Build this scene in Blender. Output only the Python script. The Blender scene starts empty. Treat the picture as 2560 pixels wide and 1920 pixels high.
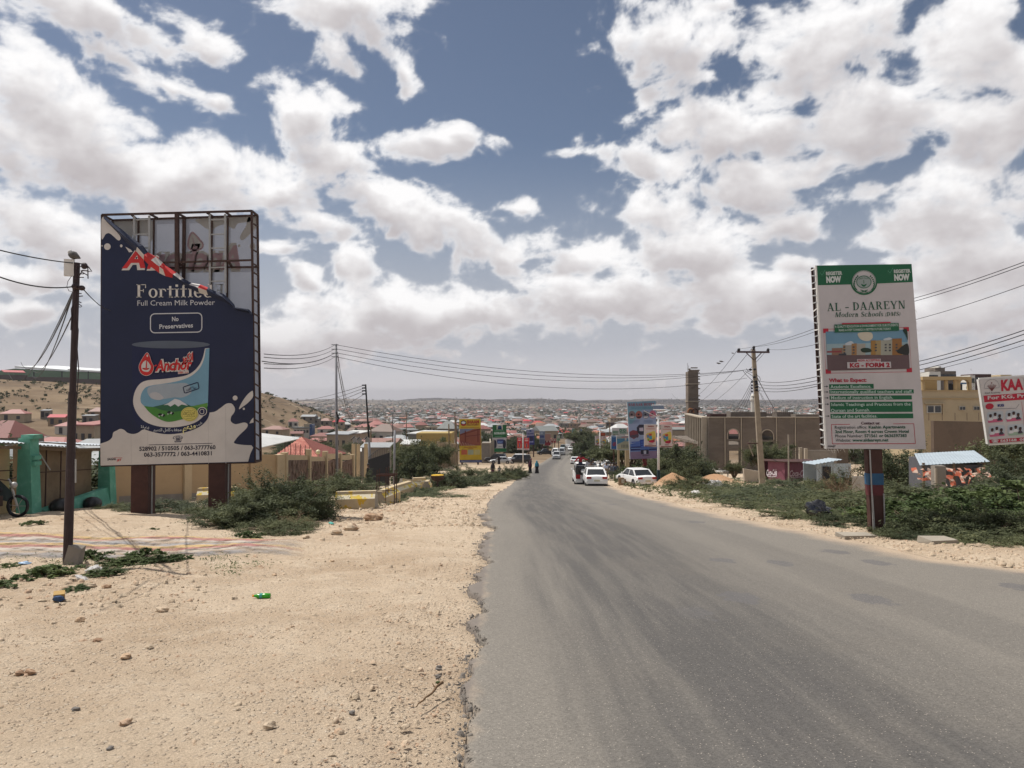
import bpy, math, random
import numpy as np
from mathutils import Vector, Matrix, noise as mnoise
random.seed(7)
rng = np.random.default_rng(11)
sc = bpy.context.scene
COL = sc.collection
R = math.radians
# ---------------------------------------------------------------- camera
EYE = 1.6
F = 26.0 / 36.0 * 2560.0
PITCH = R(1.2)
cd = bpy.data.cameras.new("camera"); cam = bpy.data.objects.new("camera", cd); COL.objects.link(cam)
cd.lens = 26.0; cd.sensor_width = 36.0; cd.clip_start = 0.05; cd.clip_end = 20000
cam.location = (0, 0, EYE); cam.rotation_euler = (R(90) + PITCH, 0, 0)
sc.camera = cam
def ray(px, py):
 x, u = (px - 1280.0) / F, (960.0 - py) / F
 return Vector((x, math.cos(PITCH) - u * math.sin(PITCH), math.sin(PITCH) + u * math.cos(PITCH)))
def P(px, py, Y):
 d = ray(px, py); return Vector((0, 0, EYE)) + d * (Y / d.y)
# ---------------------------------------------------------------- world: sky with clouds
SUN_AZ, SUN_EL = R(-67.0), R(62.0)
w = bpy.data.worlds.new("World"); sc.world = w; w.use_nodes = True
nt = w.node_tree; nt.nodes.clear()
def nd(t, typ, ins=(), **kw):
 n = t.nodes.new(typ)
 for k, v in kw.items(): setattr(n, k, v)
 for i, v in (ins.items() if isinstance(ins, dict) else enumerate(ins)):
  if v is None: continue
  if isinstance(v, bpy.types.NodeSocket): t.links.new(v, n.inputs[i])
  else: n.inputs[i].default_value = v
 return n
def mth(t, op, a, b=None, c=None, **kw):
 return nd(t, 'ShaderNodeMath', (a, b, c), operation=op, **kw).outputs[0]
def maprange(t, v, a, b, c=0.0, d=1.0, kind='SMOOTHSTEP'):
 return nd(t, 'ShaderNodeMapRange', (v, a, b, c, d), interpolation_type=kind).outputs[0]
def mixc(t, f, a, b, bt='MIX'):
 n = t.nodes.new('ShaderNodeMix'); n.data_type = 'RGBA'; n.blend_type = bt; n.clamp_factor = True
 for i, v in ((0, f), (6, a), (7, b)):
  if isinstance(v, bpy.types.NodeSocket): t.links.new(v, n.inputs[i])
  else: n.inputs[i].default_value = v if i == 0 or len(v) == 4 else (*v, 1)
 return n.outputs[2]
# clouds: (azimuth, elevation) ellipses, written as they stand in the sky ahead
CL = [(230,35,250,75,8,1),(509,93,95,50,20,.8),(270,130,130,40,25,.5),(850,22,200,85,0,1),(810,120,75,45,35,.7),(1005,175,60,28,40,.5),
 (120,270,230,110,25,1),(70,340,240,110,10,1),(300,430,300,110,14,1),(200,330,200,110,30,1),(500,440,200,80,8,.9),(690,460,130,70,15,.9),
 (324,215,60,24,15,.5),(465,240,95,34,20,.6),(770,290,110,80,10,1),(860,380,150,70,20,1),(1090,370,105,50,-5,.8),(1150,345,40,35,0,.7),
 (1040,545,270,70,14,1),(930,490,150,50,20,.7),(1230,610,90,50,25,.7),(870,660,75,50,0,.8),(780,560,100,45,10,.6),(740,690,75,22,20,.6),
 (670,620,45,20,0,.6),(90,570,170,80,15,1),(220,620,120,80,10,.7),(70,700,160,28,5,.6),
 (1656,98,165,95,10,1),(1700,215,80,60,20,.4),(2050,110,210,140,0,1),(1800,20,60,20,0,.5),(1740,300,150,60,0,.9),(1870,330,210,100,0,1),(2200,290,220,110,5,1),
 (1920,450,210,75,-3,1),(2440,90,130,150,0,1),(2540,250,120,150,0,1),(2450,330,160,100,10,1),(1604,405,125,45,10,.8),(1454,382,65,14,5,.6),
 (2380,520,240,110,0,1),(2480,650,240,110,0,1),(1743,608,170,85,5,1),(1640,520,120,60,10,.8),(1470,625,120,65,0,.9),(1950,570,110,45,-20,.7),(1975,660,90,28,0,.6),
 (1303,515,40,16,10,.6),(1285,620,70,50,20,.8),(1060,775,290,60,0,1),(1500,740,260,70,0,.9),(1850,740,300,70,0,.8),(700,830,300,50,0,.7),(80,790,90,22,0,.6),(2350,760,300,70,0,.8)]
def azel(px, py):
 d = ray(px, py); return math.degrees(math.atan2(d.x, d.y)), math.degrees(math.atan2(d.z, math.hypot(d.x, d.y)))
_pt = {}
def perlin(x, y, seed=0):
 if seed not in _pt:
  th = np.random.default_rng(seed).random((256, 256)) * 2 * np.pi; _pt[seed] = (np.cos(th), np.sin(th))
 gx, gy = _pt[seed]
 xi, yi = np.floor(x).astype(int), np.floor(y).astype(int); fx, fy = x - xi, y - yi
 def dot(i, j):
  a, b_ = (xi + i) & 255, (yi + j) & 255
  return gx[a, b_] * (fx - i) + gy[a, b_] * (fy - j)
 u, v = fx * fx * fx * (fx * (fx * 6 - 15) + 10), fy * fy * fy * (fy * (fy * 6 - 15) + 10)
 return ((dot(0, 0) * (1 - u) + dot(1, 0) * u) * (1 - v) + (dot(0, 1) * (1 - u) + dot(1, 1) * u) * v) * 1.4
def fbm(x, y, octv=6, gain=.5, seed=0, ridged=False):
 s_, a_, t_ = 0.0, 1.0, 0.0
 for o_ in range(octv):
  n_ = perlin(x * 2.03 ** o_ + 17.3 * o_, y * 2.03 ** o_ + 9.1 * o_, seed + o_)
  if ridged: n_ = 1 - 2.2 * np.abs(n_)
  s_ = s_ + a_ * n_; t_ += a_; a_ *= gain
 return s_ / t_
def sstep(a, b, x):
 t_ = np.clip((x - a) / (b - a), 0, 1); return t_ * t_ * (3 - 2 * t_)
tc = nd(nt, 'ShaderNodeTexCoord')
zz = nd(nt, 'ShaderNodeSeparateXYZ', (tc.outputs['Generated'],)).outputs[2]
sky = nd(nt, 'ShaderNodeTexSky', sky_type='NISHITA')
sky.sun_disc = False; sky.sun_elevation = SUN_EL; sky.sun_rotation = SUN_AZ % (2 * math.pi)
sky.altitude = 1300; sky.air_density = 1.0; sky.dust_density = 2.0; sky.ozone_density = 1.5
skyc = nd(nt, 'ShaderNodeHueSaturation', {'Saturation': .88, 'Value': .66, 'Color': sky.outputs[0]}).outputs[0]
skyc = mixc(nt, maprange(nt, zz, .34, .02), skyc, (4.5, 4.6, 5.05))
bg = nd(nt, 'ShaderNodeBackground', {'Color': skyc, 'Strength': 0.1})
wo = nt.nodes.new('ShaderNodeOutputWorld'); nt.links.new(bg.outputs[0], wo.inputs[0])
w.cycles.sampling_method = 'MANUAL'; w.cycles.sample_map_resolution = 512
# ---------------------------------------------------------------- sun
sd = bpy.data.lights.new("sun", 'SUN'); sun = bpy.data.objects.new("sun", sd); COL.objects.link(sun)
sd.energy = 4.6; sd.angle = R(0.5); sd.color = (1.0, 0.955, 0.89)
sv = Vector((math.sin(SUN_AZ) * math.cos(SUN_EL), math.cos(SUN_AZ) * math.cos(SUN_EL), math.sin(SUN_EL)))
sun.rotation_euler = sv.to_track_quat('Z', 'Y').to_euler()
sc.view_settings.view_transform = 'Standard'; sc.view_settings.look = 'None'
sc.view_settings.exposure = 0.12; sc.view_settings.gamma = 1.0; sc.view_settings.use_curve_mapping = False
sc.cycles.use_denoising = True; sc.cycles.max_bounces = 5; sc.cycles.diffuse_bounces = 3; sc.cycles.volume_bounces = 0
sc.cycles.transparent_max_bounces = 12; sc.cycles.use_fast_gi = False
def cloud_dome():
 az = np.concatenate([np.arange(-180, -38, 2.0), np.arange(-38, 38.01, .085), np.arange(40, 181, 2.0)])
 el = np.concatenate([[-9.0, -5.0], np.arange(-2.5, 31.01, .085), np.linspace(32, 89.9, 40)])
 # density is worked out on an even grid over the whole dome and read off at the vertices
 A, E = np.meshgrid(az, el)
 def dens(A, E):
  wx = fbm(A * .085, E * .13, 3, seed=3); wy = fbm(A * .085 + 40, E * .13 + 9, 3, seed=5)
  ax, ey = A + wx * 2.2, E + wy * 1.5
  f = np.full(A.shape, -1.0); qb = np.zeros(A.shape); qw = np.full(A.shape, 1e-6)
  for (cx, cy, rx, ry, rot, s) in CL:
   a0, e0 = azel(cx, cy); ar = (azel(cx + rx, cy)[0] - azel(cx - rx, cy)[0]) / 2 * 1.09; er = (azel(cx, cy - ry)[1] - azel(cx, cy + ry)[1]) / 2 * 1.10
   c_, s_ = math.cos(R(-rot)), math.sin(R(-rot)); dx, dy = ax - a0, ey - e0
   qx, qy = (dx * c_ + dy * s_) / ar, (-dx * s_ + dy * c_) / er
   v = s * (1 - np.sqrt(qx * qx + qy * qy + .02)) * 1.5
   w_ = np.exp(np.clip(v, -2, 2) * 4.5); qb += w_ * np.clip(qy, -1.5, 1.5); qw += w_
   f = np.maximum(f, v) + .25 * np.maximum(0, .5 - np.abs(f - v)) ** 2
  o = np.maximum(sstep(34, 42, np.abs(A)), sstep(29, 36, E))
  f = f * (1 - o) + o * (fbm(A * .05, E * .08, 3, seed=21) * 3.0)
  f = f + sstep(12, 4, E) * .46
  n = fbm(ax * .34, ey * .50, 7, .56, seed=31)
  bil = fbm(ax * .30 + 3, ey * .42, 5, .5, seed=41, ridged=True)
  return f * .62 + n * .95 + (bil - .35) * .25, qb / qw
 D, QB = dens(A, E)
 hl = sstep(8, 0, E)
 def look(a, e):
  i = np.clip(np.searchsorted(az, a.ravel()) - 1, 0, len(az) - 2); j = np.clip(np.searchsorted(el, e.ravel()) - 1, 0, len(el) - 2)
  u = np.clip((a.ravel() - az[i]) / (az[i + 1] - az[i]), 0, 1); v = np.clip((e.ravel() - el[j]) / (el[j + 1] - el[j]), 0, 1)
  return ((D[j, i] * (1 - u) + D[j, i + 1] * u) * (1 - v) + (D[j + 1, i] * (1 - u) + D[j + 1, i + 1] * u) * v).reshape(a.shape)
 # light reaching each spot: density met on the way up towards the sun
 occ = np.zeros_like(D)
 for k in range(1, 6):
  st = .55 * k ** 1.35
  occ += np.clip(look(A - st * .45, E + st) + .02, 0, 1.0) * (.9 if k < 4 else .7)
 lit = np.exp(-occ * .60) * (1 + .35 * np.clip(D, 0, 1))
 th = np.clip(D, 0, 1.2)
 lit = np.clip(lit * 1.15 + .25 * np.exp(-th * 4), 0, 1)
 own = sstep(.6, -.6, QB + fbm(A * .2, E * .3, 5, seed=71) * 1.3) * sstep(0, .5, D)
 lit = lit * (1 - .6 * own) + .26 * (1 - own)
 fine = fbm(A * .9, E * 1.3, 4, seed=61) * .10
 lit = np.clip(lit + fine, 0, 1) * (1 - .4 * hl)
 cov = (.55 * sstep(-.14, .62, D + .05) + .45 * sstep(-.02, .30, D + .04))
 cov = np.clip(cov + sstep(4.5, 0, E) * .85, 0, 1)
 gap = sstep(16, 7, np.hypot((A - math.degrees(SUN_AZ)) * math.cos(SUN_EL), E - math.degrees(SUN_EL)))
 cov = cov * (1 - gap)
 me = bpy.data.meshes.new("sky")
 RAD = 13000.0
 a_, e_ = np.radians(A), np.radians(E)
 co = np.stack([np.sin(a_) * np.cos(e_), np.cos(a_) * np.cos(e_), np.sin(e_)], -1).reshape(-1, 3) * RAD
 ny, nx = A.shape
 i = np.arange(ny - 1)[:, None] * nx + np.arange(nx - 1)[None, :]
 q = np.stack([i, i + nx, i + nx + 1, i + 1], -1).reshape(-1, 4)
 fast_mesh(me, co, q)
 for nm, arr in (("cover", cov), ("lit", lit), ("low", hl)):
  me.attributes.new(nm, 'FLOAT', 'POINT').data.foreach_set("value", arr.ravel().astype(np.float32))
 m = bpy.data.materials.new("sky"); m.use_nodes = True; t = m.node_tree; t.nodes.clear()
 at = lambda n_: nd(t, 'ShaderNodeAttribute', attribute_name=n_).outputs['Fac']
 low = at("low")
 cl = mixc(t, at("lit"), mixc(t, low, (.46, .425, .435), (.47, .435, .45)), mixc(t, low, (.93, .92, .92), (.68, .655, .65)))
 em = nd(t, 'ShaderNodeEmission', (cl, 1.0)); tr = nd(t, 'ShaderNodeBsdfTransparent')
 mx = nd(t, 'ShaderNodeMixShader', (at("cover"), tr.outputs[0], em.outputs[0]))
 out = nd(t, 'ShaderNodeOutputMaterial', (mx.outputs[0],))
 m.cycles.emission_sampling = 'NONE'
 me.materials.append(m); me.shade_smooth()
 o = bpy.data.objects.new("sky", me); o["kind"] = "structure"; COL.objects.link(o)
def fast_mesh(me, co, faces):
 """co (n,3) and faces (m,k) arrays into a mesh"""
 co = np.asarray(co, np.float32); f = np.asarray(faces, np.int32); k = f.shape[1]
 me.vertices.add(len(co)); me.vertices.foreach_set("co", co.ravel())
 me.loops.add(f.size); me.loops.foreach_set("vertex_index", f.ravel())
 me.polygons.add(len(f)); me.polygons.foreach_set("loop_start", np.arange(0, f.size, k, dtype=np.int32))
 me.update(calc_edges=True)
cloud_dome()
# ---------------------------------------------------------------- helpers
MATS = {}
def mat(name, col, rough=.85, var=.12, scale=6.0, bump=0.0, bscale=60.0, metal=0.0, trans=0.0, col2=None, stretch=(1, 1, 1), thr=None, spec=.3):
 """principled with value/colour wear from noise; col2 mixes in as patches"""
 if name in MATS: return MATS[name]
 m = bpy.data.materials.new(name); m.use_nodes = True; t = m.node_tree
 b = t.nodes["Principled BSDF"]; b.inputs['Roughness'].default_value = rough; b.inputs['Metallic'].default_value = metal
 b.inputs['Specular IOR Level'].default_value = spec
 gpos = nd(t, 'ShaderNodeNewGeometry').outputs['Position']
 v = nd(t, 'ShaderNodeMapping', {'Vector': gpos, 'Scale': stretch}).outputs[0] if stretch != (1, 1, 1) else gpos
 n = nd(t, 'ShaderNodeTexNoise', {'Vector': v, 'Scale': scale, 'Detail': 5.0, 'Roughness': .65}).outputs[0]
 c = tuple(col) + (1,)
 if col2 is not None:
  lo, hi = thr or (.48, .62)
  cc = mixc(t, maprange(t, n, lo, hi), c, tuple(col2) + (1,))
 else: cc = c
 if var > 0:
  f = maprange(t, n, .25, .75, 1 - var, 1 + var, 'LINEAR')
  cc = mixc(t, 1.0, cc, nd(t, 'ShaderNodeCombineColor', (f, f, f)).outputs[0], 'MULTIPLY')
 if isinstance(cc, tuple): b.inputs['Base Color'].default_value = cc
 else: t.links.new(cc, b.inputs['Base Color'])
 if bump > 0:
  n2 = nd(t, 'ShaderNodeTexNoise', {'Vector': v, 'Scale': bscale, 'Detail': 4.0}).outputs[0]
  bp = nd(t, 'ShaderNodeBump', {'Strength': min(1.0, bump), 'Distance': .02, 'Height': n2})
  t.links.new(bp.outputs[0], b.inputs['Normal'])
 if trans > 0:
  tl = nd(t, 'ShaderNodeBsdfTranslucent')
  if isinstance(cc, tuple): tl.inputs[0].default_value = cc
  else: t.links.new(cc, tl.inputs[0])
  mx = nd(t, 'ShaderNodeMixShader', (trans, b.outputs[0], tl.outputs[0]))
  t.links.new(mx.outputs[0], t.nodes['Material Output'].inputs[0])
 MATS[name] = m; return m
def rgb(r, g_, b):
 f = lambda c: (c / 255 / 12.92) if c <= 10.3 else ((c / 255 + .055) / 1.055) ** 2.4
 return (f(r), f(g_), f(b))
def thing(name, label, cat, loc=(0, 0, 0), rz=0.0, group=None, kind=None):
 o = bpy.data.objects.new(name, None); COL.objects.link(o); o.empty_display_size = .2
 o.location = loc; o.rotation_euler = (0, 0, rz)
 tag(o, label, cat, group, kind); return o
def tag(o, label=None, cat=None, group=None, kind=None):
 for k, v in (("label", label), ("category", cat), ("group", group), ("kind", kind)):
  if v: o[k] = v
 return o
class MB:
 """collects shapes, built as ONE mesh object"""
 def __init__(s): s.v = []; s.f = []; s.m = []; s.mats = []
 def mi(s, m):
  if m is None: return 0
  if m not in s.mats: s.mats.append(m)
  return s.mats.index(m)
 def poly(s, pts, m=None):
  b = len(s.v); s.v += [tuple(p) for p in pts]; s.f.append(tuple(range(b, b + len(pts)))); s.m.append(s.mi(m)); return s
 def geo(s, vs, fs, m=None):
  b = len(s.v); s.v += [tuple(p) for p in vs]; k = s.mi(m)
  for f in fs: s.f.append(tuple(b + i for i in f)); s.m.append(k)
  return s
 def box(s, c, d, m=None, rz=0.0, rx=0.0, ry=0.0, jit=0.0):
  M = Matrix.Rotation(rz, 3, 'Z') @ Matrix.Rotation(ry, 3, 'Y') @ Matrix.Rotation(rx, 3, 'X')
  vs = []
  for z in (-.5, .5):
   for x, y in ((-.5, -.5), (.5, -.5), (.5, .5), (-.5, .5)):
    p = Vector((x * d[0], y * d[1], z * d[2])) + Vector([random.uniform(-jit, jit) for _ in range(3)])
    vs.append(M @ p + Vector(c))
  return s.geo(vs, [(3, 2, 1, 0), (4, 5, 6, 7), (0, 1, 5, 4), (1, 2, 6, 5), (2, 3, 7, 6), (3, 0, 4, 7)], m)
 def hexa(s, bot, top, m=None):
  """bottom ring and top ring of equal count"""
  n = len(bot)
  return s.geo(list(bot) + list(top), [tuple(reversed(range(n))), tuple(range(n, 2 * n))] + [(i, (i + 1) % n, n + (i + 1) % n, n + i) for i in range(n)], m)
 def bar(s, a, b, w, h=None, m=None):
  a, b = Vector(a), Vector(b); h = h or w; d = (b - a).normalized()
  up = Vector((0, 0, 1)) if abs(d.z) < .9 else Vector((0, 1, 0))
  x = d.cross(up).normalized() * w / 2; y = x.cross(d).normalized() * h / 2
  return s.hexa([a - x - y, a + x - y, a + x + y, a - x + y], [b - x - y, b + x - y, b + x + y, b - x + y], m)
 def tube(s, pts, r, n=6, m=None, cap=True):
  pts = [Vector(p) for p in pts]; rs = r if isinstance(r, (list, tuple)) else [r] * len(pts); vs = []; fs = []
  for i, p in enumerate(pts):
   d = (pts[min(i + 1, len(pts) - 1)] - pts[max(i - 1, 0)]).normalized()
   up = Vector((0, 0, 1)) if abs(d.z) < .92 else Vector((0, 1, 0))
   x = d.cross(up).normalized(); y = d.cross(x)
   vs += [p + x * math.cos(2 * math.pi * k / n) * rs[i] + y * math.sin(2 * math.pi * k / n) * rs[i] for k in range(n)]
  for i in range(len(pts) - 1):
   for k in range(n): fs.append((i * n + k, i * n + (k + 1) % n, (i + 1) * n + (k + 1) % n, (i + 1) * n + k))
  if cap: fs += [tuple(reversed(range(n))), tuple(range(len(vs) - n, len(vs)))]
  return s.geo(vs, fs, m)
 def ball(s, c, r, m=None, n=8, k=6):
  rx, ry, rz = r if isinstance(r, (tuple, list)) else (r, r, r); vs = []; fs = []
  for j in range(1, k):
   ph = math.pi * j / k
   for i in range(n):
    th = 2 * math.pi * i / n
    vs.append((c[0] + rx * math.sin(ph) * math.cos(th), c[1] + ry * math.sin(ph) * math.sin(th), c[2] + rz * math.cos(ph)))
  vs += [(c[0], c[1], c[2] + rz), (c[0], c[1], c[2] - rz)]; T = len(vs) - 2
  for j in range(k - 2):
   for i in range(n): fs.append((j * n + i, (j + 1) * n + i, (j + 1) * n + (i + 1) % n, j * n + (i + 1) % n))
  for i in range(n): fs += [(T, i, (i + 1) % n), (T + 1, (k - 2) * n + (i + 1) % n, (k - 2) * n + i)]
  return s.geo(vs, fs, m)
 def build(s, name, parent=None, m=None, smooth=False, label=None):
  me = bpy.data.meshes.new(name)
  off = Vector(parent_world(parent)) if parent is not None and not is_local(parent) else Vector((0, 0, 0))
  me.from_pydata([tuple(Vector(v) - off) for v in s.v] if off.length else s.v, [], s.f)
  for q in (s.mats or [m]):
   if q: me.materials.append(q)
  if len(s.mats) > 1: me.polygons.foreach_set("material_index", s.m)
  if smooth: me.shade_smooth()
  o = bpy.data.objects.new(name, me); COL.objects.link(o)
  if parent is not None: o.parent = parent
  if label: o["label"] = label
  return o
Bx, Tb, Br, Hx, Bl = ((lambda k: lambda *a, **q: getattr(MB(), k)(*a, **q))(k) for k in ('box', 'tube', 'bar', 'hexa', 'ball'))
def is_local(p):
 while p is not None:
  if p.get("_local"): return True
  p = p.parent
 return False
def parent_world(p):
 v = Vector(p.location)
 while p.parent is not None: p = p.parent; v += Vector(p.location)
 return v
LOCAL = []
def local(o): o["_local"] = 1; LOCAL.append(o); return o
def kids(o): return [c for c in bpy.data.objects if c.parent == o]
def copy_thing(root, loc, rz=0.0, sca=None, label=None, cat=None, group=None):
 r = root.copy(); COL.objects.link(r); r.location = loc; r.rotation_euler = (0, 0, rz)
 if sca: r.scale = sca if isinstance(sca, tuple) else (sca,) * 3
 tag(r, label, cat, group)
 for ch in root.children:
  c = ch.copy(); COL.objects.link(c); c.parent = r
  for g2 in ch.children:
   d = g2.copy(); COL.objects.link(d); d.parent = c
 return r
# ---------------------------------------------------------------- the lie of the land
_ky = np.array([-60, -30, 0, 8, 15, 25, 40, 60, 80, 104, 155, 178, 255, 350, 450, 600, 1000, 1600, 2200, 3000, 3800, 5000, 5600, 9000.])
_kz = np.array([4.0, 2.2, 0, -.62, -1.17, -2.0, -3.45, -5.35, -6.95, -8.6, -11.7, -12.8, -16, -19.2, -22, -25, -32, -37.5, -36, -28, -19, -7, -5, -60])
_km = np.gradient(_kz, _ky)
def zroad(y):
 y = np.asarray(y, float); i = np.clip(np.searchsorted(_ky, y) - 1, 0, len(_ky) - 2)
 h = _ky[i + 1] - _ky[i]; t = np.clip((y - _ky[i]) / h, 0, 1)
 return (2 * t**3 - 3 * t**2 + 1) * _kz[i] + (t**3 - 2 * t**2 + t) * h * _km[i] + (-2 * t**3 + 3 * t**2) * _kz[i + 1] + (t**3 - t**2) * h * _km[i + 1]
def Hn(x, y):
 x = np.asarray(x, float); y = np.asarray(y, float); z = zroad(y)
 left = sstep(72, 152, -x) * 28 + np.maximum(0, -x - 160) * .05
 z = z + left * np.exp(-((y - 405) / 150.0) ** 2)
 z = z + sstep(150, 215, x) * 22 * np.exp(-((y - 330) / 130.0) ** 2)
 z = z - sstep(14.6, 19, -x) * 1.2 * sstep(8, 20, y) * sstep(400, 90, y)
 if np.max(y) < 700: return z
 far = sstep(700, 2500, y)
 z = z + far * (fbm(x / 900.0, y / 1400.0, 4, seed=81) * 9)
 z = z + sstep(3800, 5200, y) * (fbm(x / 800.0 + 4, y / 3000.0, 5, .6, seed=83) * 48 + 8 * sstep(-1200, -300, x) * sstep(400, -300, x))
 return z
def H(x, y): return float(Hn(x, y))
_gy = 1.5 * 1.004 ** np.arange(2150)
def G(px, py, dz=0.0):
 """where the line of sight through that spot meets the ground"""
 d = ray(px, py); d = d / d.y; n_ = 1500
 f = EYE + d.z * _gy[:n_] - Hn(d.x * _gy[:n_], _gy[:n_]) - dz
 if not (f < 0).any():
  n_ = 2150; f = EYE + d.z * _gy - Hn(d.x * _gy, _gy) - dz
 i = int(np.argmax(f < 0)); assert f[i] < 0, (px, py)
 t = f[i - 1] / (f[i - 1] - f[i]); y = _gy[i - 1] + t * (_gy[i] - _gy[i - 1])
 return Vector((d.x * y, y, H(d.x * y, y)))
def gp(x, y, dz=0.0): return Vector((x, y, H(x, y) + dz))
# ---------------------------------------------------------------- road outline
LE = [(1140,1915),(1143,1830),(1163,1736),(1180,1620),(1198,1504),(1215,1389),(1224,1319),(1211,1276),(1227,1250),(1256,1227),(1285,1204),(1310,1185),(1337,1166),(1368,1148),(1384,1139),(1404,1127),(1413,1118),(1413,1107)]
RE_ = [(2560,1427),(2321,1398),(2222,1370),(2090,1342),(1958,1320),(1826,1291),(1694,1262),(1595,1239),(1529,1216),(1499,1184),(1476,1160),(1456,1142),(1450,1130),(1449,1118),(1440,1108)]
Lp = [G(*p) for p in LE]; Rp = [G(*p) for p in RE_]
lef_y = np.array([-40, 0] + [p.y for p in Lp]); lef_x = np.array([-2.0, -.35] + [p.x for p in Lp])
rig_y = np.array([-40, -8, 2, 7] + [p.y for p in Rp]); rig_x = np.array([60, 26, 13, 8.8] + [p.x for p in Rp])
for y_, dx_ in ((420, 34), (520, 50), (640, 55)):
 lef_y = np.append(lef_y, y_); lef_x = np.append(lef_x, dx_ - 4); rig_y = np.append(rig_y, y_); rig_x = np.append(rig_x, dx_ + 5)
def xl(y): return np.interp(y, lef_y, lef_x) + np.where(y < 60, .20 * fbm(np.asarray(y) * 1.1, np.asarray(y) * 0 + .5, 5, .6, seed=91) * np.clip(np.asarray(y) / 4, 1, 2.5), 0)
def xr(y): return np.interp(y, rig_y, rig_x) + .25 * fbm(np.asarray(y) * .25, np.asarray(y) * 0 + 7.5, 4, seed=95)
# ---------------------------------------------------------------- ground
def ground():
 ys = [-40.0]
 while ys[-1] < 9000: ys.append(ys[-1] + max(.11, .0145 * abs(ys[-1])) if ys[-1] > 1 else ys[-1] + max(.4, -ys[-1] * .1))
 ys = np.array(ys); n = 420
 u = np.linspace(-1, 1, n); u = np.sign(u) * np.abs(u) ** 1.35
 Y = np.repeat(ys[:, None], n, 1); X = u[None, :] * (16 + 1.05 * np.maximum(0, Y) + np.maximum(0, -Y) * 1.5)
 Z = Hn(X, Y)
 inr = sstep(-.16, .1, X - xl(Y) - .0) * sstep(-.16, .1, xr(Y) - X) * (Y < 640)
 near = sstep(120, 30, Y)
 bumps = fbm(X * .55, Y * .55, 4, seed=101) * .10 + fbm(X * 2.3, Y * 2.3, 4, .6, seed=103) * .03 + fbm(X * 9, Y * 9, 3, .6, seed=105) * .014 * sstep(20, 6, Y)
 shoulder = np.minimum(np.abs(X - xl(Y)), np.abs(X - xr(Y)))
 Z = Z + (1 - inr) * near * bumps * sstep(0, 1.2, shoulder) - .09 * inr - .035 * (1 - inr) * sstep(1.0, .2, shoulder)
 Z = Z + (1 - near) * (1 - inr) * fbm(X / 22.0, Y / 22.0, 5, seed=107) * .7 * sstep(4, 14, shoulder)
 # heap of orange earth beside the unfinished building, low bank of soil under the tall sign
 c = G(1684, 1216); mn_ = 1 + .5 * fbm(X * .8, Y * .8, 4, seed=133)
 Z += .95 * mn_ * np.exp(-(((X - c.x) / 1.25) ** 2 + ((Y - c.y) / 1.6) ** 2) ** 1.3) * (1 - inr)
 c2 = G(1792, 1206); Z += .7 * mn_ * np.exp(-(((X - c2.x) / 1.6) ** 2 + ((Y - c2.y) / 2.5) ** 2) ** 1.2) * (1 - inr)
 me = bpy.data.meshes.new("ground")
 ny, nx = X.shape; i = np.arange(ny - 1)[:, None] * nx + np.arange(nx - 1)[None, :]
 q = np.stack([i, i + 1, i + nx + 1, i + nx], -1).reshape(-1, 4)
 fast_mesh(me, np.stack([X, Y, Z], -1).reshape(-1, 3), q); me.shade_smooth()
 # where orange soil lies, and where plants have made soil darker
 org = np.exp(-(((X - c.x) / 1.7) ** 2 + ((Y - c.y) / 2.2) ** 2)) + np.exp(-(((X - c2.x) / 2.2) ** 2 + ((Y - c2.y) / 3.2) ** 2))
 me.attributes.new("orange", 'FLOAT', 'POINT').data.foreach_set("value", np.clip(org * 1.6, 0, 1).ravel().astype(np.float32))
 m = bpy.data.materials.new("ground"); m.use_nodes = True; t = m.node_tree; b = t.nodes['Principled BSDF']
 b.inputs['Roughness'].default_value = .95; b.inputs['Specular IOR Level'].default_value = .12
 p = nd(t, 'ShaderNodeNewGeometry').outputs['Position']
 def nz(sc_, det=5.0, ro=.6, vec=p): return nd(t, 'ShaderNodeTexNoise', {'Vector': vec, 'Scale': sc_, 'Detail': det, 'Roughness': ro}).outputs[0]
 s3 = nd(t, 'ShaderNodeSeparateXYZ', (p,)); py = s3.outputs[1]; pxx = s3.outputs[0]
 sand = mixc(t, maprange(t, nz(.35), .35, .68), (.53, .42, .305), (.44, .33, .228))
 sand = mixc(t, maprange(t, nz(1.7, 6.0, .7), .42, .72, 0, .8), sand, (.60, .49, .365))
 # pebbles
 vo = nd(t, 'ShaderNodeTexVoronoi', {'Vector': p, 'Scale': 26.0, 'Randomness': 1.0})
 pc = nd(t, 'ShaderNodeSeparateColor', (vo.outputs['Color'],))
 isb = mth(t, 'MULTIPLY', maprange(t, vo.outputs['Distance'], .46, .30), mth(t, 'GREATER_THAN', pc.outputs[0], .45))
 peb = mixc(t, pc.outputs[1], (.34, .25, .18), (.72, .62, .49))
 fine = maprange(t, nz(70.0, 3.0, .7), .3, .7, .74, 1.22, 'LINEAR')
 c_ = mixc(t, mth(t, 'MULTIPLY', isb, .55), sand, peb)
 c_ = mixc(t, 1.0, c_, nd(t, 'ShaderNodeCombineColor', (fine, fine, fine)).outputs[0], 'MULTIPLY')
 # farther ground: dry brown slope with darker scrub and pale tracks
 slope = mixc(t, maprange(t, nz(.035, 7.0, .65), .4, .62), (.145, .102, .064), (.205, .15, .095))
 st = nd(t, 'ShaderNodeMapping', {'Vector': p, 'Scale': (.012, .06, .06)}).outputs[0]
 slope = mixc(t, maprange(t, nz(1.0, 4.0, .6, st), .52, .60, 0, .7), slope, (.12, .09, .062))
 slope = mixc(t, maprange(t, nz(1.3, 3.0, .6, st), .60, .63, 0, .6), slope, (.30, .235, .16))
 city = mixc(t, maprange(t, nz(.012, 6.0, .7), .42, .60), (.085, .072, .052), (.14, .11, .08))
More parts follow.
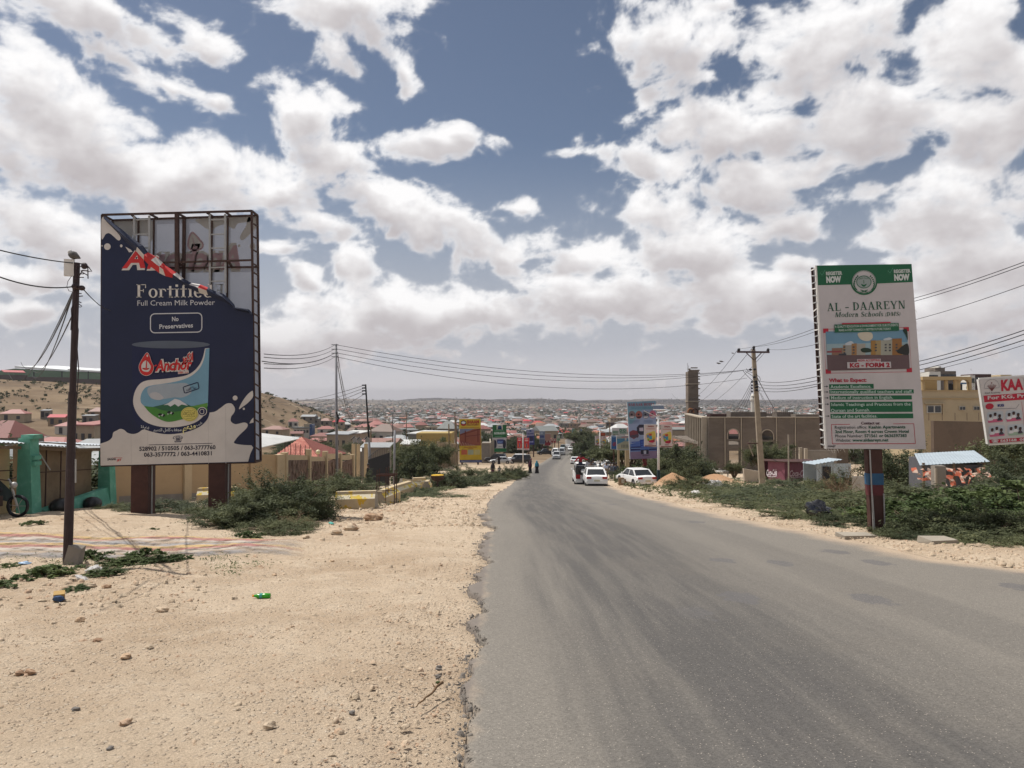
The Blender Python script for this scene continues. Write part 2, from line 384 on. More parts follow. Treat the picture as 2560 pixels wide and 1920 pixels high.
 city = mixc(t, maprange(t, nz(.0016, 5.0, .6), .50, .62), city, (.25, .19, .13))
 c_ = mixc(t, maprange(t, py, 110.0, 190.0), c_, slope)
 c_ = mixc(t, maprange(t, py, 480.0, 800.0), c_, city)
 oa = nd(t, 'ShaderNodeAttribute', attribute_name="orange").outputs['Fac']
 c_ = mixc(t, oa, c_, mixc(t, nz(3.0), (.34, .19, .105), (.43, .27, .16)))
 t.links.new(c_, b.inputs['Base Color'])
 h1 = mth(t, 'ADD', mth(t, 'MULTIPLY', isb, .8), mth(t, 'MULTIPLY', nz(45.0, 5.0, .75), 1.3))
 bp = nd(t, 'ShaderNodeBump', {'Strength': .95, 'Distance': .024, 'Height': h1})
 t.links.new(bp.outputs[0], b.inputs['Normal'])
 me.materials.append(m)
 o = bpy.data.objects.new("ground", me); COL.objects.link(o); o["kind"] = "structure"
ground()
# ---------------------------------------------------------------- road
def road():
 ys = [-38.0]
 while ys[-1] < 640: ys.append(ys[-1] + max(.06, .011 * abs(ys[-1])) if ys[-1] > 2 else ys[-1] + .5)
 ys = np.array(ys); a, b_ = xl(ys), xr(ys)
 us = np.concatenate([[0, 0, .006, .02], np.linspace(.05, .95, 26), [.98, .994, 1, 1]]); n = len(us)
 Y = np.repeat(ys[:, None], n, 1); X = a[:, None] + us[None, :] * (b_ - a)[:, None]
 Z = Hn(X, Y) + .012 + .05 * np.sin(np.pi * us)[None, :] * .6
 lip = fbm(Y * 5, X * 5, 3, seed=111) * .012 * (us[None, :] < .05) * (Y < 25)
 Z = Z + lip
 Z[:, 0] -= .09; X[:, 0] -= .015; Z[:, -1] -= .09
 Z[:, 1] -= .012
 me = bpy.data.meshes.new("road"); ny, nx = X.shape
 i = np.arange(ny - 1)[:, None] * nx + np.arange(nx - 1)[None, :]
 q = np.stack([i, i + 1, i + nx + 1, i + nx], -1).reshape(-1, 4)
 fast_mesh(me, np.stack([X, Y, Z], -1).reshape(-1, 3), q); me.shade_smooth()
 # u = metres from the left edge, v = metres along
 me.attributes.new("across", 'FLOAT', 'POINT').data.foreach_set("value", (X - np.interp(Y, lef_y, lef_x)).ravel().astype(np.float32))
 me.attributes.new("edge", 'FLOAT', 'POINT').data.foreach_set("value", (b_[:, None] - X).ravel().astype(np.float32))
 m = bpy.data.materials.new("asphalt"); m.use_nodes = True; t = m.node_tree; b = t.nodes['Principled BSDF']
 b.inputs['Roughness'].default_value = .82; b.inputs['Specular IOR Level'].default_value = .25
 p = nd(t, 'ShaderNodeNewGeometry').outputs['Position']; s3 = nd(t, 'ShaderNodeSeparateXYZ', (p,))
 ac = nd(t, 'ShaderNodeAttribute', attribute_name="across").outputs['Fac']; ed = nd(t, 'ShaderNodeAttribute', attribute_name="edge").outputs['Fac']
 sv_ = nd(t, 'ShaderNodeCombineXYZ', (mth(t, 'MULTIPLY', ac, 1.6), mth(t, 'MULTIPLY', s3.outputs[1], .085), 0.0)).outputs[0]
 def nz(sc_, det=5.0, ro=.6, vec=p): return nd(t, 'ShaderNodeTexNoise', {'Vector': vec, 'Scale': sc_, 'Detail': det, 'Roughness': ro}).outputs[0]
 st = nz(1.0, 5.0, .62, sv_); st2 = nz(3.2, 4.0, .6, sv_)
 acw = mth(t, 'ADD', ac, mth(t, 'MULTIPLY', mth(t, 'SUBTRACT', st, .5), 2.2))
 # tyres have worn and blackened the lane, dust lies on the rest
 lane = mth(t, 'MULTIPLY', maprange(t, acw, .2, 1.5), maprange(t, acw, 4.6, 2.3))
 lane = mth(t, 'MULTIPLY', lane, maprange(t, st2, .30, .62, .62, 1.0))
 lane2 = mth(t, 'MULTIPLY', mth(t, 'MULTIPLY', maprange(t, acw, 4.0, 4.6), maprange(t, acw, 5.4, 4.9)), .30)
 dk = mth(t, 'MAXIMUM', lane, lane2)
 c_ = mixc(t, dk, (.172, .156, .134), (.080, .075, .070))
 c_ = mixc(t, maprange(t, nz(.5, 5.0), .45, .75, 0, .35), c_, (.135, .12, .102))
 # short dark scrapes and patches
 vs = nd(t, 'ShaderNodeCombineXYZ', (mth(t, 'MULTIPLY', ac, .9), mth(t, 'MULTIPLY', s3.outputs[1], .55), 0.0)).outputs[0]
 vo = nd(t, 'ShaderNodeTexVoronoi', {'Vector': vs, 'Scale': 1.5}, voronoi_dimensions='2D')
 vr = nd(t, 'ShaderNodeSeparateColor', (vo.outputs['Color'],)).outputs[0]
 wob = mth(t, 'MULTIPLY', mth(t, 'SUBTRACT', nz(5.0), .5), .55)
 scr = mth(t, 'MULTIPLY', maprange(t, mth(t, 'ADD', vo.outputs['Distance'], wob), .28, .25), mth(t, 'MULTIPLY', mth(t, 'GREATER_THAN', vr, .80), maprange(t, ac, 1.8, 2.6)))
 c_ = mixc(t, mth(t, 'MULTIPLY', scr, .7), c_, (.105, .10, .10))
 # sand blown in from both sides
 dust = mth(t, 'MAXIMUM', maprange(t, mth(t, 'ADD', ed, mth(t, 'MULTIPLY', nz(1.2), .9)), 1.25, .45, 0, .85), maprange(t, mth(t, 'ADD', ac, mth(t, 'MULTIPLY', nz(2.0), .5)), .38, .2, 0, .35))
 c_ = mixc(t, dust, c_, (.42, .32, .225))
 # grit of stones in the binder
 gr = nd(t, 'ShaderNodeTexVoronoi', {'Vector': p, 'Scale': 95.0}); gc = nd(t, 'ShaderNodeSeparateColor', (gr.outputs['Color'],)).outputs[0]
 f = maprange(t, gc, 0, 1, .80, 1.22, 'LINEAR')
 c_ = mixc(t, 1.0, c_, nd(t, 'ShaderNodeCombineColor', (f, f, f)).outputs[0], 'MULTIPLY')
 spk = mth(t, 'MULTIPLY', mth(t, 'GREATER_THAN', nd(t, 'ShaderNodeSeparateColor', (gr.outputs['Color'],)).outputs[1], .955), maprange(t, gr.outputs['Distance'], .5, .2))
 c_ = mixc(t, mth(t, 'MULTIPLY', spk, .6), c_, (.50, .44, .37))
 # crumbled rim on the left
 rim = maprange(t, mth(t, 'ADD', ac, mth(t, 'MULTIPLY', nz(7.0), .12)), .13, .06, 0, .85)
 c_ = mixc(t, rim, c_, (.15, .13, .115))
 t.links.new(c_, b.inputs['Base Color'])
 hh = mth(t, 'ADD', gr.outputs['Distance'], mth(t, 'MULTIPLY', nz(30.0), 1.0))
 bp = nd(t, 'ShaderNodeBump', {'Strength': .45, 'Distance': .006, 'Height': hh}); t.links.new(bp.outputs[0], b.inputs['Normal'])
 me.materials.append(m)
 o = bpy.data.objects.new("road", me); COL.objects.link(o); o["kind"] = "structure"
road()
# broken lumps of asphalt along the crumbling edge, gravel on the verge
def stones(name, xs, ys, ss, m, seed=1, flat=.55, sink=.25):
 r = np.random.default_rng(seed); n = len(xs)
 ss = np.minimum(ss, .022 + .005 * ys)
 base = np.array([(-.5,-.42,-.5),(.5,-.38,-.5),(.42,.5,-.5),(-.46,.44,-.5),(-.3,-.3,.35),(.32,-.22,.5),(.22,.34,.4),(-.34,.25,.5)])
 f = np.array([(0,1,5,4),(1,2,6,5),(2,3,7,6),(3,0,4,7),(4,5,6,7)])
 v = base[None] + r.normal(0, .13, (n, 8, 3)); a = r.random(n) * 6.283; ca, sa = np.cos(a), np.sin(a)
 asp = r.uniform(.6, 1.5, n)
 x = v[..., 0] * asp[:, None]; y = v[..., 1]; z = v[..., 2] * (flat * r.uniform(.6, 1.3, n))[:, None]
 X = (x * ca[:, None] - y * sa[:, None]) * ss[:, None] + xs[:, None]; Y = (x * sa[:, None] + y * ca[:, None]) * ss[:, None] + ys[:, None]
 zb = Hn(xs, ys) + fbm(xs * .55, ys * .55, 4, seed=101) * .10 * sstep(120, 30, ys) * sstep(0, 1.2, np.minimum(abs(xs - xl(ys)), abs(xs - xr(ys)))) + fbm(xs * 2.3, ys * 2.3, 4, .6, seed=103) * .03
 Z = z * ss[:, None] + (zb + ss * flat * (.5 - sink))[:, None]
 me = bpy.data.meshes.new(name)
 fast_mesh(me, np.stack([X, Y, Z], -1).reshape(-1, 3), (f[None] + (np.arange(n) * 8)[:, None, None]).reshape(-1, 4))
 me.materials.append(m); o = bpy.data.objects.new(name, me); COL.objects.link(o); o["kind"] = "stuff"
 return o
m_stone = mat("limestone", (.47, .375, .27), .95, .28, 3.5, .5, 60, col2=(.36, .25, .17))
m_lump = mat("asphalt_lump", (.17, .15, .13), .95, .4, 9.0, .6, 70)
def scatter(n, fx, fy):
 return fx(n), fy(n)
n = 42000
yy = 2.2 + rng.random(n) ** 1.9 * 26; xx = xl(yy) - .12 - rng.random(n) ** 1.15 * (6 + yy * .75); dens_ = fbm(xx * .6, yy * .6, 3, seed=121) + .15 * (xx < -2.5)
k = rng.random(n) < np.clip(.5 + dens_ * 1.4, .05, 1); xx, yy = xx[k], yy[k]
o = stones("gravel", xx, yy, .011 + rng.pareto(3.4, len(xx)) * .009 * (1 + yy * .035), m_stone, 3); tag(o, "pale gravel strewn over the sandy left verge", "gravel")
n = 5200
yy = 2.5 + rng.random(n) ** 1.5 * 60; xx = xr(yy) + .1 + rng.random(n) * (1.2 + yy * .03)
o = stones("gravel", xx, yy, .02 + rng.pareto(3.0, n) * .02, m_stone, 5); tag(o, "pale broken stones along the right edge of the road", "gravel")
n = 5000
yy = 17 + rng.random(n) * 30; xx = xl(yy) - .3 - rng.random(n) * np.clip((yy - 10) * .5, 1, 7)
o = stones("gravel", xx, yy, .03 + rng.pareto(3.5, n) * .03, m_stone, 6); tag(o, "loose white gravel spread below the left verge towards the barriers", "gravel")
n = 1500
yy = 2.4 + rng.random(n) ** 1.6 * 22; xx = xl(yy) - np.abs(rng.normal(0, .035, n)) * (1 + yy * .1) + .02
o = stones("asphalt_rubble", xx, yy, .009 + rng.pareto(3.6, n) * .009, m_lump, 7, .7, .1); tag(o, "dark crumbs broken from the left edge of the asphalt", "rubble")
# ---------------------------------------------------------------- lettering and printed sheets
AR = {'ا':0xFE8D,'ب':0xFE8F,'ت':0xFE95,'ج':0xFE9D,'ح':0xFEA1,'د':0xFEA9,'ذ':0xFEAB,'ر':0xFEAD,'س':0xFEB1,'ظ':0xFEC5,'ع':0xFEC9,'ف':0xFED1,'ك':0xFED9,'ل':0xFEDD,'م':0xFEE1,'ن':0xFEE5,'و':0xFEED,'ي':0xFEF1,'ة':0xFE93}
def arabic(s):
 out = []; two = 'ادذروة'
 for i, c in enumerate(s):
  if c not in AR: out.append(c); continue
  pj = i > 0 and s[i - 1] in AR and s[i - 1] not in two
  nj = i + 1 < len(s) and s[i + 1] in AR and c not in two
  out.append(chr(AR[c] + (3 if pj and nj else 1 if pj else 2 if nj else 0)))
 return ''.join(reversed(out))
_tc = {}
def sans(s, off=0.0, shear=0.0):
 k = (s, off, shear)
 if k not in _tc:
  c = bpy.data.curves.new('t', 'FONT'); c.body = s; c.offset = off; c.shear = shear; c.resolution_u = 2
  o = bpy.data.objects.new('t', c); me = bpy.data.meshes.new_from_object(o)
  vs = np.array([v.co[:2] for v in me.vertices]) if len(me.vertices) else np.zeros((1, 2)); fs = [tuple(p.vertices) for p in me.polygons]
  bpy.data.meshes.remove(me); bpy.data.objects.remove(o); bpy.data.curves.remove(c)
  vs[:, 0] -= vs[:, 0].min(); _tc[k] = (vs, fs, max(vs[:, 0].max(), .01), .69)
 return _tc[k]
def serif(s, shear=0.0, T=.17):
 V, Fc = [], []; t = .055; x0 = 0.0
 def q(*p): b = len(V); V.extend([(x0 + a + shear * c, c) for a, c in p]); Fc.append(tuple(range(b, b + len(p))))
 def st(x, y0, y1, w=T, sl=True, sh=True):
  q((x, y0), (x + w, y0), (x + w, y1), (x, y1))
  if sl: q((x - .08, y0), (x + w + .08, y0), (x + w + .08, y0 + t), (x - .08, y0 + t))
  if sh: q((x - .08, y1 - t), (x + w + .08, y1 - t), (x + w + .08, y1), (x - .08, y1))
 def dg(xa, ya, xb, yb, w): q((xa, ya), (xa + w, ya), (xb + w, yb), (xb, yb))
 def br(xa, xb, y): q((xa, y), (xb, y), (xb, y + t), (xa, y + t))
 def arc(cx, cy, rx, ry, a0, a1, W=T, w=t, n=14):
  for i in range(n):
   a, b = R(a0 + (a1 - a0) * i / n), R(a0 + (a1 - a0) * (i + 1) / n)
   q((cx + rx * math.cos(a), cy + ry * math.sin(a)), (cx + rx * math.cos(b), cy + ry * math.sin(b)), (cx + (rx - W) * math.cos(b), cy + (ry - w) * math.sin(b)), (cx + (rx - W) * math.cos(a), cy + (ry - w) * math.sin(a)))
 for ch in s:
  wd = .8
  if ch == 'A': dg(.08, 0, .36, 1, .07); dg(.62, 0, .32, 1, T); br(.2, .62, .3); br(0, .26, 0); br(.52, .88, 0); wd = .92
  elif ch == 'L': st(.1, 0, 1); br(.1, .68, 0); q((.62, 0), (.68, 0), (.68, .28), (.64, .28)); wd = .76
  elif ch == 'D': st(.1, 0, 1, sl=True); arc(.27, .5, .5, .5, -90, 90); wd = .86
  elif ch in 'RBP':
   st(.1, 0, 1); arc(.3, .735, .38, .265, -90, 90); br(.27, .3, .945)
   if ch == 'R': dg(.62, 0, .36, .5, T); br(.6, .88, 0); wd = .92
   elif ch == 'B': arc(.3, .26, .42, .27, -90, 90); wd = .8
  elif ch in 'EF':
   st(.1, 0, 1); br(.1, .66, .945); q((.6, .72), (.66, .72), (.66, 1), (.62, 1)); br(.2, .5, .5); q((.46, .4), (.51, .4), (.51, .64), (.46, .64))
   if ch == 'E': br(.1, .68, 0); q((.62, 0), (.68, 0), (.68, .28), (.64, .28))
   wd = .78
  elif ch == 'Y': dg(.32, .42, .06, 1, T); dg(.45, .42, .74, 1, .07); st(.36, 0, .48, sh=False); br(0, .32, .945); br(.62, .9, .945); wd = .9
  elif ch == 'N': st(.14, 0, 1, .07); dg(.6, 0, .14, 1, T); st(.72, 0, 1, .07, sl=False); wd = .94
  elif ch == 'M': st(.12, 0, 1, .07); dg(.42, 0, .12, 1, T); dg(.46, 0, .8, 1, .07); st(.82, 0, 1); wd = 1.14
  elif ch == 'H': st(.1, 0, 1); st(.6, 0, 1); br(.2, .65, .48); wd = .9
  elif ch == 'O': arc(.42, .5, .4, .52, 0, 360); wd = .84
  elif ch == 'T': st(.34, 0, 1, sh=False); br(.04, .8, .945); q((.04, .7), (.09, .7), (.11, 1), (.04, 1)); q((.75, .7), (.8, .7), (.8, 1), (.73, 1)); wd = .84
  elif ch in 'Ss':
   k = 1 if ch == 'S' else .68; W = .15 * (1 if ch == 'S' else .85)
   arc(.33 * k, .74 * k, .28 * k, .27 * k, 20, 250, W); arc(.33 * k, .26 * k, .3 * k, .27 * k, 70, -160, W); q((.1 * k, .6 * k), (.26 * k, .68 * k), (.56 * k, .4 * k), (.4 * k, .3 * k)); wd = .68 * k
  elif ch == 'o': arc(.31, .33, .3, .35, 0, 360, .15); wd = .62
  elif ch == 'c': arc(.31, .33, .3, .35, 45, 325, .15); wd = .58
  elif ch == 'e': arc(.31, .33, .3, .35, 0, 320, .15); br(.14, .58, .3); wd = .6
  elif ch == 'd': arc(.3, .33, .29, .35, 60, 300, .15); st(.42, 0, 1, .15, sl=False, sh=False); br(.3, .57, .945); br(.5, .68, 0); wd = .68
  elif ch == 'r': st(.1, 0, .66, .15); arc(.38, .42, .14, .24, 10, 120, .06, .09); wd = .52
  elif ch in 'nhm':
   st(.1, 0, 1 if ch == 'h' else .66, .15, sh=True); arc(.34, .4, .2, .28, 0, 170, .15, .07); st(.4, 0, .42, .15, sh=False); wd = .68
   if ch == 'm': arc(.64, .4, .2, .28, 0, 170, .15, .07); st(.7, 0, .42, .15, sh=False); wd = .98
  elif ch == 't': st(.16, 0, .86, .15, sl=False, sh=False); br(.02, .46, .6); arc(.34, .14, .18, .15, 180, 300, .12); wd = .46
  elif ch == 'i': st(.1, 0, .66, .15); q((.09, .8), (.26, .8), (.26, .97), (.09, .97)); wd = .36
  elif ch == 'l': st(.1, 0, 1, .15); wd = .36
  elif ch == 'f': st(.14, 0, .8, .15, sh=False); arc(.36, .8, .22, .2, 60, 180, .14, .07); br(.02, .44, .6); wd = .46
  elif ch == '-': q((.08, .32), (.5, .32), (.5, .42), (.08, .42)); wd = .58
  elif ch == '(': arc(.42, .4, .36, .62, 125, 235, .08); wd = .28
  elif ch == ')': arc(-.16, .4, .36, .62, -55, 55, .08); wd = .28
  elif ch == ' ': wd = .34
  x0 += wd + .04
 V = np.array(V); mn = V[:, 0].min(); V[:, 0] -= mn
 return V, Fc, V[:, 0].max(), 1.0
def spl(pts, n=5, closed=True):
 """smooth closed curve through the points"""
 p = [Vector(a) for a in pts]; N = len(p); o = []
 for i in range(N if closed else N - 1):
  a, b, c, d = (p[(i - 1) % N], p[i], p[(i + 1) % N], p[(i + 2) % N]) if closed else (p[max(i - 1, 0)], p[i], p[i + 1], p[min(i + 2, N - 1)])
  for k in range(n):
   t = k / n; o.append(.5 * ((2 * b) + (c - a) * t + (2 * a - 5 * b + 4 * c - d) * t * t + (3 * b - a - 3 * c + d) * t ** 3))
 return [(v.x, v.y) for v in o]
def ell(cx, cy, rx, ry=None, n=24, a0=0, a1=360):
 ry = ry or rx; return [(cx + rx * math.cos(R(a0 + (a1 - a0) * i / n)), cy + ry * math.sin(R(a0 + (a1 - a0) * i / n))) for i in range(n + (a1 - a0 < 360))]
def rrect(x0, y0, x1, y1, r, n=4):
 o = []
 for cx, cy, a in ((x1 - r, y1 - r, 0), (x0 + r, y1 - r, 90), (x0 + r, y0 + r, 180), (x1 - r, y0 + r, 270)):
  o += [(cx + r * math.cos(R(a + 90 * i / n)), cy + r * math.sin(R(a + 90 * i / n))) for i in range(n + 1)]
 return o
def triangulate(pts):
 from mathutils.geometry import tessellate_polygon
 return tessellate_polygon([[Vector((a, b, 0)) for a, b in pts]])
PR = {}
def ink(r, g_, b, k=1.0):
 key = (r, g_, b)
 if key not in PR:
  c = rgb(r, g_, b); PR[key] = mat("print_%02x%02x%02x" % key, c, .5, .13, .9, .35, 2.2)
 return PR[key]
class Sheet:
 """a printed plane standing in the scene; drawn on with a local frame (zx, zy, zoom)"""
 def __init__(s, o, nrm, frame, step=.003):
  s.o = Vector(o); s.n = Vector(nrm).normalized(); s.fr = frame; s.step = step; s.up = (0, -1)
 def at(s, x, y, w=0.0):
  fx, fy, k = s.fr; d = ray(fx + x * k, fy + y * k); e = Vector((0, 0, EYE))
  t = (s.o - e).dot(s.n) / d.dot(s.n); return e + d * t + s.n * w
 def poly(s, mb, pts, m, lay=1):
  ps = [s.at(x, y, lay * s.step) for x, y in pts]
  return mb.geo(ps, [tuple(f) for f in triangulate(pts)], m)
 def line(s, mb, a, b, w, m, lay=1):
  a, b = Vector(a), Vector(b); d = (b - a).normalized(); n_ = Vector((-d.y, d.x)) * w / 2
  return s.poly(mb, [tuple(a - n_), tuple(b - n_), tuple(b + n_), tuple(a + n_)], m, lay)
 def ring(s, mb, pts, w, m, lay=1):
  c = Vector((sum(p[0] for p in pts) / len(pts), sum(p[1] for p in pts) / len(pts))); n = len(pts)
  inn = []
  for i in range(n):
   a, b, c2 = Vector(pts[i - 1]), Vector(pts[i]), Vector(pts[(i + 1) % n])
   d = (c2 - a).normalized(); nn = Vector((-d.y, d.x)); nn = nn if nn.dot(c - b) > 0 else -nn; inn.append(b + nn * w)
  vs = [s.at(p[0], p[1], lay * s.step) for p in pts] + [s.at(p[0], p[1], lay * s.step) for p in inn]
  return mb.geo(vs, [(i, (i + 1) % n, n + (i + 1) % n, n + i) for i in range(n)], m)
 def text(s, mb, txt, x0, y0, x1, y1, cap, m, lay=2, off=.012, shear=0.0, font=None, slant=None):
  vs, fs, W, C = (serif(txt, shear) if font == 'serif' else sans(txt, off, shear))
  a, b = Vector((x0, y0)), Vector((x1, y1)); u = (b - a) / W; v = Vector(slant or s.up) * cap / C
  return mb.geo([s.at(*(a + u * p[0] + v * p[1]), lay * s.step) for p in vs], fs, m)
m_rust = mat("rusty_steel", (.055, .030, .024), .7, .3, 9, .2, 50)
m_rust2 = mat("brown_steel", (.060, .026, .021), .65, .25, 5, .2, 50)
m_galv = mat("galvanised_steel", (.36, .36, .35), .5, .12, 12, 0, 50, metal=.3)
CREAM, NAVY, RED = ink(196, 190, 184), ink(29, 36, 62), ink(186, 44, 44)
def front_normal(): return (0, -1, 0)
# ---------------------------------------------------------------- milk powder billboard
def milk_billboard():
 D = 20.9; c = P(420, 1285, D)
 t = thing("billboard", "tall navy billboard for milk powder with its torn sheet baring a dark frame", "billboard", gp(c.x, D + .2))
 Z1 = Sheet((0, D, 0), (0, -1, 0), (220, 500, .217)); Z2 = Sheet((0, D, 0), (0, -1, 0), (220, 820, .217)); up = (-.004, -1)
 B1 = Sheet((0, D + .5, 0), (0, -1, 0), (220, 500, .217), -.004)
 # posts: two steel channels with a bright weld strip between
 for x0, x1, y1 in ((327.5, 370, 1290), (521, 563, 1283)):
  a, b = P(x0, 1160, D + .02), P(x1, 1160, D + .02); zt = P(400, 1158, D).z; zb = H(a.x, D) - .4
  mb = MB(); w = b.x - a.x
  for y in (D + .02, D + .27):
   mb.box(((a.x + b.x) / 2, y + .10, (zt + zb) / 2), (w, .19, zt - zb), m_rust2)
  o = mb.build("post", t)
  mb = MB()
  for dx in (-.012, w + .0): mb.box((a.x + dx + .006, D + .235, (zt + zb) / 2), (.035, .045, zt - zb), m_galv)
  mb.box(((a.x + b.x) / 2, D + .235, (zt + zb) / 2), (w * .98, .05, zt - zb - .02), m_rust); mb.build("weld_strip", o)
 # frame bars
 F_ = lambda x, y: Z1.at(x, y, -.03); Bk = lambda x, y: B1.at(x, y)
 E2 = lambda x, y: Z2.at(x, y, -.03); B2 = Sheet((0, D + .5, 0), (0, -1, 0), (220, 820, .217))
 tl, tr, br, bl = F_(157, 168), F_(1882, 122), E2(1918, 1548), E2(150, 1588)
 btl, btr, bbr = Bk(285, 235), Bk(1953, 178), B2.at(1990, 1528); bbl = Vector((btl.x, btl.y, bbr.z))
 def frame_bar(a, b, w, m=m_rust, nm="frame_bar"):
  mb = Br(a, b, w, w, m); mb.build(nm, t)
 for a, b in ((tl, tr), (tr, br), (br, bl), (bl, tl), (btl, btr), (btr, bbr), (bbr, bbl), (bbl, btl)): frame_bar(a, b, .055)
 for (x, y, X, Y) in ((157, 168, 285, 235), (490, 160, 560, 222), (700, 155, 800, 208), (1020, 147, 1120, 200), (1360, 138, 1440, 192), (1578, 132, 1650, 187), (1882, 122, 1953, 178)):
  frame_bar(F_(x, y), Bk(X, Y), .05, nm="cross_tie")
 frame_bar(E2(1918, 1548), bbr, .05, nm="cross_tie"); frame_bar(bl, bbl, .05, nm="cross_tie")
 frame_bar(F_(1020, 147), E2(1026, 1570), .10); frame_bar(Bk(1112, 200), Vector((Bk(1112, 200).x, D + .5, bbr.z)), .09)
 for x in (585, 762, 1430, 1612): frame_bar(Bk(x, 210), Vector((Bk(x, 210).x, D + .5, bbr.z)), .05)
 frame_bar(F_(150, 740), F_(1890, 690), .05); frame_bar(Bk(300, 790), Bk(1953, 772), .05)
 frame_bar(F_(1030, 722), Bk(1108, 775), .05, nm="cross_tie"); frame_bar(F_(1610, 700), Bk(1660, 775), .05, nm="cross_tie")
 for y, fr in ([(280, 1), (430, 1), (585, 1), (745, 1), (845, 1), (1000, 1), (1160, 1), (1320, 1), (1412, 1), (1570, 1)] + [(v, 2) for v in (265, 410, 490, 655, 805, 970, 1070, 1230, 1390)]):
  f, bq = ((Z1, B1) if fr == 1 else (Z2, B2)); k = (y + (0 if fr == 1 else 1475)) / 3000
  xa, xb = 1882 + 36 * k, 1953 + 37 * k
  frame_bar(f.at(xa, y - 18, -.03), bq.at(xb, y + 22, 0), .035, nm="rung")
 # two aluminium ladders left inside the frame
 for xa, xb in ((508, 682), (1382, 1562)):
  mb = MB()
  for x in (xa, xb): mb.bar(Z1.at(x, 170 if xa < 1000 else 150, -.12), Z1.at(x + 4, 1060, -.12), .05, .04, m_galv)
  for y in (215, 385, 545, 770, 930): mb.bar(Z1.at(xa, y, -.14), Z1.at(xb, y - 6, -.14), .035, .035, m_galv)
  mb.build("ladder", t)
 # sheet on the far side, seen from behind
 vg = mat("sheet_back", rgb(148, 153, 165), .6, .06, 2, trans=.6); vb = mat("sheet_back_cream", rgb(184, 179, 170), .6, .05, 2, trans=.6)
 vp = mat("sheet_back_pink", rgb(186, 158, 162), .6, .05, 2, trans=.6)
 mb = MB(); B1.poly(mb, [(285, 240), (1950, 182), (1990, 2990), (300, 3010)], vg, 0)
 B1.poly(mb, spl([(285, 240), (700, 232), (745, 300), (745, 450), (715, 475), (690, 420), (600, 410), (520, 400), (480, 480), (290, 470)], 4), vb, -1)
 B1.poly(mb, spl([(1270, 215), (1850, 195), (1860, 250), (1730, 270), (1690, 330), (1650, 320), (1590, 280), (1500, 300), (1430, 345), (1370, 330), (1310, 290)], 4), vb, -1)
 B1.poly(mb, spl([(1850, 195), (1945, 190), (1945, 300), (1880, 380), (1790, 460), (1755, 450), (1760, 400), (1820, 300)], 4), vb, -1)
 B1.poly(mb, ell(1742, 528, 16), vb, -1); B1.poly(mb, ell(1895, 535, 32, 42), vb, -1)
 for off, mm, l in ((.11, vb, -1), (.035, vp, -2)): B1.text(mb, "Anchor", 1765, 785, 720, 805, 255, mm, l, off, slant=(.22, -1))
 dr = [(1205, 365), (1290, 445), (1335, 510), (1310, 570), (1210, 590), (1150, 540), (1155, 440)]
 B1.poly(mb, spl(dr), vb, -1); B1.ring(mb, spl(dr), 20, vp, -2); B1.line(mb, (1205, 430), (1232, 530), 9, vp, -3)
 B1.text(mb, "F", 1562, 1120, 1470, 1120, 150, vb, -1, font='serif')
 mb.build("back_sheet", t)
 # the front sheet, torn from the top left corner down to the right
 tear = [(165, 222), (205, 192), (285, 258), (400, 345), (520, 440), (640, 528), (700, 606), (790, 655), (870, 725), (900, 757), (1030, 838), (1110, 908), (1200, 958), (1300, 975), (1390, 1010), (1440, 1040), (1570, 1085), (1640, 1150), (1690, 1205), (1700, 1238), (1860, 1262), (1905, 1318)]
 rim = [(1921, 3020), (150, 3062)]
 mb = MB(); outl = tear + rim
 for f in triangulate(outl): mb.geo([Z1.at(*outl[i], .03) for i in f], [(0, 1, 2)], NAVY)
 sheet = mb.build("front_sheet", t)
 # cloth rolled over along the tear
 NV2 = ink(40, 46, 66); mb = MB()
 ed = [Z1.at(x, y, .05) for x, y in tear]; lo = [(165, 222), (230, 262), (300, 330), (385, 420), (470, 510), (560, 590), (650, 690), (730, 770), (830, 845), (900, 880), (980, 900), (1080, 960), (1180, 1020), (1290, 1075), (1390, 1100), (1450, 1130), (1560, 1170), (1640, 1215), (1690, 1250), (1710, 1270), (1860, 1300), (1900, 1335)]
 for k in range(1, len(tear) - 1):
  a, b = Z1.at(*tear[k], .04), Z1.at(*tear[k + 1], .04); mid = [(tear[i][0] * .55 + lo[i][0] * .45, tear[i][1] * .55 + lo[i][1] * .45) for i in (k, k + 1)]
  c_, d_ = Z1.at(*mid[0], .16 + .03 * (k % 2)), Z1.at(*mid[1], .16 + .03 * ((k + 1) % 2)); e_, f_ = Z1.at(*lo[k], .045), Z1.at(*lo[k + 1], .045)
  mm = NV2
  m1 = {6: RED, 7: CREAM, 8: RED, 9: RED, 10: CREAM, 12: CREAM, 13: RED}.get(k, mm); m2 = {5: CREAM, 6: RED, 7: RED, 8: CREAM, 9: RED, 13: CREAM}.get(k, mm)
  mb.geo([a, b, d_, c_], [(0, 1, 2, 3)], m1); mb.geo([c_, d_, f_, e_], [(0, 1, 2, 3)], m2)
 mb.build("rolled_edge", sheet, smooth=False)
 # print
 for s in (Z1, Z2): s.up = up
 def lay(s, pts, m, l, mb): s.poly(mb, pts, m, l + 10)
 mb = MB()
 lay(Z1, spl([(163, 228), (205, 200), (262, 245), (300, 320), (345, 372), (382, 432), (372, 466), (345, 462), (300, 420), (250, 385), (210, 398), (185, 440), (163, 442)], 4), CREAM, 1, mb)
 lay(Z1, ell(230, 540, 38), CREAM, 1, mb); lay(Z1, ell(390, 531, 14, 17), CREAM, 1, mb); lay(Z1, ell(169, 531, 8), CREAM, 1, mb)
 lay(Z1, [(437, 540), (500, 575), (520, 600), (480, 605)], CREAM, 1, mb)
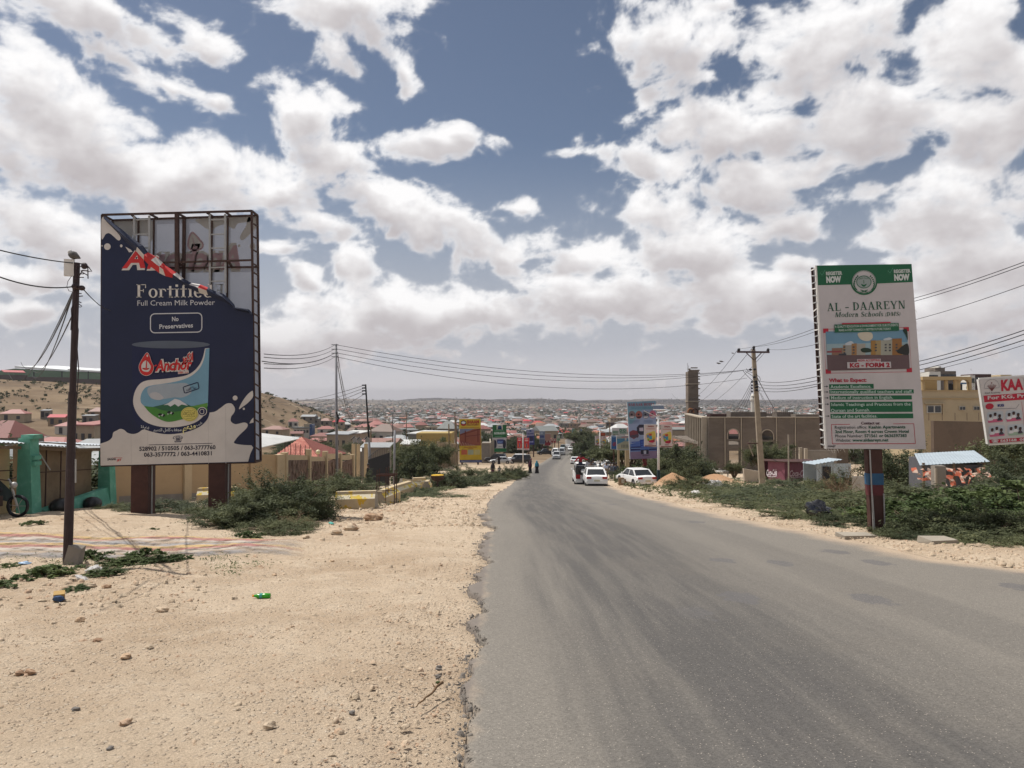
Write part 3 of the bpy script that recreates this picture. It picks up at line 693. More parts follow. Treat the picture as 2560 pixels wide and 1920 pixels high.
 lay(Z2, spl([(150, 1332), (240, 1300), (285, 1258), (298, 1205), (340, 1180), (380, 1162), (425, 1175), (460, 1205), (520, 1221), (580, 1208), (640, 1165)], 4, False) + [(1000, 1100), (1380, 990)] +
  spl([(1395, 975), (1470, 962), (1540, 915), (1600, 872), (1660, 872), (1697, 925), (1688, 975), (1655, 1020), (1652, 1075), (1705, 1108), (1800, 1088), (1843, 1108), (1830, 1155), (1750, 1232), (1702, 1290), (1690, 1326), (1780, 1345), (1912, 1351)], 4, False) + [(1908, 1376), (1872, 1455), (1850, 1538), (152, 1584)], CREAM, 1, mb)
 lay(Z2, spl([(1744, 935), (1770, 870), (1830, 780), (1890, 727), (1905, 735), (1902, 800), (1840, 868), (1790, 905)], 4), CREAM, 1, mb)
 lay(Z2, ell(1700, 806, 28), CREAM, 1, mb); lay(Z2, ell(1800, 931, 13), CREAM, 1, mb); lay(Z2, [(1864, 1100), (1885, 1058), (1910, 1032), (1912, 1088)], CREAM, 1, mb)
 for x, y0 in ((500, 1235), (692, 1200), (1388, 1010), (1588, 900)): lay(Z2, [(x, y0), (x + 5, y0), (x + 9, 1560), (x + 4, 1560)], ink(178, 172, 168), 1.6, mb)
 mb.build("milk_splash_print", sheet)
 CN = ink(27, 34, 66); mb = MB()
 can = [(514, 190), (1410, 190), (1408, 960)] + spl([(1405, 985), (1380, 1052), (1300, 1132), (1150, 1195), (960, 1223), (800, 1208), (620, 1150), (545, 1062), (516, 980)], 4, False)
 lay(Z2, can, CN, 2, mb); lay(Z2, ell(962, 192, 449, 44, 36), ink(84, 92, 104), 4, mb)
 lay(Z2, [(1404, 232)] + spl([(1354, 236), (1330, 340), (1290, 425), (1225, 498), (1140, 545), (1020, 570), (850, 590), (700, 602), (610, 640), (550, 730), (528, 850), (560, 960), (640, 1060), (760, 1118), (900, 1142), (1050, 1138), (1200, 1105), (1300, 1050), (1388, 950)], 4, False), CREAM, 3, mb)
 lay(Z2, [(1406, 232)] + spl([(1362, 245), (1345, 350), (1300, 455), (1215, 540), (1110, 592), (980, 625), (860, 645), (700, 672), (642, 720), (615, 790), (620, 860), (665, 905)], 4, False) + [(1000, 960), (1388, 900)], ink(108, 148, 168), 4, mb)
 lay(Z2, spl([(700, 690), (850, 650), (1000, 640), (1150, 640), (1200, 740), (1100, 800), (1000, 800), (850, 820), (720, 790)], 4), ink(150, 160, 168), 5, mb)
 lay(Z2, spl([(720, 760), (800, 740), (880, 800), (830, 830), (740, 810)], 4), ink(172, 172, 174), 6, mb)
 lay(Z2, spl([(655, 898), (800, 912), (960, 900), (1170, 900), (1290, 888), (1386, 862)], 4, False) + spl([(1386, 945), (1240, 1010), (1080, 1055), (950, 1080), (860, 1062), (760, 1005), (690, 945)], 4, False), ink(66, 122, 52), 6, mb)
 lay(Z2, [(760, 908), (850, 888), (930, 865), (1010, 818), (1060, 830), (1130, 872), (1190, 895), (1180, 945), (1000, 965), (860, 945)], ink(46, 92, 62), 7, mb)
 lay(Z2, [(880, 888), (940, 862), (1010, 815), (1062, 828), (1130, 870), (1160, 895), (1090, 880), (1050, 905), (1010, 875), (960, 905), (930, 885)], ink(196, 196, 198), 8, mb)
 lay(Z2, [(1190, 905), (1300, 880), (1386, 862), (1386, 905), (1280, 915)], ink(88, 138, 62), 8, mb)
 for x, y in ((860, 1000), (962, 975)):
  for dx, dy, rx, ry, cc in ((-18, -4, 24, 13, (24, 26, 30)), (6, 2, 20, 12, (200, 200, 200)), (26, 6, 14, 12, (24, 26, 30)), (-30, 16, 4, 10, (210, 210, 210)), (20, 20, 4, 10, (30, 30, 30))): lay(Z2, ell(x + dx, y + dy, rx, ry, 10), ink(*cc), 9, mb)
 lay(Z2, ell(1325, 962, 56, 52, 20), CREAM, 9, mb); lay(Z2, ell(1325, 962, 48, 44, 20), CN, 10, mb); Z2.ring(mb, ell(1325, 962, 30, 30, 14, 40, 320), 6, CREAM, 21)
 lay(Z2, ell(1180, 992, 98, 82, 28), ink(196, 184, 98), 11, mb); Z2.ring(mb, ell(1180, 992, 88, 72, 28), 3, ink(120, 108, 60), 22)
 for k, (a, b, h) in enumerate(((1130, 1225, 9), (1115, 1245, 14), (1105, 1240, 17), (1120, 1245, 14), (1140, 1220, 8))):
  Z2.text(mb, arabic(["القيمة", "الغذائية", "المضافة", "يوميا بالحليب", "طبيعي"][k]), a, 955 + k * 22, b, 950 + k * 22, h, ink(70, 62, 40), 22)
 st = [(1100, 685), (1115, 672), (1262, 624), (1280, 626), (1292, 690), (1284, 704), (1136, 754), (1116, 750)]
 Z2.ring(mb, st, 11, CN, 17); Z2.text(mb, arabic("بدون"), 1162, 702, 1222, 682, 22, CN, 17); Z2.text(mb, arabic("مواد حافظة"), 1140, 732, 1256, 694, 22, CN, 17)
 mb.build("tin_print", sheet)
 mb = MB(); dr = [(695, 288), (720, 320), (745, 395), (768, 450), (745, 520), (685, 548), (625, 520), (600, 450), (625, 380), (668, 310)]
 lay(Z2, spl([(x + (x - 688) * .05, y + (y - 430) * .04) for x, y in dr], 4), CREAM, 11, mb); lay(Z2, spl(dr, 4), RED, 12, mb)
 lay(Z2, spl([(688, 375), (722, 415), (738, 450), (715, 500), (680, 505), (640, 490), (628, 440), (650, 395)], 4), CREAM, 13, mb)
 lay(Z2, [(690, 340), (700, 342), (692, 470), (676, 470)], RED, 14, mb); Z2.ring(mb, ell(682, 452, 42, 34, 14, 20, 165), 10, RED, 25); lay(Z2, ell(697, 322, 9, 14, 12), CREAM, 13, mb)
 for off, mm, l in ((.11, CREAM, 21), (.035, RED, 22)): Z2.text(mb, "Anchor", 786, 497, 1200, 474, 118, mm, l, off, slant=(.16, -1))
 for off, mm, l in ((.12, CREAM, 21), (.045, RED, 22)): Z2.text(mb, arabic("انكور"), 1092, 392, 1222, 372, 84, mm, l, off)
 lay(Z2, [(1048, 500), (1172, 490), (1172, 522), (1048, 532)], CREAM, 11, mb); Z2.text(mb, "1886 " + arabic("منذ"), 1054, 526, 1166, 518, 22, RED, 23)
 lay(Z2, [(770, 438), (800, 420), (806, 432), (786, 446)], RED, 12, mb)
 # A of the big name, part of it lost in the fold
 for off, mm, l in ((.10, CREAM, 12), (.03, RED, 13)): Z1.text(mb, "A", 402, 782, 672, 778, 212, mm, l, off, slant=(.28, -1))
 for off, mm, l in ((.10, CREAM, 12), (.03, RED, 13)): Z1.text(mb, "n", 690, 790, 800, 786, 190, mm, l, off, slant=(.28, -1))
 mb.build("brand_lettering", sheet)
 mb = MB(); W1 = ink(190, 190, 192)
 Z1.text(mb, "Fortified", 566, 1126, 1452, 1122, 152, ink(205, 200, 192), 13, font='serif')
 Z1.text(mb, "Full Cream Milk Powder", 577, 1220, 1468, 1210, 60, W1, 13, .0)
 Z1.ring(mb, [(x, y - (x - 725) * .018) for x, y in rrect(722, 1308, 1324, 1538, 55)], 11, W1, 13)
 Z1.text(mb, "No", 975, 1398, 1050, 1395, 50, W1, 13, .02); Z1.text(mb, "Preservatives", 830, 1486, 1216, 1468, 50, W1, 13, .02)
 K = ink(36, 36, 52)
 Z2.text(mb, "\u260e", 985, 1308, 1100, 1304, 54, CN, 13); Z2.line(mb, (708, 1346), (1440, 1327), 6, K, 13)
 Z2.text(mb, "528902 / 510505 / 063-3777760", 598, 1414, 1476, 1395, 46, K, 13, .025); Z2.text(mb, "063-3577772 / 063-4410831", 652, 1482, 1432, 1464, 46, K, 13, .025)
 Z2.text(mb, "SAGAL", 230, 1524, 335, 1518, 26, K, 13, .03, .2); Z2.text(mb, "JET", 338, 1534, 395, 1530, 24, RED, 13, .03, .2); Z2.line(mb, (300, 1494), (404, 1494), 4, RED, 13)
 Z2.text(mb, arabic("مجفف كامل الدسم"), 765, 1190, 1086, 1186, 36, ink(200, 200, 200), 16, .01); Z2.text(mb, arabic("مدعم"), 1100, 1185, 1250, 1150, 60, ink(214, 206, 150), 16, .04)
 Z2.text(mb, arabic("حليب"), 1258, 1130, 1325, 1102, 30, ink(200, 200, 200), 16, .01); Z2.text(mb, "2.5 " + arabic("كغم"), 620, 1145, 712, 1165, 26, ink(200, 200, 200), 16, .02)
 mb.build("lettering", sheet)
milk_billboard()
# ---------------------------------------------------------------- school billboard
def school_billboard():
 D = 15.75; c = P(2196, 1330, D)
 t = thing("billboard", "white school billboard headed by a green band on one brown steel post", "billboard", gp(c.x, D + .1))
 n = (-.06, -1, 0); o = Vector((c.x, D, 0))
 Z = Sheet(o, n, (2000, 640, .3014), .0025); Z.up = (.075 / 1, -1)
 Z.up = Vector((-.085 * 0 + .0, -1)); Z.up = (-.058, -1)
 Wh, Gr, Rd, Dk = ink(186, 180, 180), ink(30, 92, 62), ink(170, 40, 58), ink(58, 66, 66)
 TL, TR, BR_, BL = (131, 79), (925, 66), (1046, 1603), (215, 1598)
 nb = Vector(n).normalized() * -.26
 f = [Z.at(*p) for p in (TL, TR, BR_, BL)]; mb = MB(); mb.geo(f, [(0, 1, 2, 3)], Wh); panel = mb.build("front_sheet", t)
 edge = mat("white_vinyl", (.72, .70, .66), .6, .1, 4)
 mb = MB(); mb.geo([f[0], f[1], f[1] + nb * .12, f[0] + nb * .12], [(0, 1, 2, 3)], edge); mb.geo([f[2], f[3], f[3] + nb * .12, f[2] + nb * .12], [(0, 1, 2, 3)], edge)
 mb.geo([f[0] + nb, f[1] + nb, f[2] + nb, f[3] + nb], [(3, 2, 1, 0)], Wh); mb.geo([f[1], f[1] + nb * .9, f[2] + nb * .9, f[2]], [(0, 1, 2, 3)], edge); mb.build("back_sheet", t)
 # frame with ragged ties along the open left side
 mb = MB()
 for k in (0, 1): mb.bar(f[0] + nb * (.03 + .9 * k), f[3] + nb * (.03 + .9 * k), .035, .035, edge if k == 0 else m_rust)
 mb.build("side_frame", t)
 for k in range(27):
  a = f[0].lerp(f[3], (k + .4) / 27); mb = MB()
  mb.bar(a + nb * .05 + Vector((-.02, 0, random.uniform(-.02, .02))), a + nb * .95 + Vector((-.015, 0, random.uniform(-.03, .03))), .018, .022, m_galv if k % 3 else edge); mb.build("tie", t)
 mb = MB()
 for k in range(30):
  a = f[3].lerp(f[2], random.random() * .35) if k % 2 else f[1].lerp(f[2], random.uniform(.2, .9)); d = Vector((random.uniform(-.02, .05), 0, -random.uniform(.02, .09)))
  mb.tube([a, a + d * .6, a + d], .0025, 3, edge)
 mb.build("frayed_threads", t)
 mb = MB(); Z.poly(mb, [TL, TR, (937, 216), (640, 229), (430, 236), (140, 243)], Gr, 1)
 Z.poly(mb, ell(530, 216, 111, 108, 36), Gr, 2); Z.poly(mb, ell(530, 214, 99, 94, 36), Wh, 3); Z.ring(mb, ell(530, 214, 96, 91, 36), 3, Gr, 4)
 Z.poly(mb, ell(528, 216, 66, 56, 28), ink(150, 160, 156), 4); Z.ring(mb, ell(528, 216, 62, 52, 28), 5, Gr, 5)
 Z.text(mb, arabic("مدرسة دارين"), 488, 190, 570, 187, 14, Gr, 6); Z.poly(mb, spl([(505, 232), (528, 240), (552, 230), (540, 250), (528, 256), (514, 250)], 3), Gr, 6); Z.line(mb, (526, 200), (528, 228), 5, Gr, 6)
 for sg in (-1, 1):
  for k in range(9):
   a = R(118 + k * 14) if sg < 0 else R(62 - k * 14); a = -a; x, y = 530 + 82 * math.cos(a) * 1.0, 214 - 79 * math.sin(a) * -1
   x, y = 530 + sg * 82 * math.cos(R(-38 + k * 11)), 214 - 80 * math.sin(R(-52 + k * 11)); Z.poly(mb, [(x - 9, y + 6), (x + sg * 3, y - 9), (x + 9, y + 1), (x + sg * 1, y + 8)], Gr, 5)
 Z.line(mb, (500, 302), (560, 282), 7, Gr, 5); Z.line(mb, (560, 302), (500, 282), 7, Gr, 5)
 for x, y, x2 in ((215, 160, 350), (778, 142, 917)):
  Z.text(mb, "REGISTER", x, y, x2, y - 6, 27, ink(186, 192, 186), 3, .05); Z.text(mb, "NOW", x + 3, y + 60, x2 - 8, y + 55, 46, ink(196, 200, 196), 3, .07)
  Z.line(mb, (x - 48, y - 20), (x - 32, y + 2), 7, ink(70, 130, 100), 3); Z.line(mb, (x - 34, y + 2), (x - 8, y - 44), 6, ink(70, 130, 100), 3)
  Z.ring(mb, ell(x - 34, y - 10, 22, 22, 14), 3, ink(60, 110, 84), 3)
 mb.build("header_print", panel)
 mb = MB(); G2 = ink(38, 82, 62)
 Z.text(mb, "AL - DAAREYN", 226, 458, 872, 436, 66, G2, 3, font='serif'); Z.text(mb, "Modern Schools", 290, 507, 690, 500, 40, G2, 3, font='serif', shear=.2); Z.text(mb, "(DMS)", 708, 500, 832, 496, 34, G2, 3, font='serif', shear=.2)
 mb.build("name_lettering", panel)
 # picture of the school
 mb = MB(); Z.ring(mb, [(194, 606), (902, 590), (926, 962), (214, 974)], 4, Rd, 1)
 for x, y, w_, h in ((190, 602, 44, 36), (857, 590, 45, 34), (211, 940, 44, 36), (882, 928, 45, 36)): Z.poly(mb, [(x, y), (x + w_, y - 1), (x + w_ + 2, y + h), (x + 2, y + h + 1)], Rd, 2)
 Z.poly(mb, [(212, 628), (884, 612), (902, 830), (222, 836)], ink(104, 140, 162), 3); Z.poly(mb, [(216, 730), (893, 715), (902, 830), (222, 836)], ink(140, 162, 168), 4)
 Z.poly(mb, spl([(480, 640), (585, 634), (600, 680), (560, 706), (500, 690)], 4), ink(186, 178, 160), 5); Z.poly(mb, spl([(370, 730), (420, 706), (445, 730), (400, 745)], 4), ink(180, 186, 190), 5); Z.poly(mb, spl([(690, 690), (740, 676), (760, 690), (710, 702)], 4), ink(180, 186, 190), 5)
 Z.poly(mb, [(222, 820), (902, 818), (908, 936), (228, 952)], ink(96, 78, 80), 5)
 for x0, x1, y0, y1, cc in ((262, 352, 765, 822, (128, 100, 84)), (355, 372, 742, 822, (150, 118, 82)), (372, 425, 742, 822, (140, 138, 130)), (425, 468, 728, 822, (146, 110, 72)), (468, 540, 730, 822, (150, 146, 136)), (585, 625, 702, 820, (146, 110, 60)), (625, 668, 702, 820, (150, 130, 92)), (668, 762, 700, 822, (150, 150, 138)), (762, 842, 686, 822, (138, 98, 58)), (842, 862, 740, 820, (150, 140, 110))): Z.poly(mb, [(x0, y0), (x1, y0 - 3), (x1, y1), (x0, y1)], ink(*cc), 6)
 for x, n_ in ((358, 3), (434, 3), (618, 3), (790, 3), (700, 3), (735, 3)):
  for k in range(n_): Z.poly(mb, [(x, 750 + k * 24 - (20 if x > 600 else 0)), (x + 16, 749 + k * 24 - (20 if x > 600 else 0)), (x + 16, 762 + k * 24 - (20 if x > 600 else 0)), (x, 763 + k * 24 - (20 if x > 600 else 0))], ink(70, 72, 76), 7)
 Z.poly(mb, spl([(500, 775), (530, 762), (575, 768), (592, 790), (560, 800), (515, 798)], 4), ink(36, 52, 40), 7); Z.poly(mb, [(222, 790), (340, 786), (342, 800), (222, 802)], ink(132, 56, 62), 7)
 Z.poly(mb, spl([(800, 790), (850, 745), (892, 730), (898, 816), (830, 812)], 4), ink(44, 46, 44), 8); Z.poly(mb, spl([(850, 615), (884, 612), (890, 700), (875, 660)], 4), ink(34, 54, 44), 8); Z.poly(mb, [(318, 812), (380, 808), (382, 824), (318, 824)], ink(60, 62, 70), 8)
 Z.poly(mb, [(344, 558), (748, 547), (748, 560), (344, 570)], Rd, 9); Z.poly(mb, [(282, 570), (814, 556), (818, 620), (284, 636)], Gr, 10)
 T2 = ink(176, 190, 182); Z.text(mb, "A QUALITY EDUCATION & ENVIRONMENT FOR OUR STUDENTS.", 286, 597, 810, 582, 19, T2, 12, .02); Z.text(mb, "MAKE A STEP TOWARDS A BETTER FUTURE TODAY.", 318, 626, 752, 613, 18, T2, 12, .02)
 Z.poly(mb, [(470, 856), (666, 852), (668, 880), (470, 882)], Wh, 8); Z.text(mb, "NOW ACCEPTING", 478, 877, 662, 873, 18, Rd, 10, .02); Z.poly(mb, [(388, 882), (750, 877), (752, 928), (390, 932)], Wh, 9)
 Z.text(mb, "KG - FORM 2", 410, 924, 742, 920, 34, ink(150, 34, 50), 11, .05)
 mb.build("school_picture_print", panel)
 mb = MB(); Z.text(mb, "What to Expect:", 240, 1046, 552, 1042, 29, ink(160, 32, 56), 3, .035)
 rows = [(240, 1062, 610, 1100, ["Academic Excellence."], (252, 590)), (242, 1108, 942, 1140, ["Internationally qualified teachers and staff."], (254, 932)), (244, 1157, 926, 1190, ["Medium of instruction in English."], (257, 770)),
   (248, 1209, 932, 1293, ["Islamic Teachings and Practices from the", "Quraan and Sunnah."], (260, 916)), (252, 1308, 938, 1346, ["State of the art facilities."], (262, 640))]
 for x0, y0, x1, y1, ls, (a, b) in rows:
  Z.poly(mb, [(x0, y0 + 2), (x1, y0 - 2), (x1 + 2, y1), (x0 + 2, y1 + 3)], Gr, 1); T3 = ink(176, 196, 186)
  h = 25; Z.text(mb, ls[0], a, y0 + 31 + (4 if y1 - y0 > 36 else 0), b, y0 + 27 + (4 if y1 - y0 > 36 else 0), h, T3, 3, .012)
  if len(ls) > 1: Z.text(mb, ls[1], a - 4, y0 + 84, 580, y0 + 80, h, T3, 3, .012)
  ya = y0 + 20; Z.line(mb, (x0 - 42, ya), (x0 - 12, ya), 4, Dk, 2); Z.poly(mb, [(x0 - 22, ya - 9), (x0 - 7, ya), (x0 - 22, ya + 9)], Dk, 2)
 Z.line(mb, (258, 1398), (414, 1396), 4, Rd, 2); Z.line(mb, (772, 1392), (944, 1391), 4, Rd, 2); Z.line(mb, (260, 1398), (268, 1558), 4, Rd, 2); Z.line(mb, (943, 1391), (957, 1556), 4, Rd, 2); Z.line(mb, (268, 1558), (957, 1556), 5, Rd, 2)
 Z.text(mb, "Contact us:", 506, 1397, 663, 1396, 22, ink(70, 36, 50), 3, .03)
 K, K2 = ink(64, 74, 74), ink(48, 88, 72)
 for y, a, x0, x1, b, x2 in ((1433, "Registration office:", 289, 555, "Kaahin Apartments", 874), (1505, "Phone Number:", 293, 520, "571561 or 0636597383", 884), (1541, "Website:", 296, 420, "www.aldaareyn.net", 733)):
  Z.text(mb, a, x0, y, x1, y - 2, 24, K, 3, .008); Z.text(mb, b, x1 + 14, y - 2, x2, y - 4, 24, K2, 3, .03)
 Z.text(mb, "2nd Floor, Room 4 across Crown Hotel", 291, 1469, 902, 1466, 24, K2, 3, .03); Z.text(mb, "SAGALJET", 230, 1584, 296, 1584, 14, ink(50, 50, 60), 3, .03, .2)
 mb.build("lettering", panel)
 # post: channel with angle irons, blue band
 pz = Vector(n).normalized(); b0, b1 = P(2168, 1124, D + .05), P(2205, 1124, D + .05); g0, g1 = P(2180, 1333, D + .05), P(2213, 1333, D + .05)
 g0.z -= .3; g1.z -= .3
 def lerp4(k): return b0.lerp(g0, k), b1.lerp(g1, k)
 def seg(nm, k0, k1, m, gx=0.0, dy=0.0):
  (a, b), (c_, d_) = lerp4(k0), lerp4(k1); v = Vector((0, .16, 0)); e = Vector((gx, 0, 0)); h = Vector((0, dy, 0))
  mb = Hx([c_ - e - h, d_ + e - h, d_ + e + v + h, c_ - e + v + h], [a - e - h, b + e - h, b + e + v + h, a - e + v + h], m); return mb.build(nm, t)
 seg("post", 0, .995, m_rust2); seg("blue_band", .245, .362, mat("blue_paint", (.025, .085, .17), .6, .2, 6), .012, .008)
 m_red = mat("dull_red_paint", (.10, .022, .026), .6, .25, 7); seg("red_band", .362, .47, m_red, .006, .004)
 for kx in (.13, .97):
  (a, b), (c_, d_) = lerp4(0 if kx < .5 else .45), lerp4(1.0); mb = Br(a.lerp(b, kx) + Vector((0, -.025, 0)), c_.lerp(d_, kx) + Vector((0, -.025, 0)), .02, .03, m_galv); mb.build("angle_iron", t)
 (a, b), (c_, d_) = lerp4(.45), lerp4(1.0); mb = Br(a.lerp(b, .13) + Vector((0, -.03, 0)), c_.lerp(d_, .22) + Vector((0, -.03, 0)), .025, .03, m_galv); mb.build("angle_iron", t)
school_billboard()
# ---------------------------------------------------------------- academy banner at the right edge of view
def academy_banner():
 D = 24.0; fr = (2280, 880, 280 / 1659); t = thing("billboard", "white and red academy billboard showing pupils, cut by the right edge of view", "billboard", gp(P(2640, 1100, D).x, D + .2))
 n = (-.25, -1, 0); Z = Sheet(P(2460, 1050, D), n, fr, .004); Z.up = (-.05, -1)
 Wh, Rd = ink(190, 184, 182), ink(172, 36, 58); x9 = 3200
 def xx(x, y): return (x, y - (x - 1000) * .065)
 mb = MB(); pts = [xx(1000, 405), xx(x9, 405), xx(x9 + 150, 1392), xx(1140, 1372)]; f = [Z.at(*p) for p in pts]; nb = Vector(n).normalized() * -.14
 mb.geo(f, [(0, 1, 2, 3)], Wh); panel = mb.build("front_sheet", t)
 mb = MB(); mb.geo([q + nb for q in f], [(3, 2, 1, 0)], Wh)
 for i in range(4): mb.bar(f[i] + nb * .5, f[(i + 1) % 4] + nb * .5, .09, .10, mat("white_vinyl", (.7, .7, .7)))
 mb.build("back_sheet", t)
 for px_ in (2700,): a = P(px_, 1090, D + .1); mb = Bx((a.x, D + .15, (a.z + H(a.x, D)) / 2), (.2, .2, a.z - H(a.x, D) + .6), m_rust2); mb.build("post", t)
 mb = MB(); q = lambda *p: [xx(*a) for a in p]
 Z.poly(mb, q((1058, 650), (x9 + 20, 650), (x9 + 40, 745), (1072, 750)), Rd, 1)
 Z.text(mb, "KAA", *xx(1322, 592), *xx(1650, 592), 150, Rd, 2, .05); Z.text(mb, "FI", *xx(1665, 592), *xx(1810, 592), 150, ink(30, 60, 50), 2, .05); Z.text(mb, "ACADEMY", *xx(1870, 592), *xx(2900, 592), 150, Rd, 2, .05)
 Z.text(mb, "For KG, Primary and Secondary", *xx(1120, 712), *xx(2700, 712), 50, ink(196, 186, 186), 3, .03)
 Z.ring(mb, q(*ell(1180, 530, 112, 115, 28, 170, 370)), 4, ink(90, 90, 96), 2)
 for k in range(7):
  a = -60 + k * 20; Z.line(mb, xx(1182, 590), xx(1182 + 75 * math.sin(R(a)), 575 - 85 * math.cos(R(a * .6))), 8, ink(112, 62, 62), 2)
 Z.poly(mb, q(*ell(1178, 470, 9, 11, 10)), ink(112, 62, 62), 3); Z.text(mb, "Kaafi Academy", *xx(1076, 628), *xx(1310, 628), 26, ink(70, 60, 66), 3, 0, .2)
 Z.poly(mb, q(*ell(1148, 815, 61, 45, 24)), Rd, 2); Z.text(mb, "KG", *xx(1268, 828), *xx(1362, 828), 34, ink(34, 46, 110), 3, .06); Z.line(mb, xx(1160, 858), xx(1545, 866), 5, ink(60, 70, 90), 2); Z.line(mb, xx(1545, 866), xx(1585, 808), 5, ink(60, 70, 90), 2); Z.line(mb, xx(1622, 775), xx(1690, 1330), 5, Rd, 2)
 for (x, y) in ((1110, 895), (1385, 895), (1135, 1105), (1415, 1105), (1690, 895), (1730, 1105), (2000, 895), (2040, 1105)):
  Z.poly(mb, q(*rrect(x, y, x + 240, y + 165, 34)), ink(176, 182, 188), 2); low = ink(186, 92, 122) if (x // 100) % 2 else ink(150, 170, 150)
  Z.poly(mb, q((x + 5, y + 120), (x + 120, y + 110), (x + 235, y + 128), (x + 232, y + 158), (x + 20, y + 164)), low, 3)
  for k, (dx, dy) in enumerate(((50, 62), (118, 44), (185, 72))):
   Z.poly(mb, q(*spl([(x + dx - 36, y + dy + 66), (x + dx - 14, y + dy + 26), (x + dx + 16, y + dy + 26), (x + dx + 36, y + dy + 64)], 3)), (ink(206, 204, 206), ink(206, 204, 206), ink(62, 54, 66))[k], 4)
   Z.poly(mb, q(*ell(x + dx, y + dy, 21, 27, 12)), ink(70, 48, 46), 5); Z.poly(mb, q(*ell(x + dx, y + dy - 10, 22, 17, 12, 180, 360)), ink(28, 24, 28), 6)
 Z.poly(mb, q((1140, 1308), (x9 + 130, 1308), (x9 + 140, 1362), (1150, 1362)), Rd, 1); Z.text(mb, "\u260e 563168  063-4427036  063-4421508", *xx(1180, 1352), *xx(2500, 1352), 34, ink(206, 200, 200), 3, .03)
 mb.build("lettering", panel)
academy_banner()
# ---------------------------------------------------------------- walls along the left
m_teal = mat("teal_paint", rgb(88, 150, 130), .8, .2, 2.0, .3, 30, col2=rgb(112, 160, 142), thr=(.5, .7))
m_beige = mat("beige_render", (.40, .285, .165), .9, .10, .9, .15, 30, col2=(.34, .245, .15), thr=(.5, .75), stretch=(1, 1, 2.2))
m_beige2 = mat("pale_beige_render", (.46, .36, .23), .9, .12, 1.5, .15, 30)
m_tan = mat("tan_wall", (.225, .165, .105), .9, .2, 1.2, .2, 20, col2=(.17, .125, .08))
m_clad = mat("stone_cladding", (.135, .085, .062), .9, .45, 2.2, .5, 14, stretch=(3, 3, .55), col2=(.21, .14, .10))
m_block = mat("grey_block", (.23, .205, .175), .92, .18, 1.6, .25, 20)
m_zinc = mat("zinc_sheet", (.50, .53, .56), .38, .14, 2.0, 0, 30, metal=.55)
m_black = mat("black_paint", (.012, .013, .018), .5, .2, 4)
m_conc = mat("concrete", (.30, .265, .215), .9, .16, 2.5, .3, 30)
m_yel = mat("worn_yellow_paint", (.44, .36, .24), .85, .14, 3.0, .15, 30, col2=(.48, .31, .04), thr=(.56, .60))
m_bark = mat("bark", (.16, .115, .075), .95, .3, 12)
def corr_sheet(mb, o, u, v, n, amp, m, th=.012):
 """corrugated sheet from o along u (ridges run along v)"""
 o, u, v = Vector(o), Vector(u), Vector(v); nn = u.cross(v).normalized(); vs = []
 for i in range(n + 1):
  a = o + u * i / n + nn * (amp if i % 2 else -amp); vs += [a, a + v]
 b = len(vs); vs += [p + nn * -th for p in vs]
 fs = []
 for i in range(n):
  q = (2 * i, 2 * i + 2, 2 * i + 3, 2 * i + 1); fs += [q, tuple(b + k for k in reversed(q))]
 mb.geo(vs, fs, m)
def wall_run(mb, a, b, h0, h1, th, m, sink=.4, n=3):
 a, b = Vector(a), Vector(b); d = (b - a).normalized(); nrm = Vector((-d.y, d.x, 0)) * th / 2
 for i in range(n):
  p, q = a.lerp(b, i / n), a.lerp(b, (i + 1) / n); hp, hq = h0 + (h1 - h0) * i / n, h0 + (h1 - h0) * (i + 1) / n
  zp, zq = H(p.x, p.y), H(q.x, q.y)
  bot = [(p.x - nrm.x, p.y - nrm.y, zp - sink), (q.x - nrm.x, q.y - nrm.y, zq - sink), (q.x + nrm.x, q.y + nrm.y, zq - sink), (p.x + nrm.x, p.y + nrm.y, zp - sink)]
  top = [(*bot[0][:2], zp + hp), (*bot[1][:2], zq + hq), (*bot[2][:2], zq + hq), (*bot[3][:2], zp + hp)]
  mb.hexa(bot, top, m)
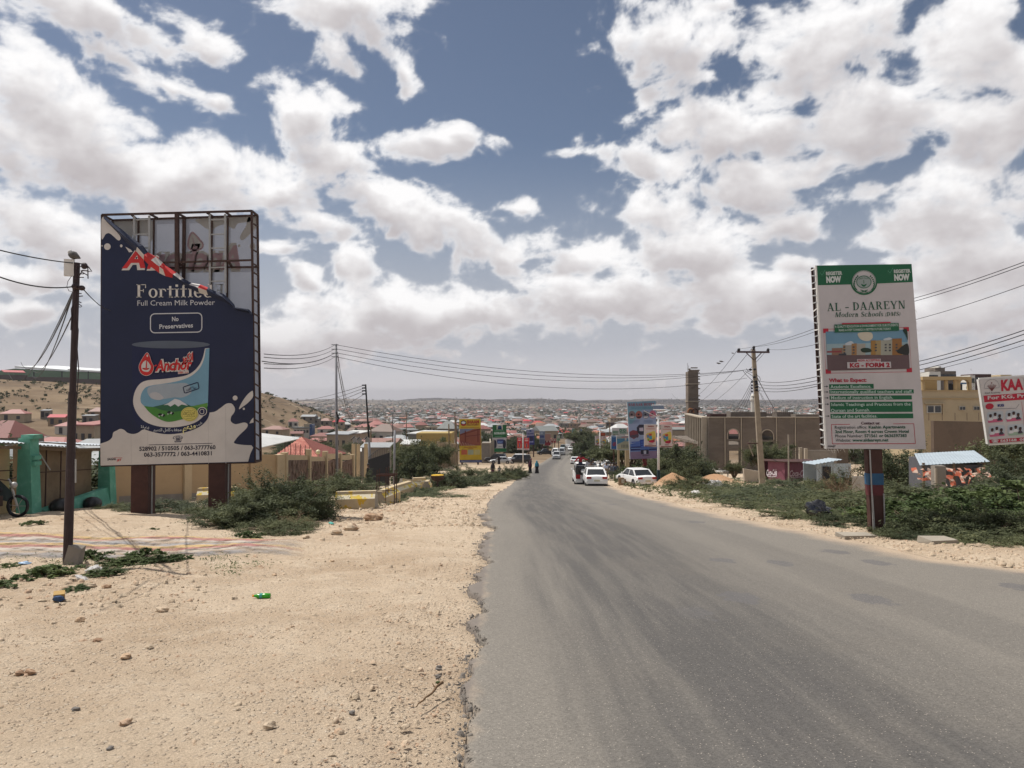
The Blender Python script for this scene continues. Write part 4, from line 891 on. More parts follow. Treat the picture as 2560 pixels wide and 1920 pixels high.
def yard_wall():
 t = thing("yard_wall", "tan yard wall with teal pillars and a lean-to zinc roof beside the motorcycle", "wall", gp(-14.2, 23.5))
 X = -14.15
 for y0, y1 in ((14.0, 21.55), (21.95, 25.75)):
  mb = MB(); wall_run(mb, (X - .55, y0, 0), (X - .55, y1, 0), 2.0, 1.95, .18, m_tan if y0 > 20 else m_beige); mb.build("wall_panel", t)
 for y, hh, w_ in ((21.75, 2.18, .44), (25.95, 2.0, .40)):
  z = H(X, y); mb = Hx([(X - .26, y - w_ / 2, z - .3), (X + .24, y - w_ / 2, z - .3), (X + .24, y + w_ / 2, z - .3), (X - .26, y + w_ / 2, z - .3)], [(X - .22, y - w_ / 2 + .02, z + hh), (X + .12, y - w_ / 2 + .02, z + hh), (X + .12, y + w_ / 2 - .02, z + hh), (X - .22, y + w_ / 2 - .02, z + hh)], m_teal)
  p = mb.build("pillar", t)
  for k, (dx, dz, s) in enumerate(((.16, 1.62, .16), (.18, 1.45, .13), (.05, hh + .05, .34))):
   mb = Bx((X + dx, y, z + dz), (s, w_ * (1.05 if k == 2 else .7), .12), m_teal); mb.build("ledge", p)
 mb = MB(); z = H(X, 24); mb.hexa([(X - .1, 22.2, H(X, 22.2) - .3), (X + .28, 22.2, H(X, 22.2) - .3), (X + .28, 25.8, H(X, 25.8) - .3), (X - .1, 25.8, H(X, 25.8) - .3)],
  [(X - .1, 22.2, H(X, 22.2) + .06), (X + .16, 22.2, H(X, 22.2) + .06), (X + .1, 25.8, H(X, 25.8) + .62), (X - .1, 25.8, H(X, 25.8) + .62)], m_teal); mb.build("plinth", t)
 def bars(ys_, nm="bar"):
  for y in ys_:
   mb = MB(); z = H(X, y); mb.bar((X - .32, y, z + .05), (X - .32, y + .03, z + 1.85), .03, .03, m_rust); mb.build(nm, t)
 bars((17.6, 18.5, 19.3, 20.1, 20.8, 23.0, 23.75, 24.5))
 for y0, y1 in ((17, 21.5), (22.0, 25.7)):
  mb = Br((X - .31, y0, H(X, y0) + 1.15), (X - .31, y1, H(X, y1) + 1.25), .03, .03, m_rust); mb.build("rail", t)
 mb = Br((X - .30, 22.55, H(X, 22.5) + 1.85), (X - .12, 22.9, H(X, 23) + 1.25), .03, .03, m_galv); mb.build("bracket", t)
 for y0, y1, tl in ((15.5, 21.5, .02), (22.0, 24.2, -.01), (24.25, 26.3, .05)):
  z0, z1 = H(X, y0) + 1.98, H(X, y1) + 1.96 + tl; mb = MB()
  corr_sheet(mb, (X - 1.5, y0, z0 + .16), (0, y1 - y0, z1 - z0), (1.52, 0, -.14 + tl), int((y1 - y0) / .09), .016, m_zinc)
  r = mb.build("roof_sheet", t)
  mb = Br((X - .12, y0, z0 - .08), (X - .12, y1, z1 - .08), .06, .09, m_bark); mb.build("batten", r)
yard_wall()
def loose(name, label, cat, mbf, loc, mats=None, smooth=False, group=None):
 mb = MB(); mbf(mb); o = mb.build(name, None, smooth=smooth);
 me = o.data; L = Vector(loc); me.transform(Matrix.Translation(-L)); o.location = L
 return tag(o, label, cat, group)
pz = P(64, 1116, 21.75)
loose("block", "pale yellow concrete block lying tilted on top of the near teal pillar", "block", lambda mb: mb.box((pz.x, pz.y, pz.z + .02), (.40, .2, .17), m_beige2, ry=-.16), pz)
def motorbike():
 c = P(-14, 1285, 20.2); c.z = H(c.x, c.y); t = thing("motorcycle", "dark motorcycle parked by the tan wall under a black parasol at the left edge", "motorcycle", c)
 mk = m_black; x, y, z = c
 for dx in (-.62, .62):
  mb = MB(); pts = [(x + dx + .27 * math.cos(a), y + .02, z + .29 + .27 * math.sin(a)) for a in np.linspace(0, 6.283, 17)]; mb.tube(pts, .045, 6, mk, False); w_ = mb.build("wheel", t, smooth=True)
  mb = MB()
  for a in range(6): mb.bar((x + dx, y + .02, z + .29), (x + dx + .25 * math.cos(a), y + .02, z + .29 + .25 * math.sin(a)), .012, .012, m_galv)
  mb.build("spokes", w_)
 mb = Bl((x - .1, y, z + .72), (.33, .12, .13), mk, 10, 6); mb.build("fuel_tank", t, smooth=True)
 mb = Bl((x - .55, y, z + .76), (.38, .12, .07), mk, 10, 6); mb.build("saddle", t, smooth=True)
 mb = Bx((x, y, z + .42), (.32, .2, .28), m_rust); mb.build("engine", t)
 mb = Tb([(x + .62, y, z + .29), (x + .42, y, z + .95), (x + .36, y, z + 1.02)], .03, 6, m_galv); mb.tube([(x + .36, y - .33, z + 1.05), (x + .38, y, z + .98), (x + .36, y + .33, z + 1.05)], .016, 6, m_rust); mb.build("handlebar", t)
 mb = Bl((x + .52, y, z + .86), .09, m_galv); mb.build("headlight", t, smooth=True)
 mb = Bl((x + .32, y - .35, z + 1.14), (.06, .02, .04), m_rust); mb.build("mirror", t)
motorbike()
pc = P(-6, 1215, 20.6)
def paras(mb):
 n = 8; r = .62; top = Vector((pc.x + .0, pc.y, pc.z + .22)); rim = [Vector((pc.x + r * math.cos(i * 6.283 / n), pc.y + r * math.sin(i * 6.283 / n), pc.z - .12 + .05 * (i % 2))) for i in range(n)]
 M = Matrix.Rotation(R(38), 3, 'Y'); rim = [M @ (v - top) + top for v in rim]
 for i in range(n): mb.geo([top, rim[i], rim[(i + 1) % n], top - Vector((0, 0, .01))], [(0, 1, 2), (3, 2, 1)], mat("dark_green_cloth", (.012, .02, .018), .8))
 mb.tube([top, (pc.x - .3, pc.y, H(pc.x, pc.y) - .1)], .016, 6, m_galv)
loose("parasol", "dark folded-down parasol tilted over the motorcycle at the left edge", "parasol", paras, (pc.x, pc.y, H(pc.x, pc.y)))
for k, (px_, D, s, lab) in enumerate(((142, 22.6, .26, "black rubbish sack against the tan wall beside the near teal pillar"), (187, 24.3, .24, "black rubbish sack at the foot of the teal plinth, nearer the billboard"))):
 x = -14.1 + .35; c = gp(x, D)
 loose("rubbish_sack", lab, "sack", lambda mb: mb.ball((c.x, c.y, c.z + s * .5), (s * 1.3, s * 1.2, s), mat("black_plastic", (.012, .012, .014), .35, .2, 4, spec=.5), 9, 6), c, smooth=True)
# beige wall, stone clad wall
def beige_wall():
 t = thing("boundary_wall", "plain beige rendered wall running behind the milk powder billboard", "wall", gp(-13, 30)); pts = [(-14.2, 26.2), (-13.15, 29.75), (-11.95, 33.8), (-11.3, 36.0)]
 for i in range(3):
  mb = MB(); wall_run(mb, (*pts[i], 0), (*pts[i + 1], 0), 1.88 + .03 * i, 1.92 + .03 * i, .2, m_beige, n=2); mb.build("wall_panel", t)
  mb = MB(); wall_run(mb, (*pts[i], 0), (*pts[i + 1], 0), .28, .28, .24, m_block, n=2); mb.build("footing", t)
 for i, (x, y) in enumerate(pts):
  mb = Bx((x + .02, y, H(x, y) + .85), (.34, .42 if i < 3 else .9, 2.3), m_beige2 if i in (1, 3) else m_beige, rz=-.28); mb.build("pilaster", t)
beige_wall()
def clad_wall():
 t = thing("garden_wall", "garden wall faced with dark red-brown stone between beige posts", "wall", gp(-11.4, 45)); ys = [36.3, 41.0, 45.2, 49.5, 54.0]
 X = lambda y: -11.2 - (y - 36) * .028
 for i in range(4):
  a, b = ys[i] + .14, ys[i + 1] - .14; mb = MB(); wall_run(mb, (X(a), a, 0), (X(b), b, 0), 1.72, 2.08 if i > 1 else 1.8, .18, m_clad, n=1); p = mb.build("stone_panel", t)
  mb = MB(); r_ = random.Random(i); k = 0   # slabs standing proud
  for _ in range(60):
   y = r_.uniform(a + .06, b - .06); z = H(X(y), y) + r_.uniform(.15, 1.6); mb.box((X(y) + .1, y, z), (.03 + .02 * r_.random(), r_.uniform(.1, .2), r_.uniform(.25, .5)), m_clad, jit=.015)
  sb = mb.build("stone_slab", p); sb["kind"] = "stuff"
  mb = MB(); wall_run(mb, (X(a), a, 0), (X(b), b, 0), 2.0 if i < 2 else 2.25, 2.05 if i < 2 else 2.35, .16, m_beige2, n=1)
  for v in range(len(mb.v)): pass
  o = mb.build("coping", t); zc = 1.66 if i < 2 else 1.95
  me = o.data
  for v in me.vertices:
   w_ = v.co + Vector(parent_world(t)); g0 = H(X(w_.y), w_.y)
   if w_.z < g0: v.co.z = g0 + zc + .02 - parent_world(t).z
 for y in ys:
  mb = Bx((X(y) + .06, y, H(X(y), y) + .95), (.3, .3, 2.9 if y > 36.5 else 2.3), m_beige2); mb.build("post", t)
 for k in range(6):
  y = 36.6 + k * 1.0; z = H(X(y), y) + 2.0; mb = Br((X(y), y, z - .1), (X(y), y, z + .62), .025, .025, m_rust); mb.build("spike", t)
 mb = MB()
 for k in range(9):
  y = 36.8 + k * .55; z = H(X(y), y) + 2.28; mb.tube([(X(y) + .02 * math.sin(a), y + .25 * math.cos(a) + a * .03, z + .25 * math.sin(a)) for a in np.linspace(0, 6.283, 13)], .006, 3, m_rust, False)
 mb.build("razor_wire", t)
 y = 43.6; z = H(X(y), y) + 2.06; mb = Br((X(y), y, z - .2), (X(y), y, z + .12), .05, .05, m_beige2); mb.ball((X(y), y, z + .25), .14, mat("globe_glass", (.62, .55, .35), .3, .05), 12, 8); mb.build("globe_lamp", t, smooth=True)
clad_wall()
def gate():
 t = thing("gate", "black sheet metal gate with wrought top between tall beige gateposts", "gate", gp(-11.3, 57));
 for px_, D, h in ((884, 54.8, 3.2), (896, 56.0, 3.2), (915, 57.5, 3.3)):
  x = P(px_, 1100, D).x; z = H(x, D); mb = Bx((x, D, z + h / 2 - .1), (.24, .24, h + .2), m_beige2); mb.build("gatepost", t)
  mb = Bx((x - .05, D, z + h + .42), (.36, .3, .05), m_black, rx=.2, ry=-.75); mb.bar((x, D, z + h - .1), (x, D, z + h + .4), .05, .05, m_galv); mb.box((x + .1, D, z + h + .28), (.28, .22, .36), mat("lamp_grey", (.22, .22, .22), .5)); mb.build("solar_lamp", t)
 a, b = P(920, 1200, 58.0), P(974, 1200, 61.0); z0 = H(a.x, 59)
 mb = Hx([(a.x, a.y, z0 - .1), (b.x, b.y, z0 - .2), (b.x, b.y + .06, z0 - .2), (a.x, a.y + .06, z0 - .1)], [(a.x, a.y, z0 + 2.15), (b.x, b.y, z0 + 2.5), (b.x, b.y + .06, z0 + 2.5), (a.x, a.y + .06, z0 + 2.15)], m_black); mb.build("gate_leaf", t)
 mb = MB(); pr = None
 for k in range(13):
  f = k / 12; p = Vector(a).lerp(Vector(b), f); zt = z0 + 2.15 + .35 * f; tp = Vector((p.x, p.y, zt + .12 + .45 * math.sin(f * 2.6))); mb.bar((p.x, p.y, zt - .02), tp, .022, .022, m_black)
  if pr: mb.bar(pr, tp, .03, .03, m_black)
  pr = tp
 mb.build("wrought_top", t)
gate()
# house behind the wall: red tiled hip roof
m_tile = mat("red_roof_tiles", (.40, .135, .10), .75, .22, 1.0, .0, col2=(.46, .20, .15))
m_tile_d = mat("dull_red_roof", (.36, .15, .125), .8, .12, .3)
def tile_house():
 c = (-25.5, 78); a = P(668, 1146, 75); b = P(856, 1143, 84); ap = P(754, 1092, 80); z0 = a.z; zb = b.z; g0 = H(-25, 80)
 t = thing("house", "house with a red tiled hip roof just behind the stone clad wall", "house", (ap.x, 80, g0))
 x0, x1, y0, y1 = a.x, b.x, 75, 86; z = P(755, 1147, 78).z; rg = Vector((ap.x, 80, ap.z))
 mb = Bx(((x0 + x1) / 2, 80.5, (g0 + z) / 2), (x1 - x0 - .8, 10, z - g0), m_beige2); mb.build("wall", t)
 C4 = [Vector((x0, y0, z)), Vector((x1, y0, z)), Vector((x1, y1, z)), Vector((x0, y1, z))]
 mb = MB();
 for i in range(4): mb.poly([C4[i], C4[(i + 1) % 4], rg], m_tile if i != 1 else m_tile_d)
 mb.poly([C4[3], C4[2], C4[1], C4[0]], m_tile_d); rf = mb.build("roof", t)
 # ribs of tiles running up each visible face
 for i in (0, 1):
  p, q = C4[i], C4[(i + 1) % 4]; n = 34; nn = (q - p).cross(rg - p).normalized(); nn = nn if nn.z > 0 else -nn; mb = MB(); k0 = (rg - p).dot((q - p).normalized()) / (q - p).length
  for k in range(1, n):
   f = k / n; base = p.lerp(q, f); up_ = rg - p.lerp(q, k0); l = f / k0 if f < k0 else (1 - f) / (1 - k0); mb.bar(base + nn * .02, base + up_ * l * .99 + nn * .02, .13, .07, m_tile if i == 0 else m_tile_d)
  o = mb.build("tile_rows", rf); o["kind"] = "stuff"
tile_house()
# ---------------------------------------------------------------- concrete barriers
def barrier_mesh(L, hgt=.62, m=m_yel):
 mb = MB(); pr = [(-.24, 0), (-.24, hgt * .62), (-.13, hgt * .84), (-.11, hgt), (.11, hgt), (.13, hgt * .84), (.24, hgt * .62), (.24, 0)]
 mats_ = [m, m_band, m, m, m, m_band, m]
 for s in range(7): mb.geo([(-L / 2, *pr[s]), (L / 2, *pr[s]), (L / 2, *pr[s + 1]), (-L / 2, *pr[s + 1])], [(3, 2, 1, 0)], mats_[s])
 for e in (-1, 1): mb.poly([(e * L / 2, *p) for p in (pr if e > 0 else reversed(pr))], m_conc)
 return mb
m_band = mat("barrier_sunlit_band", (.62, .56, .42), .8, .1, 3, col2=(.60, .44, .07), thr=(.50, .55))  # paler copy of the worn paint; sunlight on sloping faces put in its colour
brs = [(892, 1271, 1.28, -.03, .60, "worn yellow and white concrete barrier lying broadside, nearest of the row", 0), (967, 1259, 1.5, 1.35, .60, "pale concrete barrier end-on just beyond the broadside yellow one", 0),
  (545, 1262, 1.35, .08, .62, "yellow and white barrier behind the billboard's right post", 27.2)]
k = 0
for spec in brs:
 px_, py_, L, rz, hg, lab, D = spec; g0 = G(px_, py_) if not D else gp(P(px_, 1200, D).x, D)
 mb = barrier_mesh(L, hg); o = mb.build("concrete_barrier"); o.location = g0 - Vector((0, 0, .04)); o.rotation_euler = (0, -.03, rz); tag(o, lab, "barrier", "concrete barriers below the left verge")
row = [(1003, 1240, 2.0, 1.45, "sloping"), (1024, 1228, 2.0, 1.2, "low"), (1046, 1222, 1.2, .5, "short"), (1068, 1226, 1.1, 1.5, "stubby"), (1076, 1212, 2.2, 1.3, "tilted"), (1104, 1214, 2.2, 1.15, "long pale"), (1128, 1203, 1.8, 1.25, "farthest")]
for i, (px_, py_, L, rz, wd) in enumerate(row):
 g0 = G(px_, py_); mb = barrier_mesh(L * .74, .66 + .08 * (i % 3), m_yel if i % 2 else m_beige2); o = mb.build("concrete_barrier"); o.location = g0 - Vector((0, 0, .05)); o.rotation_euler = (random.uniform(-.12, .12), random.uniform(-.16, .18), rz + random.uniform(-.35, .35))
 tag(o, f"{wd} concrete barrier, {['third', 'fourth', 'fifth', 'sixth', 'seventh', 'eighth', 'last'][i]} along the row from the billboard", "barrier", "concrete barriers below the left verge")
def rack(mb):
 c = G(964, 1262); z = c.z
 for dx in (-.32, .0, .30):
  for dy in (0, .45): mb.bar((c.x + dx, c.y + dy, z - .1), (c.x + dx + .02, c.y + dy, z + (1.22 if dx else 1.3)), .028, .028, m_rust)
 for dy in (0, .45): mb.bar((c.x - .34, c.y + dy, z + 1.02), (c.x + .34, c.y + dy, z + 1.03), .04, .06, m_rust2)
 mb.bar((c.x - .3, c.y, z + .5), (c.x + .3, c.y, z + .5), .02, .02, m_rust)
loose("metal_rack", "rusty upright metal rack standing in front of the barriers", "rack", rack, G(964, 1262))
def brazier(mb):
 c = gp(*G(1094, 1222)[:2]); mb.tube([c, c + Vector((0, 0, .55))], .05, 8, m_rust); mb.tube([c + Vector((0, 0, .5)), c + Vector((0, 0, .62)), c + Vector((0, 0, .9))], [.1, .42, .5], 10, m_rust); mb.tube([c + Vector((0, 0, .88)), c + Vector((0, 0, .94))], [.44, .42], 10, mat("yellow_paint", (.55, .33, .03)))
loose("drum_stand", "black pedestal drum with a yellow top among the barriers", "drum", brazier, G(1094, 1222))
# ---------------------------------------------------------------- poles and wires
def wire(a, b, sag, r=.012, n=14):
 a, b = Vector(a), Vector(b); mb = Tb([a.lerp(b, i / n) - Vector((0, 0, sag * 4 * (i / n) * (1 - i / n))) for i in range(n + 1)], r, 4, mat("cable_black", (.015, .015, .017), .6), False); return mb
def lone_wires(nm, lab, lst, cat="cable"):
 mb = MB()
 for (a, b, s, r) in lst: w_ = wire(a, b, s, r); mb.geo(w_.v, w_.f, mat("cable_black", (.015, .015, .017), .6))
 o = mb.build(nm); tag(o, lab, cat); return o
def near_pole():
 g0 = G(168, 1412); D = g0.y; top = P(192, 657, D)
 t = thing("utility_pole", "dark steel pole with a white box on top standing nearest at left", "pole", g0); m = mat("dark_pole", (.035, .022, .024), .55, .25, 6, .1, 40)
 k = .43; mid = g0.lerp(top, 1 - k)
 mb = Tb([g0 - Vector((0, 0, .3)), mid], [.066, .058], 12, m); mb.tube([mid - Vector((0, 0, .02)), top], [.047, .045], 12, m); mb.build("shaft", t, smooth=False)
 mb = Bx(g0 + Vector((.11, .02, .12)), (.15, .15, .28), m_block, ry=.14, jit=.04); mb.build("footing", t)
 bx = P(182, 670, D - .02); mb = Bx(bx + Vector((-.04, -.02, 0)), (.13, .07, .25), mat("white_enamel", (.62, .60, .57), .5, .1), rz=.35); mb.build("junction_box", t)
 mb = Br(mid + Vector((.068, -.02, -1.0)), mid + Vector((.072, -.02, -1.35)), .02, .01, m_galv); mb.build("strap", t)
 mb = MB()
 def pp(x, y): return P(x * .2653, 560 + y * .2653, D - .05)
 for x0, y0, x1, y1 in ((740, 372, 812, 378), (740, 400, 800, 405), (735, 470, 792, 470), (740, 503, 790, 503), (735, 585, 790, 600), (733, 655, 768, 655), (735, 684, 780, 678), (735, 728, 765, 742), (762, 440, 830, 440), (765, 448, 830, 486)): mb.bar(pp(x0, y0), pp(x1, y1), .012, .012, m)
 mb.ball(pp(795, 395), (.05, .04, .05), m); mb.ball(pp(770, 603), (.05, .05, .04), m); mb.ball(pp(712, 590), (.055, .06, .05), m)
 mb.tube([pp(810, 380), pp(840, 410), pp(865, 447), pp(830, 445), pp(780, 435), pp(745, 490)], .008, 5, m); mb.tube([pp(828, 405), pp(830, 515)], .008, 5, m); mb.tube([pp(735, 780), pp(760, 783), pp(772, 775), pp(740, 752)], .006, 4, m)
 mb.tube([pp(675, 490), pp(640, 540), pp(630, 590), pp(650, 630), pp(690, 640)], .005, 4, m); mb.build("bracket_fittings", t)
 mb = Tb([pp(690, 760), pp(672, 800), pp(676, 870), pp(668, 1000)], .008, 5, m); mb.tube([pp(728, 800), pp(722, 900), pp(738, 1000), pp(728, 1180), pp(742, 1370), pp(720, 1700)], .008, 5, m); mb.build("hanging_cable", t)
 # bird perched on the box
 b = P(187, 643, D - .02) ; mw, mg = mat("white_feather", (.55, .54, .52)), mat("grey_feather", (.10, .095, .09))
 bt = thing("bird", "grey and white bird perched on the box of the nearest pole", "bird", b - Vector((0, 0, .03)))
 mb = Tb([pp(757, 325), pp(735, 312), pp(700, 297), pp(680, 288), pp(664, 280), pp(660, 266), pp(661, 258)], [.008, .03, .062, .058, .040, .030, .022], 10, mg); mb.build("body", bt, smooth=True)
 mb = Bl(pp(661, 266), (.034, .030, .038), mw, 10, 8); mb.ball(pp(668, 288), (.035, .035, .04), mw, 10, 6); mb.build("head", bt, smooth=True)
 mb = Tb([pp(659, 265), pp(651, 268)], [.010, .002], 5, m_black); mb.build("beak", bt)
 mb = Tb([pp(690, 300), pp(720, 305), pp(752, 322)], [.035, .04, .01], 8, m_black); mb.build("wing", bt, smooth=True)
 for dx in (0, 8): mb = Br(pp(694 + dx, 315), pp(696 + dx, 334), .008, .008, m_black); mb.build("leg", bt)
 W = [(P(-60, 610, 8.6), P(186, 658, D), .03, .008), (P(-60, 668, 8.6), P(186, 716, D), .10, .009), (P(208, 723, D), P(300, 765, 30), .25, .010)]
 lone_wires("overhead_cable", "thin black cables reaching the nearest pole from the left", W)
 g2 = P(100, 1000, 60)
 lone_wires("service_drop", "bundle of service cables falling away leftwards from the nearest pole", [(P(184, 725, D), P(20, 930, 40), .9, .008), (P(181, 740, D), P(52, 905, 40), .7, .012), (P(180, 790, D), P(78, 920, 40), .5, .01), (P(184, 730, D), P(75, 925, 40), .8, .01)])
near_pole()
def mid_poles():
 g1 = gp(P(843, 1200, 45).x, 45); tp = P(840, 860, 45)
 t = thing("utility_pole", "tall galvanised pole rising behind the big thorn bush", "pole", g1); mb = Tb([g1 - Vector((0, 0, .4)), tp], [.09, .07], 10, mat("grey_pole", (.20, .20, .215), .55, .15, 3)); mb.build("shaft", t, smooth=True)
 mb = MB()
 for y in (862, 873, 883, 892): p = P(838, y, 44.9); mb.bar(p, p + Vector((-.22, 0, 0)), .05, .04, m_black); mb.bar(p, p + Vector((.2, 0, 0)), .03, .03, m_black)
 mb.build("insulator", t); mb = Tb([P(843, 990, 45), P(852, 1000, 44.8), P(858, 1012, 44.8), P(859, 1018, 44.8)], .025, 5, m_galv); mb.tube([P(841, 1030, 44.8), P(846, 1046, 44.8), P(842, 1060, 44.8)], .06, 6, m_black); mb.build("cable_clamp", t)
 g2 = gp(P(929, 1200, 60).x, 60); t2p = P(914, 961, 58)
 t = thing("utility_pole", "thin leaning dark pole rising in front of the black gate", "pole", g2); mb = Tb([g2 - Vector((0, 0, .4)), g2.lerp(t2p, .45)], .10, 8, mat("grey_pole", (.2, .2, .2))); mb.tube([g2.lerp(t2p, .44), t2p], [.075, .06], 8, m_black); mb.build("shaft", t, smooth=True)
 mb = MB(); ins = [P(911, y, 58) for y in (963, 970, 977, 985)]
 for p in ins: mb.bar(p + Vector((.1, 0, 0)), p + Vector((-.18, 0, 0)), .10, .10, m_black)
 mb.build("insulator", t)
 g3 = gp(P(985, 1200, 62).x, 62); t = thing("post", "plain galvanised post standing before the green tree by the gate", "post", g3); mb = Tb([g3 - Vector((0, 0, .3)), P(987, 1076, 62)], .09, 8, mat("grey_pole", (.2, .2, .2))); mb.build("shaft", t, smooth=True)
 # crossarm pole on the right
 D = 58; gb = gp(P(1907, 1200, D).x, D); top = P(1883, 873, D); t = thing("utility_pole", "tall concrete pole with a crossarm in front of the unfinished building", "pole", gb); mc = mat("pole_concrete", (.27, .225, .17), .85, .2, 2.5, .2, 20)
 mb = MB(); w0, w1 = .23, .15; bz = gb - Vector((0, 0, .5)); mb.hexa([bz + Vector((sx * w0, sy * .15, 0)) for sx, sy in ((-1, -1), (1, -1), (1, 1), (-1, 1))], [top + Vector((sx * w1 * .85, sy * .12, 0)) for sx, sy in ((-1, -1), (1, -1), (1, 1), (-1, 1))], mc); mb.build("shaft", t)
 Q = lambda x, y, d=0: P(1740 + x * .14466, 820 + y * .14466, D - .2 + d)
 mb = Br(Q(712, 413), Q(1268, 418), .14, .14, mat("rust_arm", (.07, .045, .05), .7)); mb.build("crossarm", t)
 for a, b in ((Q(865, 425), Q(995, 550)), (Q(1135, 425), Q(1015, 550))): mb = Br(a, b, .06, .06, m_rust); mb.build("brace", t)
 for x, y in ((740, 372), (999, 332), (1246, 374)):
  p = Q(x, y); mb = Tb([p - Vector((0, 0, .22)), p - Vector((0, 0, .1)), p, p + Vector((0, 0, .1))], [.03, .10, .12, .07], 8, m_black); mb.build("insulator", t, smooth=True)
 for y in (925, 985, 1035, 1090):
  mb = MB(); p = Q(965, y); mb.tube([p - Vector((0, 0, .1)), p + Vector((0, 0, .06))], [.10, .04], 8, m_black); mb.bar(p, p + Vector((.3, 0, 0)), .03, .03, m_black); mb.build("insulator", t)
 mb = MB()
 for x, y in ((1015, 715), (1010, 850), (1040, 925), (1045, 965), (1050, 1020), (1050, 1075), (940, 720)): mb.ball(Q(x, y, -.1), (.14, .1, .09), m_black, 6, 4)
 for pts in (((810, 735), (860, 800), (930, 870), (1000, 930), (1060, 945)), ((850, 745), (920, 790), (990, 840), (1010, 900)), ((1040, 800), (1100, 850), (1115, 900), (1090, 920)), ((1070, 1000), (1110, 1050), (1090, 1100), (1055, 1090)), ((870, 700), (900, 750), (975, 770))): mb.tube([Q(*p, -.1) for p in pts], .018, 4, m_black)
 mb.build("clamp_cluster", t)
 gz = P(1878, 1108, D - .2); mb = Bx(gz + Vector((.1, 0, 0)), (.75, .3, .08), m_rust2); mb.bar(gz + Vector((-.2, 0, -.1)), gz + Vector((.15, 0, -1.0)), .07, .05, mc); mb.build("step_bracket", t)
 # spans
 A = [P(838, y, 44.9) for y in (862, 872, 882, 892)]
 L = [(P(x, y, 21.6), a, .25, .012) for (x, y), a in zip(((660, 885), (660, 893), (660, 909), (660, 920)), (A[0], A[1], A[2], A[3]))] + [(P(655, 903, 21.6), A[2], .3, .014)]
 lone_wires("overhead_cable", "bundle of cables between the billboard and the tall galvanised pole", L)
 L = [(A[i] + Vector((.05, 0, 0)), Q(*q), s, .013) for i, (q, s) in enumerate((((960, 715), 1.05), ((900, 718), 1.15), ((820, 735), 1.25), ((880, 866), 1.35)))]
 lone_wires("overhead_cable", "four long cables spanning the road between the two tall poles", L)
 L = [(P(660, 1000, 130), ins[0], .8, .02), (P(700, 1010, 150), ins[1], .8, .02), (P(740, 1012, 150), ins[2], .8, .02), (P(800, 1018, 150), ins[3], .8, .02)]
 lone_wires("overhead_cable", "faint cables running left from the thin leaning pole", L)
 L = [(P(844, 880, 45), P(886, 1030, 75), 1.6, .014), (P(844, 890, 45), P(890, 1034, 75), 1.2, .012), (P(844, 905, 45), P(893, 1030, 75), 2.0, .012), (P(844, 915, 45), P(888, 1036, 75), 1.5, .014)]
 lone_wires("service_drop", "service cables dropping from the tall galvanised pole towards the valley", L)
 far = [P(1740 + x * .1447, 820 + y * .1447, 190) for x, y in ((-420, 1130), (-330, 1200), (-260, 1290))]
 L = [(Q(730, 365), far[0], 3, .02), (Q(985, 330), far[1], 3, .02), (Q(1235, 372), far[2], 3, .02)]
 lone_wires("power_line", "three thin power lines descending leftwards from the crossarm pole", L)
 far = [P(1740 + x * .1447, 820 + y * .1447, 170) for x, y in ((420, 1340), (500, 1330), (570, 1330), (650, 1320))]
 lone_wires("power_line", "four low power lines descending leftwards from under the crossarm pole", [(Q(960, y), f, 2.2, .018) for y, f in zip((930, 985, 1035, 1090), far)])
 L = [(Q(745, 360), P(2150, 776, 26), .25, .010), (Q(1000, 325), P(2152, 783, 26), .25, .010), (Q(1250, 370), P(2160, 826, 26), .25, .010)]
 L += [(Q(1075, y0), P(2062, y1, 30), .2, .014) for y0, y1 in ((915, 937), (970, 947), (1022, 956), (1078, 961))]
 L += [(P(2150, 776, 26), P(2600, 640, 14), .12, .008), (P(2152, 783, 26), P(2600, 648, 14), .12, .008), (P(2160, 826, 26), P(2600, 698, 14), .12, .007)]
 L += [(P(2062, 937, 30), P(2600, 812, 15), .25, .01), (P(2062, 947, 30), P(2600, 822, 15), .25, .01), (P(2062, 956, 30), P(2600, 837, 15), .25, .01), (P(2062, 961, 30), P(2600, 850, 15), .25, .006)]
 lone_wires("power_line", "power lines passing behind the school billboard to the right edge", L)
 lone_wires("stay_wire", "stay wires slanting down rightwards from the crossarm pole", [(Q(1065, 870), P(1944, 1036, 88), .1, .03), (Q(1095, 1110), P(1922, 1018, 100), .2, .015), (Q(1120, 1130), P(1928, 1020, 100), .2, .015)])
 m2 = mat("grey_feather", (.10, .095, .09))
 for i, (x, y, lab) in enumerate(((390, 612, "small dark bird on the power line, lower of the close pair"), (438, 580, "small dark bird on the power line, upper of the close pair"), (636, 436, "tiny bird alone on the power line near the crossarm"))):
  p = Q(x, y, 8 - i); mb = MB(); s = .13 if i < 2 else .08; mb.tube([p + Vector((s * 1.7, 0, -s * .2)), p + Vector((s * .6, 0, 0)), p + Vector((-s * .3, 0, s * .1)), p + Vector((-s * 1.1, 0, s * .35)), p + Vector((-s * 1.6, 0, s * .2))], [.01, s * .45, s * .55, s * .35, .01], 7, m2)
  o = mb.build("bird", None, smooth=True); o.data.transform(Matrix.Translation(-p)); o.location = p; tag(o, lab, "bird", "birds on the power line")
mid_poles()
